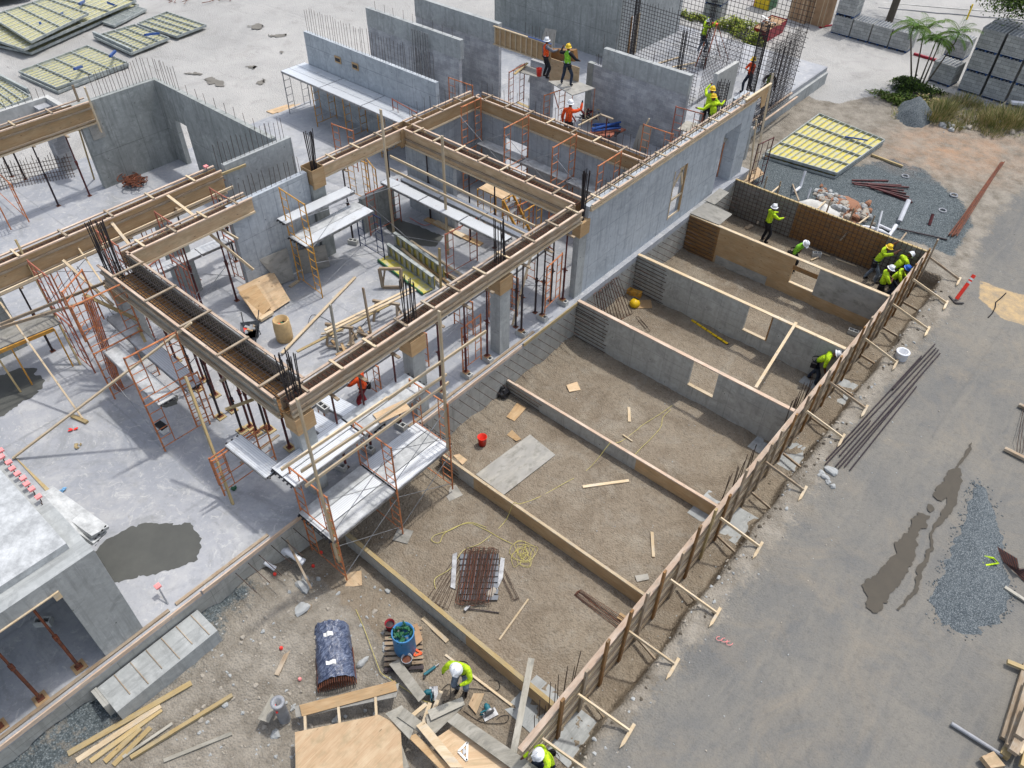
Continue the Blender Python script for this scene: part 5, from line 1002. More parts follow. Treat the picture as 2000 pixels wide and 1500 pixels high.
# wrapped bundle
t = thing('wrapped_bundle', tuple(g(655,1290)), 'bundle of rusty stirrups wrapped in shiny blue-grey film', 'bundle'); zb = .05
A0, A1, B0, B1 = g(620,1345,.1), g(698,1328,.1), g(612,1232,.1), g(682,1222,.1)
b = MB(); N = 14; M_ = 16; G_ = []
for i in range(N+1):
    u = i/N; L0 = A0.lerp(B0, u); L1 = A1.lerp(B1, u); row = []
    for j in range(M_+1): v = j/M_; q = L0.lerp(L1, v); q = q.copy(); q.z = .12+.42*math.sin(math.pi*min(1, max(0, v)))**.45+.02*math.sin(i*2.1+j*1.3)+(.03*math.sin(j*2.2+i)); row.append(q)
    G_.append(row)
for i in range(N):
    for j in range(M_): b.face([G_[i][j], G_[i][j+1], G_[i+1][j+1], G_[i+1][j]])
b.build('film', 'wrap', t, weld=True, smooth=True)
for i in (3, 10):
    b = MB()
    for j in range(5, 9): b.face([G_[i][j]+Vector((0, 0, .012)), G_[i][j+1]+Vector((0, 0, .012)), G_[i+1][j+1]+Vector((0, 0, .012)), G_[i+1][j]+Vector((0, 0, .012))])
    b.build('label_strip', 'paper_white', t)
d = (A0-B0).normalized()
for k in range(18):
    b = MB(); c = A0.lerp(A1, (k+.5)/18)+d*.12; r_ = [c+Vector((0, 0, .03)), c+Vector((0, 0, .38*math.sin(math.pi*(k+.5)/18)**.5+.02)), c-d*1.0+Vector((0, 0, .30*math.sin(math.pi*(k+.5)/18)**.5))]
    b.tube(r_[0], r_[1], .012, 4).tube(r_[1], r_[2], .012, 4).tube(r_[0], r_[0]-d*1.0, .012, 4); b.build('stirrup', 'rust', t)
# barrel pallet
t = thing('pallet', tuple(g(788,1262)), 'weathered dark pallet under the blue barrel', 'pallet'); zp = zg(*g(788,1262)[:2])
C_ = [g(752,1222,.1), g(824,1222,.1), g(828,1308,.1), g(750,1314,.1)]
for k in range(9):
    a = C_[0].lerp(C_[3], (k+.5)/9); c = C_[1].lerp(C_[2], (k+.5)/9); MB().bar(a, c, .09, .02).build('slat', 'shore_dark' if k == 8 else 'pine_old', t)
for k in (.05, .5, .95): a = C_[0].lerp(C_[1], k); c = C_[3].lerp(C_[2], k); MB().bar(a-Vector((0, 0, .06)), c-Vector((0, 0, .06)), .05, .09).build('stringer', 'shore_dark', t)
t = thing('barrel', tuple(g(780,1255,.12)), 'open blue plastic barrel full of green and clear bottles', 'barrel'); c = g(792,1268,.12); t.location = c; t['_loc'] = tuple(c)
MB().lathe(c, [(.001, .02), (.27, .0), (.29, .1), (.29, .85), (.3, .87), (.3, .9), (.27, .9), (.27, .7), (.001, .7)], 24).build('shell', 'plastic_blue', t, weld=True, smooth=True)
for k in range(26):
    a, r_ = RNG.uniform(0, 6.3), .22*math.sqrt(RNG.random()); q = c+Vector((r_*math.cos(a), r_*math.sin(a), .72+RNG.uniform(0, .1))); d = Vector((RNG.uniform(-1, 1), RNG.uniform(-1, 1), RNG.uniform(-.2, .9))).normalized()
    MB().lathe(q, [(.001, 0), (.034, .005), (.034, .13), (.013, .18), (.013, .22), (.001, .22)], 7, axis=d).build('bottle', RNG.choice(['green_glass', 'green_glass', 'galv', 'green_paint']), t)
p = g(796,1296,.12); bucket((p.x, p.y, .12), .14, .3, 'pvc_grey', 'grey bucket of rusty scrap beside the blue barrel', 'rust')
p = g(763,1228,.1); bucket((p.x, p.y, .1), .13, .3, 'cloth_red', 'dark red bucket half hidden behind the blue barrel', 'shore_dark', handle=False)
flat([(795,1225),(815,1218),(826,1250),(812,1262)], .2, .02, 'cardboard', 'brown cardboard flap on the pallet', 'cardboard_sheet', 'cardboard')
t = thing('warning_triangle', tuple(g(818,1272,.13)), 'orange and white warning triangle lying on the pallet', 'warning sign'); q = [g(808,1266,.14), g(824,1276,.14), g(810,1281,.14)]
for i in range(3): MB().bar(q[i], q[(i+1) % 3], .05, .02).build('edge', 'orange_plastic', t)
# tools
def saw(p, rot, label, mat='tool_teal'):
    t = thing('circular_saw', tuple(p), label, 'saw'); t['_loc'] = (0, 0, 0)
    MB().box(-.15, -.08, 0, .15, .09, .012).build('base_plate', 'galv', t); MB().lathe((0, .02, .1), [(.001, -.02), (.1, -.02), (.1, .02), (.001, .02)], 16, axis=(0, 1, 0)).build('blade_guard', 'galv', t)
    MB().lathe((0, .03, .1), [(.001, 0), (.055, 0), (.06, .12), (.03, .17), (.001, .17)], 12, axis=(0, 1, 0)).build('motor', mat, t)
    MB().path([(-.05, .05, .14), (-.1, .05, .2), (-.17, .05, .19), (-.19, .05, .1), (-.13, .05, .06)], .02, 6).build('handle', mat, t); t.rotation_euler = (0, 0, rot); t.scale = (1.25, 1.25, 1.25); return t
saw(g(848,1355,.08), 2.4, 'teal circular saw left of the worker in grey jeans'); saw(g(957,1396,.03), 1.2, 'teal circular saw with looped cable near the bottom edge')
t = thing('drill', tuple(g(842,1308)), 'teal cordless drill lying beside the pallet', 'drill'); a = g(828,1318,.06); b_ = g(850,1302,.06)
MB().tube(a, b_, .04, 8).build('body', 'tool_teal', t); MB().tube(b_, b_+(b_-a)*.35, .02, 6).build('chuck', 'galv', t); MB().bar(a.lerp(b_, .2), a.lerp(b_, .2)+Vector((.05, -.14, -.02)), .05, .05).build('grip', 'black_plastic', t)
# grey cylinder
c = g(551,1392,.45); c2 = g(548,1352,.9); t = thing('pipe_section', (c.x, c.y, zg(c.x, c.y)), 'grey hollow cylinder standing at lower left of the wrapped bundle', 'pipe')
zb = zg(c.x, c.y); MB().lathe((c.x, c.y, zb), [(.14, .0), (.15, .9), (.17, .92), (.17, .98), (.09, .98), (.08, .3), (.001, .3)], 20).build('shell', 'pvc_grey', t, weld=True, smooth=True); MB().bar((c.x-.1, c.y-.05, zb+.8), (c.x+.12, c.y-.14, zb+.78), .05, .02).build('ribbon', 'flag_red', t)
flat([(504,1405),(532,1355),(545,1375),(525,1412)], .5, .02, 'wood_grey', 'grey tapered sheet leaning under the grey cylinder', 'form_sheet', 'sheet')
# white pipes at the slab edge
for i, (a, b_, r_) in enumerate((((530,1060),(560,1078),.11), ((558,1075),(592,1098),.09), ((516,1098),(536,1110),.06))):
    P_, Q_ = g(*a, .95), g(*b_, .75); t = thing('pvc_pipe', tuple(P_), ['wide white pipe poking from the retaining wall', 'second white pipe below the wide one', 'short white pipe stub at the wall foot'][i], 'pipe')
    MB().tube(P_, Q_, r_, 14).build('pipe', 'pvc', t); MB().lathe(Q_, [(r_*1.01, -.06), (r_*1.2, -.06), (r_*1.2, .02), (r_*.9, .02), (r_*.85, -.3), (.001, -.3)], 14, axis=(Q_-P_)).build('collar', 'pvc', t)
for i, (px, py) in enumerate(((537,1122),(607,1090),(622,1060),(580,1312),(547,1260))):
    p = g(px, py, .6); p.z = zg(p.x, p.y); MB().lathe(p, [(.001, .1), (.03, .1), (.05, .06), (.04, 0)], 8).build('rebar_stopper', 'flag_red' if i != 3 else 'pink_cap', None, 'bright red-pink cap on the gravel '+['below the short white pipe', 'by the left scaffold leg', 'near the scaffold ladder', 'beside the wrapped bundle', 'above the wrapped bundle'][i], 'cap')
p = g(1480,1480); 
# measuring rod in pit
a, b_ = g(1351,625,.04), g(1422,672,.04); t = thing('measuring_rod', tuple(a), 'yellow and black measuring rod lying in the second tall bay', 'rod')
for k in range(7): MB().bar(a.lerp(b_, k/7), a.lerp(b_, (k+.9)/7), .09, .03).build('segment', 'plastic_yellow', t); MB().bar(a.lerp(b_, (k+.9)/7), a.lerp(b_, (k+1)/7), .085, .028).build('joint', 'black_plastic', t)
flat([(1243,603),(1247,587),(1271,586),(1274,602)], .03, .02, 'ply', 'reddish plywood square beside the yellow tool', 'plywood_offcut', 'plywood')
t = thing('power_tool', tuple(g(1239,597,.05)), 'round yellow power tool on the plywood square in the pit', 'tool'); c = g(1239,597,.02); MB().lathe(c, [(.001, 0), (.2, .02), (.22, .15), (.14, .28), (.001, .3)], 14).build('body', 'plastic_yellow', t, weld=True, smooth=True); MB().bar(c+Vector((.1, .1, .3)), c+Vector((-.12, .1, .3)), .05, .06).build('grip', 'black_plastic', t)
for i, (x, y) in enumerate(((1221,573),(1240,580))): c = g(x, y, 0); b = MB(); b.bar(c+Vector((-.25, 0, .14)), c+Vector((.22, .1, .14)), .22, .26); b.build('tool_case', 'scaf_yellow', None, ['left', 'right'][i]+' orange-yellow case against the retaining wall in the pit', 'case')
t = thing('leaning_stirrups', tuple(g(1205,590)), 'stack of long rusty stirrups leaning on the retaining wall', 'stirrup stack')
for k in range(12):
    b = MB(); base = Vector((-12.15+k*.03, 19.95+k*.15, .02)); top = Vector((-12.62+.03*(k % 3), 20.0+k*.13, 1.55)); b.tube(base, top, .012, 4).tube(base+Vector((.02, .14, 0)), top+Vector((0, .14, 0)), .012, 4).tube(top, top+Vector((0, .14, 0)), .012, 4).tube(base, base+Vector((.02, .14, 0)), .012, 4); b.build('stirrup', 'rebar' if k % 2 else 'rust', t)
t = thing('stirrup_pair', tuple(g(1255,635)), 'two small stirrups lying on the dirt behind the tall pit wall', 'stirrups')
for k in range(2): b = MB(); hoop(b, g(1253+k*5, 630+k*7), -.45, .75, .12, .03); b.build('stirrup', 'rebar', t)
# grey sheets at the top of the far pit corner
def sheet3(pts, th, mat, label):
    P_ = [Vector(p) for p in pts]; b = MB(); up = Vector((0, 0, th)); b.face([p+up for p in P_], [(0, 0), (1.2, 0), (1.2, 1.2), (0, 1.2)]); b.face(P_[::-1], [(0, 0)]*4)
    for i in range(4): j = (i+1) % 4; b.face([P_[i], P_[j], P_[j]+up, P_[i]+up])
    return b.build('form_sheet', mat, None, label, 'sheet')
sheet3([g(1347,417,1.8), g(1405,440,1.78), g(1430,419,1.78), g(1380,395,1.8)], .025, 'ply_cement', 'pale grey sheet bridging the end of the plywood pit wall')
sheet3([g(1377,392,1.86), g(1396,400,1.84), g(1424,377,1.84), g(1406,368,1.86)], .02, 'ply_cement', 'smaller pale sheet by the foot of the big wall')
flat([(1433,352),(1480,327),(1493,340),(1460,360)], 1.25, .03, 'ply_pale', 'orange-brown plywood sheet beyond the big wall end', 'form_sheet', 'sheet')
p = g(1665,652); block((p.x, p.y), 0, .1, 'hollow grey block by the dense upright bars in the pit', mat='conc_light')
for i, (x, y) in enumerate(((1594,500),(1712,545))): p = g(x, y); block((p.x, p.y), 0, .5+i, ['hollow block behind the white-helmeted worker in the pit', 'hollow block at the feet of the reaching worker'][i])
for i, (a, b_) in enumerate((((1565,480),(1620,503)), ((1632,508),(1672,522)))): gb(a, b_, .05, 'pine', 'thin batten along the far form wall of the pit, '+['left', 'right'][i])
gb((1456,448),(1468,442), .2, 'pine_old', 'small brown board near the first worker in the pit'); gb((1478,440),(1487,428), .08, 'pine', 'short leaning batten near the first worker in the pit')
gb((1583,510),(1598,504), .06, 'pine', 'tiny batten in front of the block in the pit')
# ================= things on the slab =================
p = g(557,662,SL); t = thing('drum', tuple(p), 'tan drum with rubbish inside standing on the slab', 'drum')
MB().lathe(p, [(.001, .01), (.27, 0), (.29, .05), (.3, .45), (.28, .85), (.26, .88), (.24, .88), (.24, .6), (.001, .6)], 24).build('shell', 'tan_plastic', t, weld=True, smooth=True); 
for k in range(8): a = k*.8; q = p+Vector((.12*math.cos(a), .12*math.sin(a), .6)); MB().bar(q, q+Vector((.1*math.cos(a*2), .1*math.sin(a*3), .06)), .07, .05).build('rubbish', RNG.choice(['plastic_red', 'paper_white', 'green_glass', 'black_plastic']), t)
p = g(495,668,SL); t = thing('wheelbarrow', tuple(p), 'dark wheelbarrow loaded with scrap behind the wide open beam', 'wheelbarrow'); t['_loc'] = (0, 0, 0)
b = MB(); T0 = [(-.45, -.3, .55), (.4, -.33, .6), (.4, .33, .6), (-.45, .3, .55)]; B0_ = [(-.25, -.18, .3), (.25, -.2, .3), (.25, .2, .3), (-.25, .18, .3)]
for i in range(4): j = (i+1) % 4; b.face([B0_[i], B0_[j], T0[j], T0[i]]); b.face([T0[i], T0[j], B0_[j], B0_[i]])
b.face(B0_[::-1]); b.face(B0_); b.build('tray', 'grey_plastic', t)
wh = MB().lathe((-.5, -.03, .2), [(.001, 0), (.13, 0), (.13, .07), (.001, .07)], 18, axis=(0, 1, 0)).build('wheel', 'galv', t); MB().lathe((-.5, -.04, .2), [(.12, 0), (.2, .01), (.2, .08), (.12, .09)], 18, axis=(0, 1, 0)).build('tyre', 'rubber', wh)
for s in (-1, 1): MB().tube((-.5, .1*s, .2), (.95, .3*s, .62), .018, 6).build('handle', 'black_plastic', t); MB().tube((.3, .22*s, .4), (.38, .24*s, 0), .016, 6).build('leg', 'black_plastic', t)
for k in range(9): MB().bar((RNG.uniform(-.3, .2), RNG.uniform(-.2, .2), .52+k*.01), (RNG.uniform(-.2, .35), RNG.uniform(-.2, .2), .56+k*.01), .1, .04).build('scrap', RNG.choice(['pine_old', 'plastic_red', 'ply', 'galv']), t)
t.rotation_euler = (0, 0, 2.5)
def lean(pts, zs, mat, label, name='plywood_sheet', cat='plywood', th=.02):
    P_ = [g(x, y, z) for (x, y), z in zip(pts, zs)]; n = (P_[1]-P_[0]).cross(P_[2]-P_[1]).normalized()
    if n.z < 0: n = -n
    b = MB(); L, W_ = (P_[1]-P_[0]).length, (P_[2]-P_[1]).length; uv = [(0, 0), (L, 0), (L, W_), (0, W_)]
    b.face([p+n*th for p in P_], uv); b.face([p for p in P_[::-1]], uv)
    for i in range(4): j = (i+1) % 4; b.face([P_[i], P_[j], P_[j]+n*th, P_[i]+n*th])
    return b.build(name, mat, None, label, cat)
lean([(462,562),(533,530),(567,587),(505,628)], [2.35,2.35,1.8,1.8], 'ply_pale', 'big pale plywood panel leaning on a pile, with a dark seam')
lean([(466,572),(500,556),(530,600),(503,624)], [2.28,2.3,1.95,1.78], 'ply', 'orange plywood panel doubled on the big pale panel')
MB().bar(g(508,625,1.86), g(532,610,1.86), .14, .1).build('timber_block', 'pine', None, 'short timber block at the foot of the pale plywood panel', 'board')
lean([(505,507),(560,484),(575,545),(548,555)], [SL+1.3,SL+1.3,SL+.05,SL+.05], 'ply_cement', 'grey-brown sheet leaning on the middle room wall, left'); lean([(578,490),(635,478),(645,520),(595,535)], [SL+1.2,SL+1.1,SL+.05,SL+.05], 'ply_cement', 'grey-brown sheet leaning on the middle room wall, right')
MB().bar(g(566,560,SL+.03), g(583,548,SL+.03), .12, .05).build('timber_block', 'pine', None, 'short plank piece under the yellow scaffold', 'board')
# square timber frame
t = thing('timber_window_surround', tuple(g(762,555,SL)), 'grey square timber window frame standing on the slab', 'frame'); A_, B_, C__, D_ = g(748,563,SL), g(784,563,SL), g(741,527,SL+.75), g(783,527,SL+.75)
for a, b_ in ((A_, B_), (B_, D_), (D_, C__), (C__, A_)): MB().bar(a+Vector((0, 0, .05)), b_+Vector((0, 0, .05)), .09, .1).build('member', 'pine_old', t)
MB().bar(A_+Vector((0, 0, .1)), C__.lerp(D_, .25), .05, .05).build('member', 'pine_old', t)
# yellow form panels on slab
def ypanel(C4, z, label, nx_, ny_, th=.12, pale=False, sz=None):
    P_ = [Vector((*c, 0)) for c in C4]; c0 = sum(P_, Vector())/4; t = thing('shuttering_unit', (c0.x, c0.y, z), label, 'form panel'); up = lambda v: Vector((0, 0, z+v))
    def Q(u, v): return P_[0].lerp(P_[1], u).lerp(P_[3].lerp(P_[2], u), v)
    L, W_ = (P_[1]-P_[0]).length, (P_[3]-P_[0]).length
    b = MB(); b.face([Q(0, 0)+up(.02), Q(1, 0)+up(.02), Q(1, 1)+up(.02), Q(0, 1)+up(.02)]); b.face([Q(0, 1)+up(0), Q(1, 1)+up(0), Q(1, 0)+up(0), Q(0, 0)+up(0)]); b.build('sheet', 'form_pale' if pale else 'form_yellow', t)
    for a, c in (((0, 0), (1, 0)), ((1, 0), (1, 1)), ((1, 1), (0, 1)), ((0, 1), (0, 0))): MB().bar(Q(*a)+up(th/2), Q(*c)+up(th/2), .05, th).build('edge_frame', 'form_frame', t)
    r1 = MB()
    for k in range(1, nx_): r1 = MB(); r1.bar(Q(k/nx_, 0)+up(th*.8), Q(k/nx_, 1)+up(th*.8), .035, .03); r1.build('rib', 'form_frame', t)
    for k in range(1, ny_): r1 = MB(); r1.bar(Q(0, k/ny_)+up(th*.6), Q(1, k/ny_)+up(th*.6), .05, th*.8); r1.build('rib', 'form_frame', t)
    return t
def pxpanel(c4, z, label, nx_, ny_, th=.12, pale=False): return ypanel([tuple(g(x, y, z+th)[:2]) for x, y in c4], z, label, nx_, ny_, th, pale)
pxpanel([(1601,221),(1728,272),(1635,337),(1496,297)], 1.0, 'upper big yellow form panel with silver grid by the gravel', 12, 4, .14)
pxpanel([(1598,228),(1724,280),(1630,345),(1490,305)], .82, 'lower dark form panel under the big yellow one by the gravel', 12, 4, .1)
board(g(1702,302,.88), g(1763,325,.88), .09, .09, 'pine_yellow', 'treated post sticking out from under the yellow form panels', name='timber_post', cat='post')
board(g(1650,267,1.2), g(1695,274,1.2), .06, .06, 'blue_paint', 'dark blue brace bar lying on the yellow form panel', name='brace_bar', cat='bar')
for i, (a, b_) in enumerate((((762,500),(850,565)), ((775,478),(868,545)))):
    P_, Q_ = g(*a, SL), g(*b_, SL); d = (Q_-P_).normalized(); n = Vector((d.y, -d.x, 0)); t = thing('shuttering_unit', tuple(P_), ['front', 'rear'][i]+' narrow yellow form panel standing on edge on the slab', 'form panel')
    MB().bar(P_+Vector((0, 0, .3)), Q_+Vector((0, 0, .3)), .03, .6).build('sheet', 'form_yellow', t)
    for zz in (.03, .6): MB().bar(P_+n*.06+Vector((0, 0, zz)), Q_+n*.06+Vector((0, 0, zz)), .14, .05).build('edge_frame', 'form_frame', t)
    for k in range(9): q = P_.lerp(Q_, (k+.1)/8.3)+n*.06; MB().bar(q+Vector((0, 0, .05)), q+Vector((0, 0, .58)), .12, .03, up=(0, 1, 0)).build('rib', 'form_frame', t)
    if i == 0:
        MB().bar(P_+n*.34+Vector((0, 0, .06)), Q_+n*.34+Vector((0, 0, .06)), .45, .04).build('lower_sheet', 'form_yellow', t); MB().bar(P_+n*.58+Vector((0, 0, .06)), Q_+n*.58+Vector((0, 0, .06)), .05, .1).build('edge_frame', 'green_paint', t)
LB = [((802,470),(905,540),'pine'),((795,482),(885,545),'pine_old'),((790,490),(880,555),'ply'),((808,478),(898,552),'pine'),((815,500),(900,548),'pine_old'),((785,485),(870,560),'pine')]
for i, (a, b_, m_) in enumerate(LB): gb(a, b_, .1, m_, 'loose lumber behind the yellow form panels on the slab, '+ORD[i]+' board', za=SL+.03+i*.03, name='lumber_board', group='loose lumber beside the yellow form panels')
gb((832,427),(940,478), .28, 'ply', 'long orange plank on the slab under the metal planks', za=SL+.03); gb((850,432),(905,462), .25, 'pine', 'second orange plank on the slab under the metal planks', za=SL+.06)
gb((550,690),(694,541), .1, 'pine', 'long pale board slanting across the slab from the front beam', za=SL+.1, zb=SL+.05)
for i, (a, b_) in enumerate((((634,645),(805,562)), ((636,650),(812,566)), ((580,687),(770,590)))): gb(a, b_, .1, ['pine', 'pine', 'pine_yellow'][i], 'long pale boards resting on the sawhorses, '+['upper', 'middle', 'lower'][i], za=SL+[.8, .78, .3][i], name='lumber_board')
def sawhorse(p, rot, label):
    t = thing('sawhorse', tuple(p), label, 'sawhorse'); t['_loc'] = (0, 0, 0); MB().bar((-.5, 0, .72), (.5, 0, .72), .09, .09).build('beam', 'pine_old', t)
    for sx in (-1, 1):
        for sy in (-1, 1): MB().bar((.38*sx, 0, .72), (.45*sx, .28*sy, 0), .08, .04).build('leg', 'pine_old', t)
        MB().bar((.42*sx, -.15, .35), (.42*sx, .15, .35), .08, .03).build('rung', 'pine_old', t)
    t.rotation_euler = (0, 0, rot); return t
sawhorse(g(668,668,SL), .5, 'dark sawhorse near the front beam, left one'); sawhorse(g(758,622,SL), .5, 'dark sawhorse near the front beam, right one')
MB().bar(g(661,690,SL), g(645,595,SL+1.9), .1, .05, up=(0, 1, 0)).build('timber_post', 'wood_grey', None, 'grey timber post standing between the sawhorse and the drum', 'post')
MB().bar(g(725,655,SL), g(709,562,SL+1.8), .09, .05, up=(0, 1, 0)).build('timber_post', 'pine_old', None, 'brown timber post standing between the two sawhorses', 'post')
for k in range(16):
    c = g(RNG.uniform(648,735), RNG.uniform(640,690), SL+.03+k*.008); a = RNG.uniform(0, 3.1); L = RNG.uniform(.15, .4); MB().bar(c-Vector((math.cos(a), math.sin(a), 0))*L, c+Vector((math.cos(a), math.sin(a), 0))*L, .09, .035).build('scrap_board', RNG.choice(['pine_old', 'pine_old', 'pine', 'ply']), None, 'short scrap of board heaped around the sawhorses', 'board', 'board scraps around the sawhorses')
cord([(600,640),(610,615),(640,625),(660,640),(690,638),(700,650),(690,655),(705,640),(735,600)], 'rubber', 'thin dark cable on the slab near the sawhorses', z=SL+.02, r=.008)
cord([(800,425),(830,440),(860,430),(900,445),(880,455),(930,470)], 'cord_red', 'red cable on the slab under the metal planks', z=SL+.02, r=.01)
# coiled scrap bars
t = thing('bar_scrap_heap', tuple(g(262,353,SL)), 'heap of coiled rusty bar scrap at the foot of the stained wall', 'scrap')
b = MB(); rg = random.Random(5)
for k in range(60): c = g(260+rg.gauss(0, 9), 352+rg.gauss(0, 4), SL+.1+rg.random()*.25); a = rg.uniform(0, 6.3); r_ = rg.uniform(.12, .3); b.path([c+Vector((r_*math.cos(a+u*.7), r_*math.sin(a+u*.7), .06*math.sin(u+k))) for u in range(6)], .022, 4)
b.build('coils', 'rust', t)
# hollow panels, caps and strip near the covered room
for i, (a, b_, dz) in enumerate((((82,975),(195,1052),.0), ((88,962),(196,1040),.0))):
    P_, Q_ = g(a[0], a[1], SL+1.9-i*.3), g(b_[0], b_[1], SL+1.1+i*.2); t = thing('hollow_plank', tuple(Q_), ['lower', 'upper'][i]+' grey hollow plank leaning at the corner of the covered room', 'plank')
    MB().bar(P_, Q_, .5, .1, roll=.35).build('plank', 'alu_dirty', t)
    d = (Q_-P_).normalized(); sd = d.cross(Vector((0, 0, 1))).normalized()
    for k in (-.17, -.06, .06, .17): MB().lathe(Q_+sd*k-Vector((0, 0, k*.36))+d*.002, [(.001, .0), (.035, .0), (.035, .004), (.001, .004)], 10, axis=d).build('core_hole', 'black_plastic', t)
for i, (x, y) in enumerate(((1,880),(3,892),(17,903),(24,915),(34,925),(45,934),(52,945),(62,955),(75,970))):
    p = g(x, y, 5.3); t = thing('rebar_stopper', (p.x, p.y, 4.9), 'pink square cap on a bar beside the deck roof, '+ORD[i]+' from the left edge', 'cap', 'pink caps along the deck roof')
    MB().bar((p.x-.06, p.y, p.z), (p.x+.06, p.y, p.z), .13, .05).build('cap', 'pink_cap', t); MB().tube((p.x, p.y, p.z-.5), (p.x, p.y, p.z), .012, 5).tube((p.x+.1, p.y-.03, p.z-.6), (p.x+.1, p.y-.03, p.z-.1), .012, 5).build('bar', 'rebar', t)
for i, (x, y, z) in enumerate(((308,1145,2.1),(402,325,5.6))):
    p = g(x, y, z); t = thing('rebar_stopper', tuple(p), ['pink cap on a lone slanting bar by the concrete landing', 'small pink flag on the wall bars'][i], 'cap'); MB().bar(p-Vector((.07, 0, 0)), p+Vector((.07, 0, 0)), .14, .06).build('cap', 'pink_cap', t)
    MB().tube(p, g(328,1180,SL) if i == 0 else p-Vector((0, 0, .5)), .02, 6).build('bar', 'galv', t)
flat([(28,892),(38,900),(110,968),(103,974)], SL+.01, .02, 'pine_yellow', 'narrow pale strip lying along the covered room', 'timber_strip', 'board')
t = thing('speaker_box', tuple(g(318,838,SL)), 'small black and cream box standing alone on the slab', 'box'); c = g(318,842,SL); MB().bar(c+Vector((-.16, 0, .1)), c+Vector((.16, .03, .1)), .2, .2).build('body', 'paper_white', t); MB().bar(c+Vector((-.17, 0, .24)), c+Vector((.17, .03, .24)), .22, .08).build('lid', 'black_plastic', t)
for i, (x, y, m_) in enumerate(((138,840,'flag_red'),(125,957,'sky_plastic'),(455,955,'green_glass'),(152,872,'pine_yellow'))):
    p = g(x, y, SL); b = MB(); rg = random.Random(i)
    for k in range(5): q = p+Vector((rg.uniform(-.08, .08), rg.uniform(-.08, .08), .02)); b.bar(q, q+Vector((rg.uniform(-.12, .12), rg.uniform(-.12, .12), .04)), .08, .01)
    b.build('litter', m_, None, ['red-orange scrap of film on the slab under the long pole', 'light blue scrap of film on the slab near the covered room', 'dark green scrap at the foot of the yellow post', 'yellowish scrap on the slab middle'][i], 'litter')
gb((140,812),(170,825), .12, 'pine_yellow', 'broken timber foot at the base of the thin pale post', za=SL+.04, h=.08)
p = g(88,1218,SL+.0); block((p.x, p.y), SL, .8, 'hollow block under the covered room by the rusty shore')
for i, (f, tp) in enumerate((((155,1303),(55,1180)), ((80,1365),(0,1280)), ((0,1420),(-50,1360)))):
    p = g(*f, SL); shore((p.x, p.y), SL+.03, 4.6, 'rusty shore under the covered room roof, '+['right', 'middle', 'left'][i], 'rust', 'shores of the covered room', wing=False); MB().box(p.x-.15, p.y-.15, SL, p.x+.15, p.y+.15, SL+.029).build('wood_pad', 'ply', None, 'plywood pad under the covered room shore, '+['right', 'middle', 'left'][i], 'pad')
# wet patches (flat stains with a shape of their own)
def patch(pts, z, mat, label, name='puddle', jag=.06, seed=1):
    P_ = [g(x, y, z) for x, y in pts]; out = []; rg = random.Random(seed); n = len(P_)
    for i in range(n):
        a, b_ = P_[i], P_[(i+1) % n]; k = max(2, int((b_-a).length/.07))
        for j in range(k): q = a.lerp(b_, j/k); u_ = fbm(np.array([q.x]), np.array([q.y]), 7., seed)[0]*jag*1.6; v_ = fbm(np.array([q.x]), np.array([q.y]), 8., seed+1)[0]*jag*1.6; out.append((q.x+u_+rg.uniform(-jag, jag)*.45, q.y+v_+rg.uniform(-jag, jag)*.45))
    cx_ = sum(q[0] for q in out)/len(out); cy_ = sum(q[1] for q in out)/len(out)
    bm = bmesh.new(); vs = [bm.verts.new((x, y, z)) for x, y in out]; bm.faces.new(vs); bmesh.ops.triangulate(bm, faces=bm.faces); b = MB()
    for f in bm.faces:
        pp = [v.co.copy() for v in f.verts]
        if (pp[1]-pp[0]).cross(pp[2]-pp[0]).z < 0: pp.reverse()
        b.face(pp, [(q.x, q.y) for q in pp])
    bm.free(); return b.build(name, mat, None, kind='structure')
zr = RD+.03
patch([(180,1080),(215,1050),(250,1030),(300,1022),(345,1023),(372,1020),(375,1035),(393,1042),(395,1070),(385,1090),(355,1110),(300,1118),(240,1135),(215,1140),(190,1115)], SL+.004, 'wet_slab', '', seed=3)
patch([(-30,740),(40,720),(75,718),(70,728),(88,740),(75,765),(40,790),(-30,830)], SL+.004, 'wet_slab', '', seed=4); patch([(305,775),(325,770),(350,772),(345,790),(325,796),(308,790)], SL+.004, 'wet_slab', '', seed=5, jag=.03)
patch([(770,425),(815,440),(868,462),(850,482),(800,478),(770,460),(750,440)], SL+.004, 'wet_slab', '', seed=6, jag=.03)
patch([(1876,915),(1878,945),(1868,962),(1850,972),(1835,978),(1825,972),(1828,955),(1842,940),(1850,925),(1866,912)], zr+.004, 'wet', '', seed=17, jag=.05)
patch([(1812,983),(1822,985),(1828,995),(1818,1000),(1810,993)], zr+.004, 'wet', '', seed=18, jag=.03)
patch([(1813,1003),(1812,1030),(1795,1036),(1792,1062),(1784,1090),(1770,1120),(1758,1142),(1738,1158),(1722,1190),(1708,1198),(1695,1185),(1690,1165),(1684,1143),(1700,1128),(1722,1115),(1735,1095),(1748,1085),(1752,1055),(1775,1035),(1780,1008),(1798,1000)], zr+.004, 'wet', '', seed=7, jag=.06)
patch([(1900,866),(1893,885),(1878,905),(1866,918),(1876,940),(1868,985),(1850,1010),(1830,1030),(1822,1045),(1822,1075),(1800,1120),(1795,1150),(1782,1168),(1755,1190),(1750,1188),(1778,1162),(1788,1145),(1792,1110),(1815,1070),(1816,1040),(1838,1005),(1855,960),(1862,920),(1872,905),(1888,880),(1898,862)], zr+.006, 'wet', '', seed=8, jag=.03)
# spray painted marks on the road
for k, (x, y) in enumerate(((1405,1247),(1415,1250),(1425,1256))): 
    b = MB(); b.path([g(x+6*math.cos(u), y+4*math.sin(u), zr+.03) for u in [i*.7 for i in range(8)]], .009, 4); b.build('paint_mark', 'pink_cap', None, kind='structure')
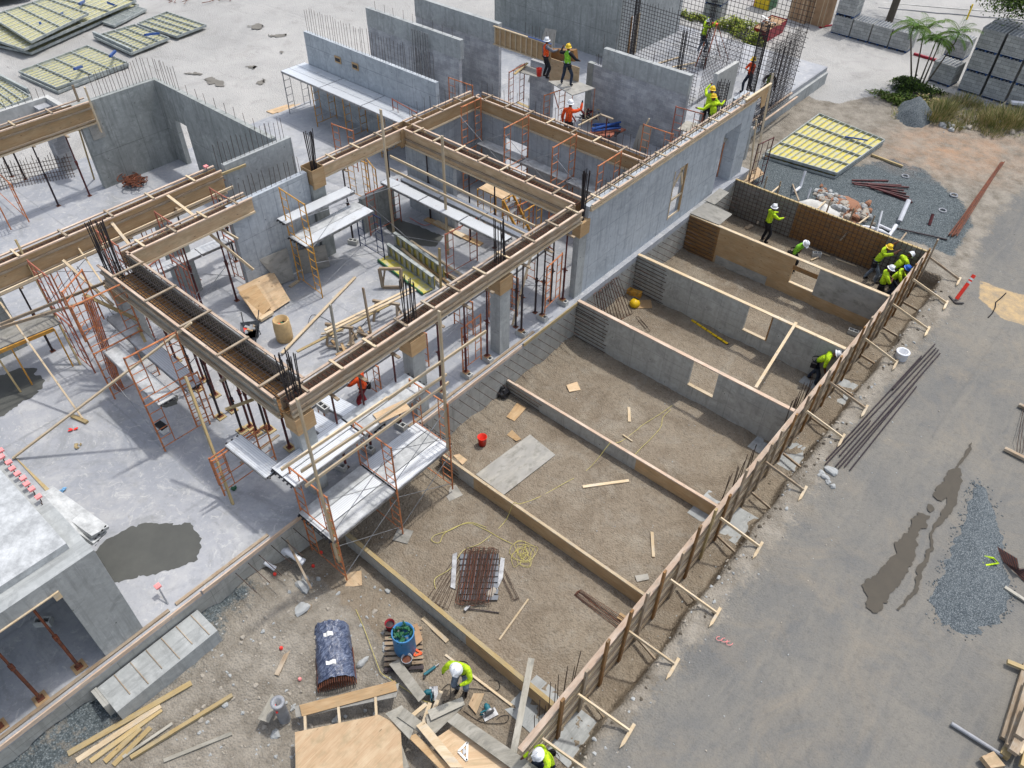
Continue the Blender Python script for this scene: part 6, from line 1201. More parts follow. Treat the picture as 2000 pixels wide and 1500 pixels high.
# cracks
b = MB(); b.path([g(x, y, zr) for x, y in ((1965,572),(1955,582),(1945,590),(1944,600),(1938,612),(1930,620))], .02, 4); b.build('road_crack', 'black_cloth', None, kind='structure')
# ================= right side: road things =================
def barbundle(ends, n, z, mat, label, spread=(8, 6), r=.012, jz=.03, name='bar_bundle'):
    t = thing(name, tuple(g(*ends[0], z)), label, 'bars')
    for k in range(n):
        a = g(ends[0][0]+RNG.uniform(-spread[0], spread[0]), ends[0][1]+RNG.uniform(-spread[1], spread[1]), z+RNG.random()*jz); b_ = g(ends[1][0]+RNG.uniform(-spread[0], spread[0])*.5, ends[1][1]+RNG.uniform(-spread[1], spread[1])*.5, z+RNG.random()*jz)
        MB().tube(a, b_, r, 5).build('bar', mat, t)
    return t
t = thing('bar_bundle', tuple(g(1700,820,.86)), 'fan of long dark bars lying on the road shoulder', 'bars')
for a, b_ in (((1614,898),(1800,695)), ((1612,907),(1828,680)), ((1632,911),(1833,683)), ((1638,914),(1836,690)), ((1650,911),(1822,705)), ((1660,918),(1790,755)), ((1744,760),(1826,672)), ((1640,890),(1700,822))): MB().tube(g(*a, RD+.06), g(*b_, RD+.07), .024, 5).build('bar', 'shore_dark', t)
barbundle([(1860,458),(1958,318)], 16, RD+.03, 'rust', 'bundle of bright rusty bars by the road near the orange post', (9, 5), .022, .12)
t = thing('bent_bar_stack', tuple(g(1980,1100,.9)), 'stack of bent V-shaped dark bars at the right edge', 'bars')
for k in range(20): a, m__, c = g(1950+k*3.2, 1075+k*.5, RD+.05+k*.012), g(1975+k*3, 1085+k*.5, RD+.05+k*.012), g(1955+k*4, 1100+k*4.5, RD+.05+k*.012); p0 = g(2010, 1170+k*1.2, RD+.05+k*.01); MB().path([g(1948+k*2, 1068+k*1.2, RD+.04+k*.012), g(1962+k*1.5, 1098+k*.8, RD+.05+k*.012), g(2040, 1170-k*3.5, RD+.05+k*.012)], .014, 5).build('bar', 'rust' if k % 3 == 0 else 'shore_dark', t)
b = MB(); b.path([g(1900,1088,RD+.08), g(1920,1100,RD+.1), g(1912,1085,RD+.09), g(1940,1090,RD+.14), g(1950,1100,RD+.16), g(1925,1104,RD+.1)], .03, 5); b.build('warning_tape', 'hivis', None, 'yellow-green tape on the bent bar stack', 'tape')
board(g(1962,1147,RD+.06), g(2010,1178,RD+.06), .1, .06, 'wood_grey', 'pale timber below the bent bar stack', name='timber_post', cat='post')
t = thing('steel_pipe', tuple(g(1905,1440,.9)), 'grey steel tube lying on the road near the lumber stack', 'pipe'); MB().tube(g(1858,1413,RD+.08), g(1958,1476,RD+.08), .05, 10).build('tube', 'pvc_grey', t)
lum = [((1962,1445),(2006,1300),'pine_old',.1),((1972,1460),(2010,1335),'pine_old',.3),((1978,1470),(2010,1400),'pine_old',.5),((1960,1478),(2000,1410),'pine_yellow',.1),((1985,1468),(2012,1420),'pine',.4),((1990,1440),(2012,1380),'pine_old',.6),((2000,1500),(2012,1455),'pine_yellow',.3)]
for i, (a, b_, m_, z) in enumerate(lum): board(g(*a, RD+z), g(*b_, RD+z), .2, .12, m_, 'beam of the lumber stack at the right bottom edge, '+ORD[i]+' from the left', 'lumber stack at the right edge', 'lumber_beam', 'beam')
board(g(1967,1292,RD+.15), g(2010,1310,RD+.15), .12, .08, 'pine_yellow', 'loose pale timber end above the lumber stack', name='timber_post', cat='post'); flat([(1912,1482),(1935,1472),(1958,1500),(1930,1505)], RD+.1, .15, 'ply_pale', 'square wooden block beside the lumber stack', 'timber_block', 'block')
board(g(1962,876,RD+.1), g(2010,900,RD+.1), .12, .1, 'pine_old', 'weathered timber at the right edge with wires', name='timber_post', cat='post'); board(g(1990,790,RD+.1), g(2010,800,RD+.1), .12, .1, 'pine_old', 'weathered timber end at the right edge, farther one', name='timber_post', cat='post')
t = thing('bent_wire_bars', tuple(g(1990,840,.9)), 'thin bent wires between the two weathered timbers', 'bars')
for k in range(4): MB().path([g(1985+k*6, 885, RD+.05), g(1990+k*6, 850-k*6, RD+.3), g(2000+k*4, 790, RD+.05)], .01, 4).build('wire', 'rebar', t)
# gravel pile strip: a low mound
def mound(poly, z0, h, mat, label, name, cat, kind=None, seed=1, step=.12, nz=.03):
    P_ = [tuple(g(x, y, z0)[:2]) for x, y in poly]; xs_ = [p[0] for p in P_]; ys_ = [p[1] for p in P_]
    X, Y = np.meshgrid(np.arange(min(xs_)-.2, max(xs_)+.3, step), np.arange(min(ys_)-.2, max(ys_)+.3, step)); d = sdist(X, Y, P_)+.12*fbm(X, Y, 4, seed); mx = float(d.max())
    Z = z0-.03+np.where(d > 0, h*np.clip(d/mx, 0, 1)**.75, d*.3)+nz*fbm(X, Y, 11, seed+1)*(d > 0); b = MB()
    for i in range(X.shape[0]-1):
        for j in range(X.shape[1]-1):
            if max(d[i, j], d[i+1, j], d[i, j+1], d[i+1, j+1]) < -.02: continue
            b.face([(X[a, c], Y[a, c], Z[a, c]) for a, c in ((i, j), (i, j+1), (i+1, j+1), (i+1, j))])
    return b.build(name, mat, None, label, cat, None, kind, weld=True, smooth=True)
mound([(1905,942),(1930,950),(1945,1000),(1960,1050),(1962,1110),(1975,1150),(1978,1180),(1955,1215),(1905,1243),(1870,1232),(1828,1210),(1815,1170),(1822,1140),(1850,1085),(1868,1040),(1885,1000),(1895,965)], RD+.01, .22, 'gravel', 'long tapering heap of blue-grey gravel on the road', 'gravel_heap', 'gravel')
mound([(1755,205),(1790,200),(1815,215),(1826,235),(1800,250),(1770,245),(1748,232)], RD, .95, 'gravel', 'pointed heap of blue-grey gravel by the palms', 'gravel_heap', 'gravel')
mound([(1550,395),(1580,388),(1625,395),(1650,420),(1630,440),(1590,425),(1560,415)], RD, .35, 'dust', 'flat pale heap of sand behind the far form wall', 'sand_heap', 'sand', nz=.02)
RUB = True
for k, (x, y, r_) in enumerate(((1605,925,.12),(1612,933,.13),(1622,920,.18),(1616,942,.1),(1626,950,.11),(1600,928,.08))): p = g(x, y, RD); rock((p.x, p.y, RD-.02), r_, seed=60+k).build('stone', 'stone_grey', None, 'pale stone on the shoulder, '+ORD[k]+' of the cluster at the end of the long bars', 'stone', 'stone cluster on the road shoulder')
for k, (x, y, r_) in enumerate(((593,1150,.2),(590,1195,.18),(595,1130,.12),(705,1285,.15),(655,1395,.12),(535,1427,.14))): p = g(x, y, .3); rock((p.x, p.y, zg(p.x, p.y)-.03), r_, seed=k+300).build('stone', 'stone_grey', None, ['largest pale stone left of the scaffold foot','pale stone below the weathered batten','small pale stone by the weathered batten foot','white stone right of the wrapped bundle','stone between the platform runners','stone left of the plywood platform'][k], 'stone')
# pipes beyond the far form wall
t = thing('pipe_stack', tuple(g(1720,365,.9)), 'fan of maroon steel pipes on the gravel', 'pipes')
for k, (a, b_) in enumerate((((1664,352),(1735,353)), ((1664,357),(1760,362)), ((1668,360),(1765,372)), ((1690,362),(1770,378)), ((1700,366),(1776,385)), ((1715,370),(1780,392)), ((1725,374),(1782,396)), ((1695,360),(1775,366)))): MB().tube(g(*a, RD+.05+.03*(k % 3)), g(*b_, RD+.05+.03*(k % 3)), .045, 8).build('pipe', 'shore', t)
def pipe(pts, r, label, mat='pvc', name='pvc_pipe'):
    return MB().path([g(x, y, z) for x, y, z in pts], r, 9).build(name, mat, None, label, 'pipe')
pipe([(1775,391,1.6),(1757,432,.95)], .1, 'grey-white slanting pipe right of the rubble heap', 'pvc'); pipe([(1750,440,1.0),(1737,460,.8),(1722,452,.8),(1700,445,.8),(1682,443,.8)], .09, 'thick white drain pipe with an elbow behind the pit corner'); pipe([(1718,440,.9),(1740,450,.9)], .06, 'thin white pipe above the thick drain pipe')
pipe([(1723,412,1.5),(1712,455,.8)], .04, 'slim white upright pipe beside the drain pipe'); pipe([(1584,367,1.3),(1577,388,.8)], .04, 'slim white upright pipe left of the rubble'); pipe([(1573,334,1.7),(1563,365,1.0),(1550,376,.9)], .07, 'bent white pipe below the yellow form panels')
pipe([(1822,418,1.2),(1815,440,.8)], .07, 'dark maroon pipe stub standing on the gravel', 'shore', 'steel_pipe'); pipe([(1752,446,.86),(1850,468,.86)], .035, 'dark slim pipe lying towards the rusty bars', 'shore_dark', 'steel_pipe')
for i, (x, y) in enumerate(((1768,344),(1863,381),(1841,411))): p = g(x, y, RD+.04); MB().path([(p.x+.16*math.cos(a*.5), p.y+.16*math.sin(a*.5), p.z) for a in range(14)], .035, 6).build('pipe_ring', 'pvc_grey', None, 'pale ring lying on the gravel, '+['left', 'right', 'nearest'][i]+' one', 'ring')
p = g(1758,700,RD); t = thing('pipe_stub', (p.x, p.y, RD), 'wide pale round pipe stub on the shoulder behind the braces', 'pipe'); MB().lathe((p.x, p.y, RD), [(.22, -.1), (.22, .28), (.24, .3), (.24, .34), (.17, .34), (.16, .05), (.001, .05)], 22).build('ring', 'pvc', t, weld=True, smooth=True)
for i, (a, b_, h) in enumerate((((1505,378),(1524,362),.9), ((1560,392),(1548,360),.9), ((1597,408),(1618,388),.9), ((1668,442),(1640,470),.9), ((1677,437),(1700,420),.9), ((1755,475),(1770,455),.9))): board(gy(*a, 31.25), g(*b_, RD+.05), .06, .05, 'pine_old' if i % 2 else 'pine', 'slanting outside prop of the far form wall, '+ORD[i]+' from the left', 'outside props of the far form wall', 'slanting_prop', 'brace')
for i, x in enumerate((1512,1537,1629,1672,1710)): p = g(x, 375+(x-1512)*.39, RD); MB().bar((p.x, 31.5, .7), (p.x, 31.5, 2.2), .06, .03, up=(0, 1, 0)).build('upright_stake', 'pine_old', None, 'upright brown stake behind the far form wall, '+ORD[i]+' from the left', 'stake', 'upright stakes behind the far form wall')
# orange delineator
p0 = g(1868,584,RD+.06); p1 = g(1903,537,1.75); t = thing('delineator_post', tuple(p0), 'leaning orange delineator post with two white bands by the road', 'delineator')
MB().tube(p0, p1, .075, 10).build('post', 'plastic_red', t)
for a, b_ in ((.66, .74), (.80, .87)): MB().tube(p0.lerp(p1, a), p0.lerp(p1, b_), .078, 10).build('band', 'silver_tape', t)
MB().bar(g(1854,578,RD+.04), g(1866,592,RD+.04), .07, .03).bar(g(1866,592,RD+.04), g(1882,592,RD+.04), .07, .03).build('base', 'rubber', t)
# dirt clods along the trench edge
def rocks_stuff(lst, mats, label, name):
    b = MB()
    for (p, r, sd, m_) in lst:
        q = rock(p, r, seed=sd, sq=.75)
        for f in q.f: b.face([q.v[i] for i in f], None, m_)
    return b.build(name, mats, None, label, 'stones', None, 'stuff')
rg = random.Random(31); L1 = []
for k in range(260): y = rg.uniform(5.5, 31); x = -2.95+rg.gauss(.08, .16); L1.append(((x, y, zg(x, y)-.02), rg.uniform(.015, .06), k+500, rg.choice([0, 1, 2])))
for k in range(120): y = rg.uniform(5.5, 31); x = rg.uniform(-3.8, -3.1); L1.append(((x, y, zg(x, y)-.01), rg.uniform(.012, .035), k+800, rg.choice([0, 1, 2])))
rocks_stuff(L1, ['stone_grey', 'stone', 'bark'], 'loose clods and stones along the broken trench edge', 'soil_clods')
rg = random.Random(21); L1 = []
while len(L1) < 330:
    x, y = rg.uniform(380,760), rg.uniform(1100,1480); p = g(x, y, .4)
    if p.x < -12.4: continue
    L1.append(((p.x, p.y, zg(p.x, p.y)-.02), rg.uniform(.015, .07)*rg.uniform(.5, 1.2), len(L1)+1200, rg.choice([0, 1])))
for k in range(420): x, y = rg.uniform(-12.4, -4.2), rg.uniform(-1, 30.8); L1.append(((x, y, zg(x, y)-.008), rg.uniform(.008, .022), k+1700, rg.choice([0, 1])))
for k in range(160): x, y = rg.uniform(-2.5, -.5), rg.uniform(4, 40); L1.append(((x, y, zg(x, y)-.008), rg.uniform(.01, .03), k+2200, rg.choice([0, 1])))
rocks_stuff(L1, ['stone', 'stone_grey'], 'loose small stones scattered over the dirt', 'loose_stones')

rg = random.Random(9); L1 = []
for k in range(190):
    u = rg.random(); x, y = 1600+u*92+rg.gauss(0, 5), 386+u*38+rg.gauss(0, 8); p = g(x, y, RD); L1.append(((p.x, p.y, RD-.03+rg.random()*.22), rg.uniform(.04, .19), k+3000, rg.choice([0, 0, 1, 2])))
rocks_stuff(L1, ['stone', 'stone_red', 'stone_grey'], 'heap of broken brown and grey rubble beyond the far form wall', 'rubble')
mound([(1590,385),(1620,376),(1660,385),(1700,408),(1702,430),(1670,436),(1625,415)], RD, .3, 'stone_red', 'brown soil under the rubble heap', 'soil_heap', 'soil', nz=.04)

for i, pp in enumerate(([(395,155),(410,150),(430,157),(437,168),(420,166),(405,163)], [(485,50),(505,45),(518,52),(500,58)], [(360,142),(385,140),(392,145),(368,146)], [(520,68),(560,66),(556,71),(530,72)], [(545,100),(552,98),(554,106)], [(500,160),(512,154),(520,160),(508,166)], [(478,130),(500,126),(495,134)])):
    P_ = [g(x, y, 1.5) for x, y in pp]; zt_ = max(zg(p.x, p.y) for p in P_); patch(pp, zt_+.03, 'yard_stain', '', 'yard_stain', .12, 50+i)

rg = random.Random(88); L1 = []; gp = [(1905,942),(1945,1000),(1962,1110),(1978,1180),(1905,1243),(1828,1210),(1822,1140),(1868,1040),(1895,965)]
for k in range(420):
    i = rg.randrange(len(gp)); a, c = gp[i], gp[(i+1) % len(gp)]; u = rg.random(); p = g(a[0]+(c[0]-a[0])*u+rg.gauss(0, 7), a[1]+(c[1]-a[1])*u+rg.gauss(0, 7), RD); L1.append(((p.x, p.y, zg(p.x, p.y)-.008), rg.uniform(.012, .03), k+4000, 0))
rocks_stuff(L1, ['gravel'], 'stray gravel scattered round the long gravel heap', 'stray_gravel')
# ================= yard, vegetation =================
def xmesh(p, q, h, label, st=.2, mat='rebar_dark', z0=SL, r=.013, lean=(0, 0), fray=.3):
    p, q = Vector((*p, z0)), Vector((*q, z0)); L = (q-p).length; n = int(L/st); t = thing('bar_mat', tuple((p+q)/2), label, 'bar mesh'); b = MB(); off = Vector((lean[0], lean[1], h))
    for k in range(n+1): a = p.lerp(q, k/n); b.tube(a, a+off*(1+RNG.uniform(0, fray)/h), r, 4, cap=False)
    b.build('upright_bars', mat, t); b = MB(); m_ = int(h/st)
    for k in range(1, m_+1): a = off*(k/m_); b.tube(p+a, q+a+(q-p).normalized()*RNG.uniform(0, fray*.6), r, 4, cap=False)
    b.build('level_bars', mat, t); return t
xmesh((-23.4, 36.8), (-18.2, 36.4), 4.2, 'tall dark bar mesh in front of the narrow doorway', .17)
xmesh((-23.2, 42.6), (-15.3, 42.2), 5.0, 'long background bar mesh before the hedge', .24)
qa, qb = g(1470, 236, SL), g(1530, 190, SL); hh = max(2.4, (vz(qa, 1500, 88)+vz(qb, 1556, 64))/2-SL)
xmesh((qa.x, qa.y), (qb.x, qb.y), hh, 'dense bar mesh standing at the right end of the slab', .15)
xmesh((qa.x+.3, qa.y), (qb.x+.3, qb.y), hh-.1, 'outer layer of the dense bar mesh at the right end of the slab', .2)
xmesh((-18.4, 41.8), (-18.2, 37.0), 2.6, 'shorter bar mesh crossing behind the pale wall panel', .2)
def cage(x, y, h, label, w=.3, n=8, mat='rebar_dark', z0=SL, lean=(0, 0)):
    t = thing('column_cage', (x, y, z0), label, 'column cage'); pts = [(x+w/2*math.cos(k*2*math.pi/n), y+w/2*math.sin(k*2*math.pi/n)) for k in range(n)]
    for a, c in pts: MB().tube((a, c, z0), (a+lean[0], c+lean[1], z0+h), .018, 4).build('bar', mat, t)
    b = MB(); N_ = int(h/.16)*n; q = [Vector((pts[i % n][0]+lean[0]*i/N_, pts[i % n][1]+lean[1]*i/N_, z0+.1+(h-.2)*i/N_)) for i in range(N_+1)]
    b.path(q, .011, 3); b.build('spiral_tie', mat, t); return t
cage(-20.4, 41.3, 5.2, 'slim dark column cage leaning before the hedge', .28); cage(-22.6, 37.0, 4.6, 'slim column cage at the doorway mesh', .26); cage(-19.6, 37.0, 3.4, 'short column cage in the doorway mesh', .26)
cage(-15.4, 36.9, 4.8, 'dense dark column cage beside the orange-shirted worker', .42, 12); cage(-15.6, 33.3, 2.4, 'bushy bar cage at the end of the block wall', .5, 12); cage(-14.3, 36.5, 1.4, 'stub column cage right of the pale wall panel', .3)
cage(-16.9, 36.9, 1.6, 'low bar cage behind the pale wall panel', .6, 10)
t = thing('beam_cage', (-14.6, 33.4, 3.2), 'horizontal beam cage behind the two yellow-shirted workers', 'beam cage')
b = MB()
for dy, dz in ((0, 0), (.2, 0), (0, .35), (.2, .35)): b.tube((-15.7, 33.3+dy, 3.4+dz), (-13.0, 33.3+dy, 3.35+dz), .016, 4)
for k in range(20):
    x = -15.6+k*.13; q = [Vector((x, 33.3, 3.4)), Vector((x, 33.5, 3.4)), Vector((x, 33.5, 3.75)), Vector((x, 33.3, 3.75))]
    for i in range(4): b.tube(q[i], q[(i+1) % 4], .01, 3, cap=False)
b.build('bars', 'rebar_dark', t)
xmesh((-36.35, 8.4), (-35.0, 11.3), .7, 'low roll of bar mesh along the slab edge at left', .12, 'rebar', lean=(-.5, .2))
for k, (x, y) in enumerate(((1300,120),(1335,125),(1315,132))): gb((x-22,y+6), (x+25,y-8+k*5), .1, 'pine', 'loose board on the slab by the ladder, '+ORD[k], za=SL+.05+k*.05)
# leaning reinforcement screens against second wall, blades
for k in range(7): MB().box(-29.6+k*.18, 27.3, SL, -29.55+k*.18, 27.34, 5.35).build('steel_sheet', 'galv', None, 'narrow grey steel sheet leaning on the second block wall, '+ORD[k]+' from the left', 'sheet', 'narrow steel sheets on the second wall')
sheet3([(-26.6, 33.0, SL+.02), (-25.6, 33.6, SL+.02), (-25.8, 34.3, SL+2.6), (-26.4, 34.1, SL+2.6)], .05, 'ply_cement', 'pale tapered board leaning beyond the gap under the lintel box')
# workers platform sheet, plywood screen, red ladder, etc
p2 = gy(1105, 166, 29.5); zpl = p2.z
t = thing('work_platform', (p2.x, 29.4, zpl), 'grey sheet platform on orange frames where the green-vested worker stands', 'platform')
b = MB(); Q_ = [g(1070,158,zpl-.02), g(1118,186,zpl-.02), g(1162,172,zpl-.02), g(1120,155,zpl-.02)]; b.face([Q_[0], Q_[1], Q_[2], Q_[3]], [(0, 0), (2, 0), (2, 1), (0, 1)]); b.face([q-Vector((0, 0, .04)) for q in Q_[::-1]], [(0, 0)]*4)
for i in range(4): j = (i+1) % 4; b.face([Q_[i], Q_[j], Q_[j]-Vector((0, 0, .04)), Q_[i]-Vector((0, 0, .04))][::-1])
b.build('sheet', 'ply_cement', t)
for q in (Q_[1], Q_[2]): MB().tube((q.x, q.y, SL), (q.x, q.y, zpl-.06), .02, 5).build('leg', 'orange', t)
p1 = gy(1066, 152, 29.6); z1_ = p1.z
sheet3([g(1000,138,z1_-.03), g(1050,152,z1_-.03), g(1070,145,z1_-.03), g(1020,125,z1_-.03)], .04, 'ply_cement', 'grey plank deck left of the red stepladder')
pxboard((1005,145), z1_+.1, (1030,123), z1_+.15, .12, .04, 'pine_yellow', 'pale board propped on the grey plank deck')
t = thing('plywood_screen', (-22.1, 30.2, zpl), 'yellowish plywood sheet standing before the two workers', 'plywood'); a = gy(1073,158,30.25); c = gy(1130,160,30.25)
MB().box(a.x, 30.22, min(a.z, c.z), c.x, 30.26, gy(1073,112,30.25).z).build('sheet', 'ply_pale', t)
b = MB().bar(gy(1078,106,30.6), gy(1125,108,30.6), .3, .5); b.build('sheet_behind', 'ply_dark', t)
def ladder(p0, p1, side, spread, label, mat='scaf_red', nr=7):
    p0, p1 = Vector(p0), Vector(p1); s = Vector(side)*.22; t = thing('stepladder', tuple(p0), label, 'ladder')
    for k in (-1, 1): MB().bar(p0+s*k*1.2, p1+s*k*.8, .05, .09).build('rail', mat, t); MB().bar(p0+Vector(spread)+s*k*1.2, p1+s*k*.8, .04, .04).build('rear_leg', mat, t)
    for k in range(1, nr+1): c = p0.lerp(p1, k/(nr+1)); MB().bar(c-s, c+s, .09, .03).build('step', 'galv', t)
    MB().bar(p1-s*.9, p1+s*.9, .2, .08).build('top_cap', 'orange_plastic' if mat == 'scaf_red' else mat, t); return t
q = g(1055,222,SL); ladder(q, (q.x-.1, q.y+.5, vz(Vector((q.x-.1, q.y+.5, 0)), 1058, 148)), (1, .3, 0), (0, 1.1, 0), 'red and silver stepladder below the orange-vested worker')
q = Vector((p1.x-.15, 29.3, p1.z)); c = g(1053,140,p1.z+.3); bucket((c.x, c.y, p1.z+.1), .14, .36, 'plastic_red', 'red bucket on top of the red stepladder', handle=False)
# ladder of the climbing worker
lb = g(1366,132,SL); lt = Vector((lb.x-.3, lb.y+1.5, 0)); lt.z = vz(lt, 1410, 48); ladder(lb, lt, (.9, .2, 0), (.4, 2.2, 0), 'tall red stepladder in the bar mesh with a worker climbing it', nr=10)
# blue tools and hoses heap
c0 = g(1190,240,SL+.5); t = thing('brace_heap', tuple(c0), 'heap of bright blue steel braces beside the block wall', 'braces')
for k in range(9): a = g(1155+RNG.uniform(0,10), 246+RNG.uniform(-5,12), SL+.5+k*.05); c = g(1205+RNG.uniform(-5,8), 238+RNG.uniform(-6,12), SL+.5+k*.05); MB().tube(a, c, .05, 6).build('brace', 'blue_paint', t)
t = thing('clamp_heap', tuple(g(1150,228,SL)), 'tangled dark heap of clamps and fittings behind the orange-shirted worker', 'fittings')
for k in range(46): c = g(1148+RNG.gauss(0,11), 226+RNG.gauss(0,7), SL+.3+RNG.random()*.6); d = Vector((RNG.uniform(-1,1), RNG.uniform(-1,1), RNG.uniform(-1,1))).normalized()*.17; MB().bar(c-d, c+d, .05, .05).build('fitting', RNG.choice(['black_plastic', 'galv', 'black_plastic', 'cloth_red', 'pine']), t)
sheet3([g(1150,262,SL+.55), g(1190,270,SL+.55), g(1222,255,SL+.55), g(1175,245,SL+.55)], .08, 'scaf_red', 'reddish tray under the blue braces')
for k in range(5): c = g(1200+RNG.gauss(0,9), 262+RNG.gauss(0,5), SL+.62+RNG.random()*.1); MB().bar(c, c+Vector((RNG.uniform(-.2,.2), RNG.uniform(-.2,.2), .1)), .12, .06).build('packaging', RNG.choice(['paper_white', 'black_plastic', 'galv']), None, 'scrap of packaging on the reddish tray, '+ORD[k], 'packaging', 'packaging scraps on the tray')
sheet3([g(1235,290,SL), g(1262,298,SL), g(1275,250,SL+1.4), g(1250,245,SL+1.4)], .03, 'ply_cement', 'grey plywood sheet leaning near the inner corner of the big wall')
pxboard((1240,285), SL+.1, (1268,232), SL+1.8, .06, .05, 'pine', 'batten on the leaning grey plywood sheet')
pxboard((1130,245), SL+1.0, (1175,222), SL+1.1, .06, .06, 'pine', 'pale rail in front of the clamp heap', 'timber_rail', 'rail')
# block stacks
def blocks(p, rot, n, label, w=1.22, d=1.15, h=1.15, parent=None, topgap=True):
    t = thing('block_stack', (p[0], p[1], p[2]), label, 'block stack'); t['_loc'] = (0, 0, 0); z = 0
    b = MB(); b.box(0, 0, .12, w, d, h); b.build('blocks', 'cmu_stack', t)
    b = MB()
    for i in range(3): b.box(.04+i*(w-.18)/2, .0, 0, .04+i*(w-.18)/2+.1, d, .1)
    b.box(-.01, -.01, .101, w+.01, d+.01, .118); b.build('pallet', 'pallet_blue', t)
    b = MB()
    for i in range(6):
        for j in range(3): b.box(.05+i*.2, .06+j*.37, h+.001, .17+i*.2, .36+j*.37, h+.01)
    b.build('core_holes', 'grey_plastic', t); b = MB()
    for i in range(7): 
        b.box(-.005+i*(w/6.2), -.01, h+.012, .03+i*(w/6.2), d+.01, h+.05)
    b.build('block_ribs', 'conc_light', t); t.rotation_euler = (0, 0, rot); return t
LBL = 'shrink-wrapped stack of grey blocks '
a, c = g(1621,65,RD), g(1772,105,RD); rot = math.atan2(c.y-a.y, c.x-a.x)
for k in range(4): q = a.lerp(c, k/4); blocks((q.x, q.y, RD), rot, 1, LBL+'in the far row, '+ORD[k]+' from the left')
blocks((a.x, a.y, RD+1.2), rot, 1, LBL+'on top of the left end of the far row')
a = g(1370,42,RD); blocks((a.x, a.y, RD), .1, 1, LBL+'behind the mesh by the hedge'); blocks((a.x, a.y, RD+1.17), .1, 1, LBL+'topmost behind the mesh by the hedge')
a, c = g(1811,157,RD), g(1853,171,RD); blocks((a.x, a.y, RD), math.atan2(c.y-a.y, c.x-a.x), 1, LBL+'alone behind the palms', w=(c-a).length)
a = g(1848,110,RD); blocks((a.x-.2, a.y, RD), -.05, 1, LBL+'behind the lone stack near the palms')
ra, rc = g(1869,176,RD), g(1915,190,RD); rot = math.atan2(rc.y-ra.y, rc.x-ra.x); d = (rc-ra).normalized()
for i in range(3):
    for k in range(3): q = ra+d*(i*1.36); blocks((q.x, q.y, RD+k*1.17), rot, 1, LBL+['bottom','middle','top'][k]+' of the '+['left','middle','right'][i]+' tall pile')
for i in range(2):
    q = ra+d*(i*1.36)+Vector((-d.y, d.x, 0))*1.35; 
    for k in range(3): blocks((q.x, q.y, RD+k*1.17), rot, 1, LBL+['bottom','middle','top'][k]+' of the '+['left','right'][i]+' pile behind the tall piles')
# cartons
def carton(px, py, w, d, h, label, sticker=False, mat='cardboard', rot=-.05):
    p = g(px, py, RD); t = thing('carton', (p.x, p.y, RD), label, 'carton'); t['_loc'] = (0, 0, 0); MB().box(0, 0, .1, w, d, h).build('box', mat, t); MB().box(-.02, -.02, 0, w+.02, d+.02, .09).build('pallet', 'shore_dark', t)
    for x in (.12, w*.3, w*.7, w-.12): MB().box(x-.02, -.012, .1, x+.02, -.001, h).build('strap', 'pine', t)
    if sticker: st_ = MB().box(w*.35, -.016, h-.55, w*.65, -.002, h-.25).build('sticker', 'paper_white', t); MB().lathe((w*.5, -.018, h-.4), [(.001, 0), (.09, 0), (.09, .01), (.001, .01)], 12, axis=(0, -1, 0)).build('round_mark', 'blue_paint', st_); MB().box(w*.42, -.034, h-.42, w*.58, -.0295, h-.38).build('red_mark', 'plastic_red', st_)
    t.rotation_euler = (0, 0, rot); return t
carton(1571,48,1.3,1.3,2.6,'tall brown strapped carton with a round blue mark at the far yard',True,rot=.0); carton(1536,42,1.25,1.3,2.8,'tall brown strapped carton left of the one with the mark'); carton(1600,30,.6,.8,.7,'low brown carton beside the far row of blocks')
t = thing('portable_toilet', tuple(g(1472,20,RD)), 'yellow and green portable cabin at the top edge', 'cabin'); c = g(1470,22,RD); t.location = c; t['_loc'] = tuple(c); x, y = c.x, c.y
MB().box(x, y, RD, x+1.1, y+.05, RD+2.4).build('front_door', 'yellow_paint', t); MB().box(x+1.1, y+.0, RD, x+1.15, y+1.2, RD+2.4).build('side_wall', 'green_paint', t); MB().box(x-.05, y, RD, x-.001, y+1.2, RD+2.4).build('side_wall', 'dark_red_paint', t); MB().box(x-.05, y-.03, RD+2.401, x+1.2, y+1.25, RD+2.5).build('roof', 'green_paint', t)
t = thing('dumpster', tuple(g(1480,85,RD)), 'dark red open container with pale rubbish beyond the mesh', 'dumpster'); P_ = [g(1470,82,RD), g(1490,90,RD), g(1527,68,RD), g(1500,60,RD)]; b = MB(); up = Vector((0, 0, .95)); cc = sum(P_, Vector())/4
for i in range(4): j = (i+1) % 4; b.face([P_[i], P_[j], P_[j]+up+(P_[j]-cc)*.15, P_[i]+up+(P_[i]-cc)*.15]); 
b.build('body', 'dark_red_paint', t); MB().face([p+up*.93+(p-cc)*.12 for p in P_]).build('fill', 'cardboard', t)
for k in range(10): c = cc+Vector((RNG.uniform(-.6,.6), RNG.uniform(-.6,.6), .95)); MB().bar(c, c+Vector((RNG.uniform(-.5,.5), RNG.uniform(-.4,.4), .15)), .2, .04).build('rubbish', RNG.choice(['ply_pale', 'paper_white', 'black_plastic', 'cardboard']), t)
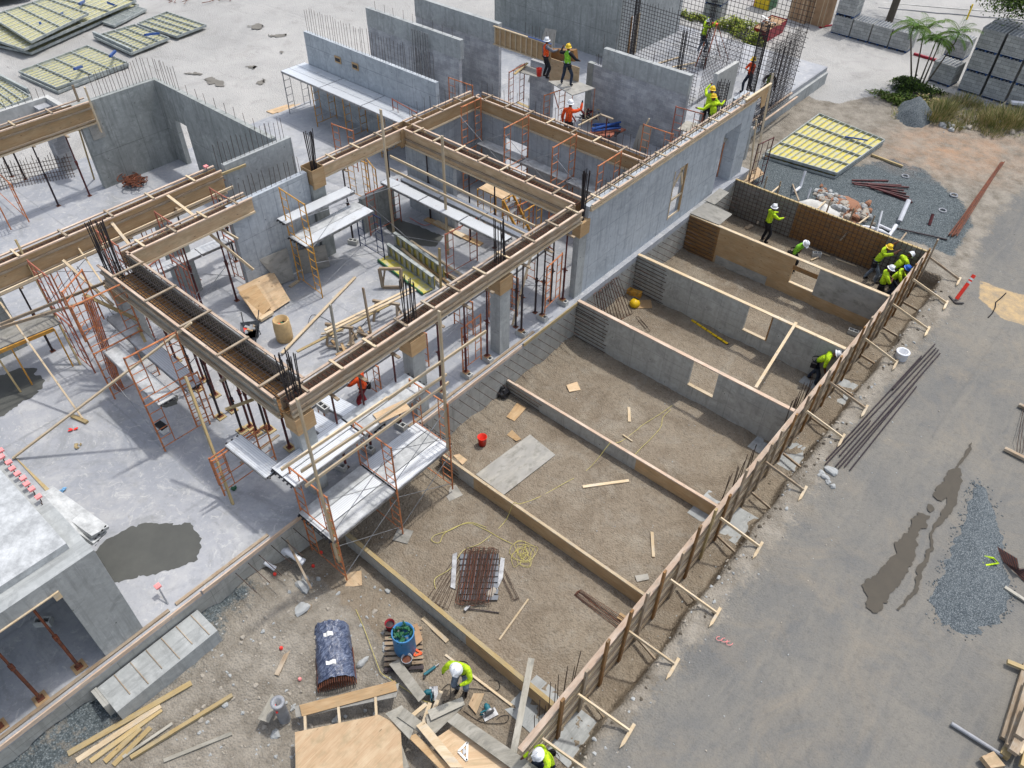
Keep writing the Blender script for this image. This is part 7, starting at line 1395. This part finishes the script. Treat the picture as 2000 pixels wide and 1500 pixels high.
# top-left form panels
PN = [([(325,22),(402,48),(345,70),(268,45)],1.6,'pale yellow form panel, rightmost of the far left group'),([(262,47),(330,73),(255,103),(183,70)],1.6,'pale yellow form panel with a thick grey edge, middle of the far left group'),([(170,88),(250,122),(110,170),(36,138)],1.62,'pale yellow form panel topmost of the tilted pair'),([(178,92),(250,125),(112,178),(40,146)],1.5,'pale yellow form panel underneath the tilted pair'),
 ([(285,17),(265,12),(200,42),(222,49)],1.55,'narrow yellow form strip between the big stack and the panels'),([(265,0),(150,-30),(-60,60),(45,95)],1.9,'large pale yellow form panel on top of the big stack at the top left'),([(270,8),(150,-20),(-60,75),(60,102)],1.55,'large pale yellow form panel at the bottom of the big stack'),([(172,25),(90,-5),(-20,30),(60,80)],2.2,'smaller pale form panel lying uppermost on the big stack'),([(0,150),(60,188),(-5,215),(-60,170)],1.6,'pale yellow form panel cut by the left edge')]
for c4, z, l in PN:
    pxpanel(c4, z, l, 11, 4, .14, True)
for a, c in (((1,150),(55,178)), ((183,66),(258,100))): P_, Q_ = g(*a, 1.75), g(*c, 1.75); board(P_, Q_, .12, .3, 'form_frame', 'thick grey edge beam on a pale form panel, '+('left' if a[0] < 50 else 'right'), name='edge_beam', cat='beam')
for i, (x, y, x2, y2) in enumerate(((78,45,85,52),(120,28,128,20),(210,5,228,12),(283,68,310,65),(155,8,165,2),(145,135,160,130),(215,110,225,100))): P_, Q_ = g(x, y, 2.3), g(x2, y2, 1.9); board(P_, Q_, .12, .12, 'blue_paint', 'blue-grey clamp on the stored form panels, '+ORD[i], 'clamps on the stored panels', 'clamp', 'clamp')
b = thing('net_roll', tuple(g(20,15,1.6)), 'rumpled dark netting at the top left corner', 'netting'); bb = MB(); P_ = [g(-60,0,1.7), g(-60,40,1.7), g(0,30,1.7), g(62,5,1.7), g(60,-20,1.7)]
G_ = []
for i in range(9):
    row = []
    for j in range(9): u, v = i/8, j/8; q = g(-80+u*145, -25+v*(50-u*28), 1.6); q.z += .35+.12*math.sin(i*2.3+j)+.1*math.sin(j*3.1); row.append(q)
    G_.append(row)
for i in range(8):
    for j in range(8): bb.face([G_[i][j], G_[i+1][j], G_[i+1][j+1], G_[i][j+1]])
bb.build('net', 'grey_plastic', b, weld=True, smooth=True)
for i, (x, y) in enumerate(((350,0),(430,-2))):
    t = thing('scrap_bars', tuple(g(x, y, 1.5)), ['left', 'right'][i]+' small heap of rusty bars on the far yard', 'bars')
    for k in range(12): a = g(x+RNG.uniform(-22,22), y+RNG.uniform(-4,6), 1.55); MB().tube(a, a+Vector((RNG.uniform(-.7,.7), RNG.uniform(-.7,.7), RNG.uniform(0,.2))), .02, 4).build('bar', 'rust', t)
for k in range(4): flat([(520+k*14,218-k*1),(560+k*13,205-k*1),(572+k*13,210-k*1),(533+k*14,223-k*1)], 1.46+k*.005, .03, 'ply_pale', 'pale plywood sheet by the slab edge below the big platform, '+ORD[k], 'plywood_sheet', 'plywood')
# road furniture at the top right
MB().box(-18.2, 64.8, RD, -17.7, 65.2, RD+.6).build('tree_planter', 'pvc_grey', None, 'small grey kerb block by the dark trunk', 'block')
for i, (a, b_) in enumerate((((1690,2),(2010,28)), ((1690,26),(1900,62)))): MB().bar(g(*a, RD+.035), g(*b_, RD+.035), .09, .02).build('road_line', 'dust', None, kind='structure')
for i, (a, b_) in enumerate((((1715,15),(2000,40)),)): MB().path([g(a[0]+(b_[0]-a[0])*k/10, a[1]+(b_[1]-a[1])*k/10+.6*math.sin(k*2), RD+.03) for k in range(11)], .035, 4).build('road_crack', 'grey_plastic', None, kind='structure')
def kerb(pts, mat, label, w=.15, h=.14):
    b = MB()
    for a, c in zip(pts, pts[1:]): b.bar(g(*a, RD+h/2), g(*c, RD+h/2), w, h)
    return b.build('kerb', mat, None, label, 'kerb')
kerb([(1280,48),(1330,55),(1400,72),(1440,95),(1450,110)], 'conc_light', 'pale kerb of the hedge bed behind the bar mesh'); kerb([(1785,105),(1830,118),(1858,128)], 'dark_red_paint', 'faded red kerb behind the palms'); kerb([(1600,55),(1625,50)], 'dark_red_paint', 'short red kerb by the cartons')
for i, (x, y) in enumerate(((1888,38),(1612,8))): p = g(x, y, RD); MB().tube((p.x, p.y, RD), (p.x, p.y, RD+1.0), .06, 8).build('bollard', 'yellow_paint', None, ['yellow bollard on the far road', 'yellow bollard at the far row of blocks'][i], 'bollard')
for i in range(5): a = g(1980+i*7, 205, RD+.05); MB().tube(a, a+Vector((.4, .5, 2.6)), .03, 5).build('leaning_bar', 'black_plastic', None, 'dark bar leaning on the tall block piles, '+ORD[i]+' from the left', 'bar', 'dark bars at the right edge')
c = g(1990,215,RD); MB().bar(g(1975,200,RD+.6), g(2020,204,RD+.6), .3, .12).build('white_tray', 'pvc', None, 'white trough at the right edge below the block piles', 'trough')
# ---- vegetation
def leaf(b, c, d, L, w, droop=.3, up=None, mi=0):
    d = d.normalized(); s = d.cross(Vector((0, 0, 1))); s = s.normalized() if s.length > .05 else Vector((1, 0, 0)); m_ = c+d*L*.5; e = c+d*L-Vector((0, 0, droop*L)); b.face([c, m_+s*w, e, m_-s*w], None, mi)
def shrub(name, cx, cy, z, rx, ry, h, n, mats, label, cat='shrub', L=.16, w=.04, seed=1, rot=0, holes=3.):
    rg = random.Random(seed); t = thing(name, (cx, cy, z), label, cat); b = MB(); cr, sr = math.cos(rot), math.sin(rot)
    cl = [(rg.uniform(-1, 1), rg.uniform(-1, 1), rg.uniform(.2, 1)) for _ in range(14)]
    for k in range(n):
        q = rg.choice(cl); u, v, ww = q[0]*.75+rg.gauss(0, .17), q[1]*.75+rg.gauss(0, .17), q[2]*.8+rg.gauss(0, .13)
        if ww < 0: ww = abs(ww)*.5
        f = max(0, 1-(u*u+v*v))**.4; x, y = u*rx, v*ry; c = Vector((cx+x*cr-y*sr, cy+x*sr+y*cr, z+h*ww*max(.35, f)))
        leaf(b, c, Vector((rg.uniform(-1, 1), rg.uniform(-1, 1), rg.uniform(-.2, 1))), L*rg.uniform(.6, 1.3), w, .3, None, rg.choice([0, 0, 1]))
    b.build('crown', mats, t); s = MB()
    for k in range(6): a = rg.uniform(0, 6.3); s.tube((cx+.1*math.cos(a), cy+.1*math.sin(a), z), (cx+rx*.5*math.cos(a), cy+ry*.5*math.sin(a), z+h*.6), .02, 4, .008)
    s.build('stems', 'bark', t); return t
def sp(px, py): p = g(px, py, RD); return p.x, p.y
hd = [((1300,38),1.6,.8,1.0,'left part of the yellow-green hedge behind the bar mesh'),((1335,45),1.4,.7,.95,'middle part of the yellow-green hedge behind the bar mesh'),((1362,52),1.0,.7,.8,'small end shrub of the hedge behind the bar mesh'),((1418,62),1.3,1.0,1.1,'round yellow-green shrub beside the ladder'),((1448,72),1.5,1.2,1.2,'biggest yellow-green shrub beside the red container'),((1470,92),.8,.7,.9,'dark green shrub at the foot of the red container')]
for i, (q, rx, ry, h, l) in enumerate(hd): x, y = sp(*q); shrub('hedge_shrub', x, y, RD, rx, ry, h, 1500, ['leaf_yellow', 'leaf'], l, L=.2, w=.05, seed=i+1)
def palm(bx, by, tx, ty, hz, label, seed, nf=13, L=1.25):
    rg = random.Random(seed); p = g(bx, by, RD); 
    top = g(tx, ty, RD+hz); t = thing('palm_tree', tuple(p), label, 'palm'); N = 8; pts = [p.lerp(top, k/N)+Vector((0, 0, 0)) for k in range(N+1)]
    for k in range(N+1): pts[k].z = RD+hz*(k/N)
    b = MB()
    for k in range(N): b.tube(pts[k], pts[k+1], .055-.003*k, 7, .052-.003*k)
    b.build('trunk', 'bark', t); MB().tube(top, top+Vector((0, 0, .5)), .045, 6, .02).build('crownshaft', 'leaf', t)
    for k in range(nf):
        a = k*2.4+rg.uniform(-.2, .2); el = rg.uniform(.3, 1.25); b = MB(); d = Vector((math.cos(a)*math.cos(el), math.sin(a)*math.cos(el), math.sin(el))); c = top+Vector((0, 0, .4)); q = [c]; v = d.copy(); l = L*rg.uniform(.8, 1.15)
        for j in range(9): v = (v+Vector((0, 0, -.17))).normalized(); q.append(q[-1]+v*l/9)
        for j in range(9): b.tube(q[j], q[j+1], .012-.001*j, 3, cap=False)
        for j in range(1, 9):
            for s in (-1, 1):
                for jj in (0, .5):
                    o = q[j].lerp(q[min(j+1, 9)], jj); side = (q[j]-q[j-1]).cross(Vector((0, 0, 1))).normalized()*s; dd = (side+(q[j]-q[j-1]).normalized()*.6+Vector((0, 0, -.15))).normalized(); leaf(b, o, dd, .42*(1-.06*j), .022, .35)
        b.build('frond', 'palm_leaf' if k % 4 else 'leaf', t)
palm(1780,158,1779,68,3.2,'tallest slender palm at the left of the clump',1); palm(1786,160,1803,72,2.9,'second palm of the clump leaning slightly right',2); palm(1792,172,1822,96,2.3,'short palm in the middle of the clump',3,11,1.0)
palm(1797,175,1832,92,2.3,'short palm right of the middle of the clump',4,11,1.0); palm(1803,172,1866,82,2.8,'rightmost palm leaning far towards the block stacks',5)
for i, (q, rx, ry, h, m1, m2, n) in enumerate((((1785,178),1.5,1.0,.75,'leaf_dark','leaf',2200), ((1742,196),1.5,.6,.35,'leaf','grass',1200), ((1812,208),1.0,.7,.6,'grass','grass_dry',900), ((1775,200),1.1,.6,.4,'leaf_dark','leaf',900))):
    x, y = sp(*q); shrub('low_shrub', x, y, RD, rx, ry, h, n, [m1, m2], ['dark green shrub at the foot of the palms','creeping green plants on the edge of the pale yard','grassy plants right of the gravel cone','leafy plants left of the gravel cone'][i], L=.2, w=.045, seed=40+i)
def tuft(px, py, r, n, h, mats, label, seed):
    rg = random.Random(seed); p = g(px, py, RD); b = MB()
    for k in range(n):
        a, rr = rg.uniform(0, 6.3), r*math.sqrt(rg.random())*.5; c = Vector((p.x+rr*math.cos(a), p.y+rr*math.sin(a), RD)); d = Vector((math.cos(a)*rg.uniform(.1, .8), math.sin(a)*rg.uniform(.1, .8), 1)); leaf(b, c, d, h*rg.uniform(.5, 1.2), .014, .15*rg.random(), None, rg.choice([0, 1]))
    return b.build('grass_tuft', mats, None, label, 'grass tuft')
TF = [(1825,232,1.6,700,.8,'tall green grass tuft right of the gravel cone'),(1845,222,1.2,380,.9,'dry bent grass tuft by the tall green one'),(1885,205,1.4,380,.6,'thin dry grass tuft below the block piles'),(1905,240,1.8,500,.55,'wide dry grass tuft at the right'),(1950,245,2.0,900,.7,'broad green grass tuft near the right edge'),(1985,240,2.0,900,.8,'tall grass tuft cut by the right edge'),(1930,222,1.5,380,.5,'faded grass tuft between the two broad ones'),(1865,250,1.0,220,.4,'small low tuft in the rubble'),(1935,262,1.2,260,.35,'low tuft at the edge of the clay ground')]
for i, q in enumerate(TF): tuft(q[0], q[1], q[2], q[3], q[4], ['grass', 'grass_dry'] if i % 2 == 0 else ['grass_dry', 'grass'], q[5], 70+i)
# the ground cover as stuff
rg = random.Random(77); b = MB()
for k in range(2600):
    x, y = rg.uniform(1740, 2010), rg.uniform(186, 270); p = g(x, y, RD)
    if y < 186+(x-1740)*.07 or y > 232+(x-1740)*.16: continue
    c = Vector((p.x, p.y, RD)); leaf(b, c, Vector((rg.uniform(-1, 1), rg.uniform(-1, 1), rg.uniform(.3, 1.5))), rg.uniform(.08, .3), .016, .2, None, rg.choice([0, 1]))
b.build('weeds', ['grass', 'grass_dry'], None, 'thin dry weeds scattered over the dirt strip below the block piles', 'weeds', kind='stuff')
rg = random.Random(78); rocks_stuff([((lambda p: (p.x, p.y, RD-.03))(g(rg.uniform(1830,1990), rg.uniform(235,262), RD)), rg.uniform(.06, .2), k+900, k % 2) for k in range(26)], ['stone', 'stone_grey'], 'pale stones scattered among the weeds', 'weed_stones')
# dark trunk on top of the far row
pt = g(1736,42,RD); t = thing('tree', tuple(pt), 'thick dark trunk behind the far row of blocks', 'tree'); MB().tube(pt-Vector((0, 0, .1)), pt+Vector((.2, .1, 7.5)), .26, 12, .2).build('trunk', 'bark', t)
rg = random.Random(5); b = MB(); tc = pt+Vector((.2, 1.6, 9.2))
for k in range(1600): c = tc+Vector((rg.gauss(0, 1.5), rg.gauss(0, 1.5), rg.gauss(0, .8))); leaf(b, c, Vector((rg.uniform(-1, 1), rg.uniform(-1, 1), rg.uniform(-.5, .5))), .35, .09, .3)
b.build('crown', 'leaf_dark', t)
pt = g(2030,10,RD); t = thing('tree', tuple(pt), 'dark leafy crown peeping in at the top right corner', 'tree'); tc = g(1994,-6,RD+5.0); MB().tube(pt, tc, .15, 8).build('trunk', 'bark', t); b = MB(); rg = random.Random(6)
for k in range(4000): c = tc+Vector((rg.gauss(0, .8), rg.gauss(0, .8), rg.gauss(0, .4))); leaf(b, c, Vector((rg.uniform(-1, 1), rg.uniform(-1, 1), rg.uniform(-.6, .6))), .17, .045, .3, None, rg.choice([0, 1]))
b.build('crown', ['leaf_dark', 'leaf'], t)
# ================= people =================
HATN = {'hat_white': 'white', 'hat_yellow': 'yellow', 'hat_blue': 'blue'}
def person(p, face, label, shirt, trouser, hat, lean=0, turn=0, la=((-.3, .1, -1), (.1, .3, -1)), ra=((.3, .1, -1), (-.1, .3, -1)), crouch=0, stance=.13, stride=.0, sleeve=True, vest=None, pouch=True, head=(0, 0), glove=None, knee=None, group=None):
    # la / ra: (upper arm direction, forearm direction) in the torso frame, x right, y forward, z up
    R_ = Matrix.Rotation(-lean, 3, 'X') @ Matrix.Identity(3); Rz = Matrix.Rotation(turn, 3, 'Z')
    hipz = .93-crouch; pel = Vector((0, -.05*crouch*4-.1*math.sin(lean), hipz)); TR = Rz @ R_
    T_ = lambda x, y, z: pel+TR @ Vector((x, y, z))
    V_ = []; E_ = []; rad = []; seg = []
    def add(co, r, parent=None, s=None):
        V_.append(Vector(co)); rad.append(r if isinstance(r, tuple) else (r, r)); i = len(V_)-1
        if parent is not None: E_.append((parent, i)); seg.append((parent, i, s))
        return i
    a0 = add(pel, (.185, .145)); a1 = add(T_(0, .01, .17), (.175, .14), a0, 'torso'); a2 = add(T_(0, .01, .36), (.20, .15), a1, 'torso'); a3 = add(T_(0, 0, .49), (.13, .105), a2, 'torso')
    a4 = add(T_(0, .015, .565), .055, a3, 'neck'); HR = TR @ Matrix.Rotation(head[0], 3, 'Z') @ Matrix.Rotation(-head[1], 3, 'X'); hb = T_(0, .015, .565)
    H_ = lambda x, y, z: hb+HR @ Vector((x, y, z))
    a5 = add(H_(0, .03, .07), (.07, .08), a4, 'head'); a6 = add(H_(0, .015, .15), (.078, .095), a5, 'head'); a7 = add(H_(0, .0, .21), (.06, .07), a6, 'head')
    nb = len(V_); n0 = add(H_(0, .07, .12), .014); add(H_(0, .125, .105), .012, n0, 'head')
    for s in (-1, 1): e0 = add(H_(.06*s, 0, .12), .014); add(H_(.088*s, -.01, .125), .012, e0, 'head')
    for s, arm in ((-1, la), (1, ra)):
        sh = add(T_(.20*s, 0, .45), .085, a3, 'sleeve'); u = (TR @ Vector(arm[0])).normalized(); f = (TR @ Vector(arm[1])).normalized()
        el = add(V_[sh]+u*.28, .062, sh, 'sleeve'); m_ = add(V_[el]+f*.14, .052, el, 'fore'); wr = add(V_[el]+f*.25, .036, m_, 'fore'); pa = add(V_[wr]+f*.06, (.042, .022), wr, 'hand'); pe = add(V_[wr]+f*.095, (.038, .018), pa, 'hand')
        sd = f.cross(Vector((0, 0, 1))); sd = sd.normalized() if sd.length > .1 else Vector((0, 1, 0)); cu = f.cross(sd)
        for k in range(4):
            o = sd*((k-1.5)*.019); q = add(V_[pe]+o-f*.01, .0095); L_ = (.028, .033, .031, .024)[k]; q2 = add(V_[q]+f*L_+cu*.006, .009, q, 'hand'); add(V_[q2]+f*L_*.7+cu*.02, .008, q2, 'hand')
        q = add(V_[pa]-sd*.03*s, .011); q2 = add(V_[q]-sd*.035*s+f*.02, .010, q, 'hand'); add(V_[q2]+f*.028, .009, q2, 'hand')
    for s in (-1, 1):
        hp = add(pel+Rz @ Vector((.09*s, 0, -.06)), .095, a0, 'leg'); fy = stride*s
        foot = Vector((stance*s, fy, .07)); hv = V_[hp]; d = foot-hv; L_ = min(d.length, .84); kb = math.sqrt(max(0, .43**2-(L_/2)**2)); kn = hv.lerp(foot, .5)+Vector((.3*kb*s, kb, 0))
        kk = add(kn, .078, hp, 'leg'); cf = add(kn.lerp(foot, .4), .072, kk, 'leg'); an = add(foot, .056, cf, 'leg'); add(foot+Vector((.03*s, .16, -.035)), (.045, .032), add(foot+Vector((.0, .03, -.02)), (.045, .04), an, 'foot'), 'foot')
    me = bpy.data.meshes.new('tmp'); me.from_pydata([tuple(v) for v in V_], E_, []); o = bpy.data.objects.new('tmp', me); COL.objects.link(o); md = o.modifiers.new('s', 'SKIN'); md.branch_smoothing = .6; md.use_smooth_shade = True
    sv = me.skin_vertices[0].data
    for i, r in enumerate(rad): sv[i].radius = r; sv[i].use_root = (i == 0)
    sub = o.modifiers.new('u', 'SUBSURF'); sub.levels = 1; sub.render_levels = 1
    dg = bpy.context.evaluated_depsgraph_get(); ev = o.evaluated_get(dg); m2 = bpy.data.meshes.new_from_object(ev); bpy.data.objects.remove(o)
    names = [shirt, trouser, 'skin', 'boot', vest or shirt, glove or 'skin', 'silver_tape', 'hat_white']; m2.materials.clear()
    for n_ in names: m2.materials.append(MATS[n_])
    idx = {'torso': 4, 'sleeve': 0, 'fore': 0 if sleeve else 2, 'hand': 5, 'leg': 1, 'foot': 3, 'head': 2, 'neck': 2}; inv = TR.inverted()
    for f in m2.polygons:
        c = f.center; best = 9; bs = 'torso'
        for i, j, s in seg:
            a, b_ = V_[i], V_[j]; ab = b_-a; t_ = max(0, min(1, (c-a).dot(ab)/(ab.dot(ab)+1e-9))); d = (c-a-ab*t_).length-min(max(rad[i]), max(rad[j]))*.8
            if d < best: best = d; bs = s
        k = idx[bs]; lc = inv @ (c-pel)
        if bs == 'torso' and lc.z < .03: k = 1
        if k == 4 and vest and (abs(abs(lc.x)-.085) < .022 or abs(lc.z-.13) < .022): k = 6
        f.material_index = k; f.use_smooth = True
    t = thing('person', (0, 0, 0), label, 'person', group)
    bo = bpy.data.objects.new('body', m2); COL.objects.link(bo); bo.parent = t
    # helmet
    hc = H_(0, 0, .165); ax = (HR @ Vector((0, 0, 1))).normalized(); b = MB(); b.lathe(hc, [(.116, .005), (.114, .05), (.098, .095), (.062, .125), (.001, .135)], 18, axis=ax); fw = HR @ Vector((0, 1, 0)); sd = HR @ Vector((1, 0, 0))
    br = MB(); br.lathe(hc, [(.113, -.03), (.145, -.022), (.147, -.012), (.116, .006)], 18, axis=ax); br.face([hc+fw*.12-sd*.09, hc+fw*.12+sd*.09, hc+fw*.19+sd*.05-ax*.025, hc+fw*.19-sd*.05-ax*.025]); b.bar(hc-fw*.09+ax*.115, hc+fw*.09+ax*.115, .03, .05, up=ax)
    hh_ = b.build('hard_hat', hat, t, smooth=False); br.build('brim', hat, hh_)
    if pouch: q = pel+Rz @ Vector((.17, -.06, .0)); MB().bar(q-Vector((0, .09, .08)), q+Vector((0, .09, -.08)), .1, .2).build('tool_pouch', 'black_cloth', t); MB().lathe(pel+Vector((0, 0, .03)), [(.17, 0), (.172, .045)], 14).build('belt', 'black_cloth', t)
    t.scale = (1.07, 1.07, 1.07); t.location = p; t.rotation_euler = (0, 0, math.radians(face)); return t
UPR = ((.4, .5, .6), (-.2, .5, 1)); UPL = ((-.4, .5, .6), (.2, .5, 1)); FR = ((.25, .8, -.5), (-.2, 1, .1)); FL = ((-.25, .8, -.5), (.2, 1, .1)); DR = ((.25, 0, -1), (.05, .3, -1)); DL = ((-.25, 0, -1), (-.05, .3, -1))
HY, HW, HB = 'hat_yellow', 'hat_white', 'hat_blue'
person(gy(1064,152,29.6), -25, 'worker in orange vest and white hat standing on the deck, facing the plywood', 'cloth_grey', 'trouser_dark', HW, vest='hivis_orange', ra=FR, la=DL)
person(gy(1105,166,29.5), 5, 'worker in green striped vest and yellow hat seen from behind on the grey platform', 'black_cloth', 'denim', HY, vest='hivis_green', la=((-.7, .3, -.3), (.1, .6, .8)), ra=((.7, .1, -.6), (.1, .7, -.3)), stance=.24, pouch=True)
qo = gy(1110, 237, 25.0); person((qo.x, qo.y, qo.z-1.02), 10, 'worker in orange shirt and white hat reaching up behind the farther cross beam', 'hivis_orange', 'denim', HW, ra=((.5, .5, .2), (-.1, .4, 1)), la=DL, glove='black_cloth', lean=.1)
zz = 3.75
q = g(1374,252,zz); q.z = zz; person((q.x, q.y, zz), 0, 'worker in yellow-green shirt and yellow hat, rear one of the pair at the wall end', 'hivis', 'trouser_dark', HY, la=((-.4, .5, .4), (.3, .6, .8)), ra=((.5, .3, -.6), (-.4, .8, .1)), lean=.15)
q = g(1384,268,zz-.1); person((q.x, q.y, zz-.1), 60, 'worker in yellow-green shirt with arms spread, front one of the pair at the wall end', 'hivis', 'trouser_dark', HY, la=((-1, .3, -.7), (-.9, .5, .3)), ra=((1, .5, -.4), (.8, .4, .5)), lean=.3)
board((qo.x-1.2, qo.y, qo.z-1.06), (qo.x+1.2, qo.y+.1, qo.z-1.06), .5, .05, 'wood_grey', 'grey plank under the orange-shirted worker behind the farther cross beam', name='scaffold_plank', cat='plank')
# platform under the pair
board((-15.6, 30.6, zz-.15), (-13.4, 30.9, zz-.15), 1.0, .05, 'wood_grey', 'grey plank deck under the two yellow-shirted workers', name='scaffold_plank', cat='plank')
lq = lb.lerp(lt, .38); person((lq.x-.1, lq.y-.35, lq.z), -20, 'worker in yellow-green shirt climbing the tall red stepladder', 'hivis', 'jeans_grey', HW, lean=.25, la=UPL, ra=UPR, stride=.1, crouch=.06)
person(g(1458,180,SL), 150, 'worker in orange shirt and yellow hat walking beside the dense column cage', 'hivis_orange', 'denim', HY, la=((-.3, .4, -.8), (.7, .7, .2)), ra=((.3, .4, -.8), (-.7, .7, .2)), stride=.2, stance=.1)
person(g(1492,204,SL), 200, 'worker in yellow-green vest behind the dense bar mesh', 'black_cloth', 'trouser_dark', HW, vest='hivis', la=DL, ra=FR)
person(g(1490,472,0), -35, 'worker in yellow-green shirt and white hat tying bars at the left end of the pit', 'hivis', 'trouser_dark', HW, ra=FR, la=FL, lean=.1)
person(g(1541,530,0), -110, 'worker in pale green shirt and white hat half hidden by the plywood pit wall', 'hivis_green', 'trouser_dark', HW, lean=.5, la=DL, ra=((.2, .5, -1), (0, .6, -1)), sleeve=False, head=(0, .3))
person(g(1697,548,0), -60, 'worker in yellow-green shirt and yellow hat leaning with raised arms to the far form wall', 'hivis', 'jeans_grey', HY, lean=.35, la=((-.3, .6, .8), (0, .5, 1)), ra=((.3, .6, .7), (-.2, .5, .9)), sleeve=False, stride=.18)
person((-4.75, 30.4, 0), -40, 'worker in yellow-green shirt and white hat bending at the far corner of the pit', 'hivis', 'trouser_dark', HW, lean=.6, la=FL, ra=FR, head=(0, .4))
person((-4.55, 29.7, 0), -80, 'worker in yellow-green shirt and blue hat squeezed against the road side form', 'hivis', 'denim', HB, lean=.5, la=FL, ra=FR, crouch=.12)
person((-4.75, 28.9, 0), -60, 'worker in yellow-green shirt and white hat with folded arms in the pit corner', 'hivis', 'trouser_dark', HW, sleeve=False, la=((-.3, .5, -.8), (.9, .5, .1)), ra=((.3, .5, -.8), (-.9, .5, .2)), head=(0, .4))
person(g(1584,745,0), -75, 'worker in yellow-green shirt and white hat bending to the middle of the road side form', 'hivis', 'denim', HW, lean=.7, la=((-.2, .6, -.8), (.1, .8, -.5)), ra=((.2, .6, -.8), (-.1, .8, -.5)), sleeve=False, stride=.14, head=(0, .3))
tt = person(g(903,1348,0), 205, 'worker in yellow-green long sleeves and jeans looking down beside the low pit wall', 'hivis', 'jeans_grey', 'hat_white', lean=.3, la=((-.3, .6, -.6), (.7, .5, -.3)), ra=((.5, .4, -.9), (.2, .2, -1)), head=(0, .6), stance=.1, glove='black_cloth')
person(g(1068,1512,.0), 150, 'worker under a white hat cut by the bottom edge', 'hivis', 'denim', HW, lean=.4, crouch=.2, la=FL, ra=FR, head=(0, .3))
person(g(716,800,SL), 120, 'worker in orange shirt with yellow hat and red trousers behind the inner metal deck', 'hivis_orange', 'cloth_red', HY, lean=.15, la=FL, ra=FR)
tt.scale = (1.14, 1.14, 1.14)

for i, (a, za, b_, zb, w_, m_) in enumerate((((1010,200),SL,(1045,215),SL,.2,'pine_yellow'), ((1035,235),SL,(1062,250),SL,.12,'pine'), ((925,225),SL,(955,222),SL,.12,'pine'), ((1205,300),SL,(1240,320),SL,.1,'pine_old'), ((1225,300),SL,(1262,312),SL,.15,'ply'), ((1095,280),3.6,(1135,262),3.6,.1,'pine'), ((1270,170),SL,(1300,195),SL,.1,'pine'), ((935,245),3.9,(955,250),3.9,.15,'pine_yellow'), ((940,240),3.95,(962,247),3.95,.12,'pine'))):
    board(g(*a, za), g(*b_, zb), w_, .04, m_, 'loose board in the rooms behind the crossing beams, '+ORD[i]+' one', 'loose boards in the rear rooms')
for o in bpy.data.objects:
    if '_loc' in o: del o['_loc']
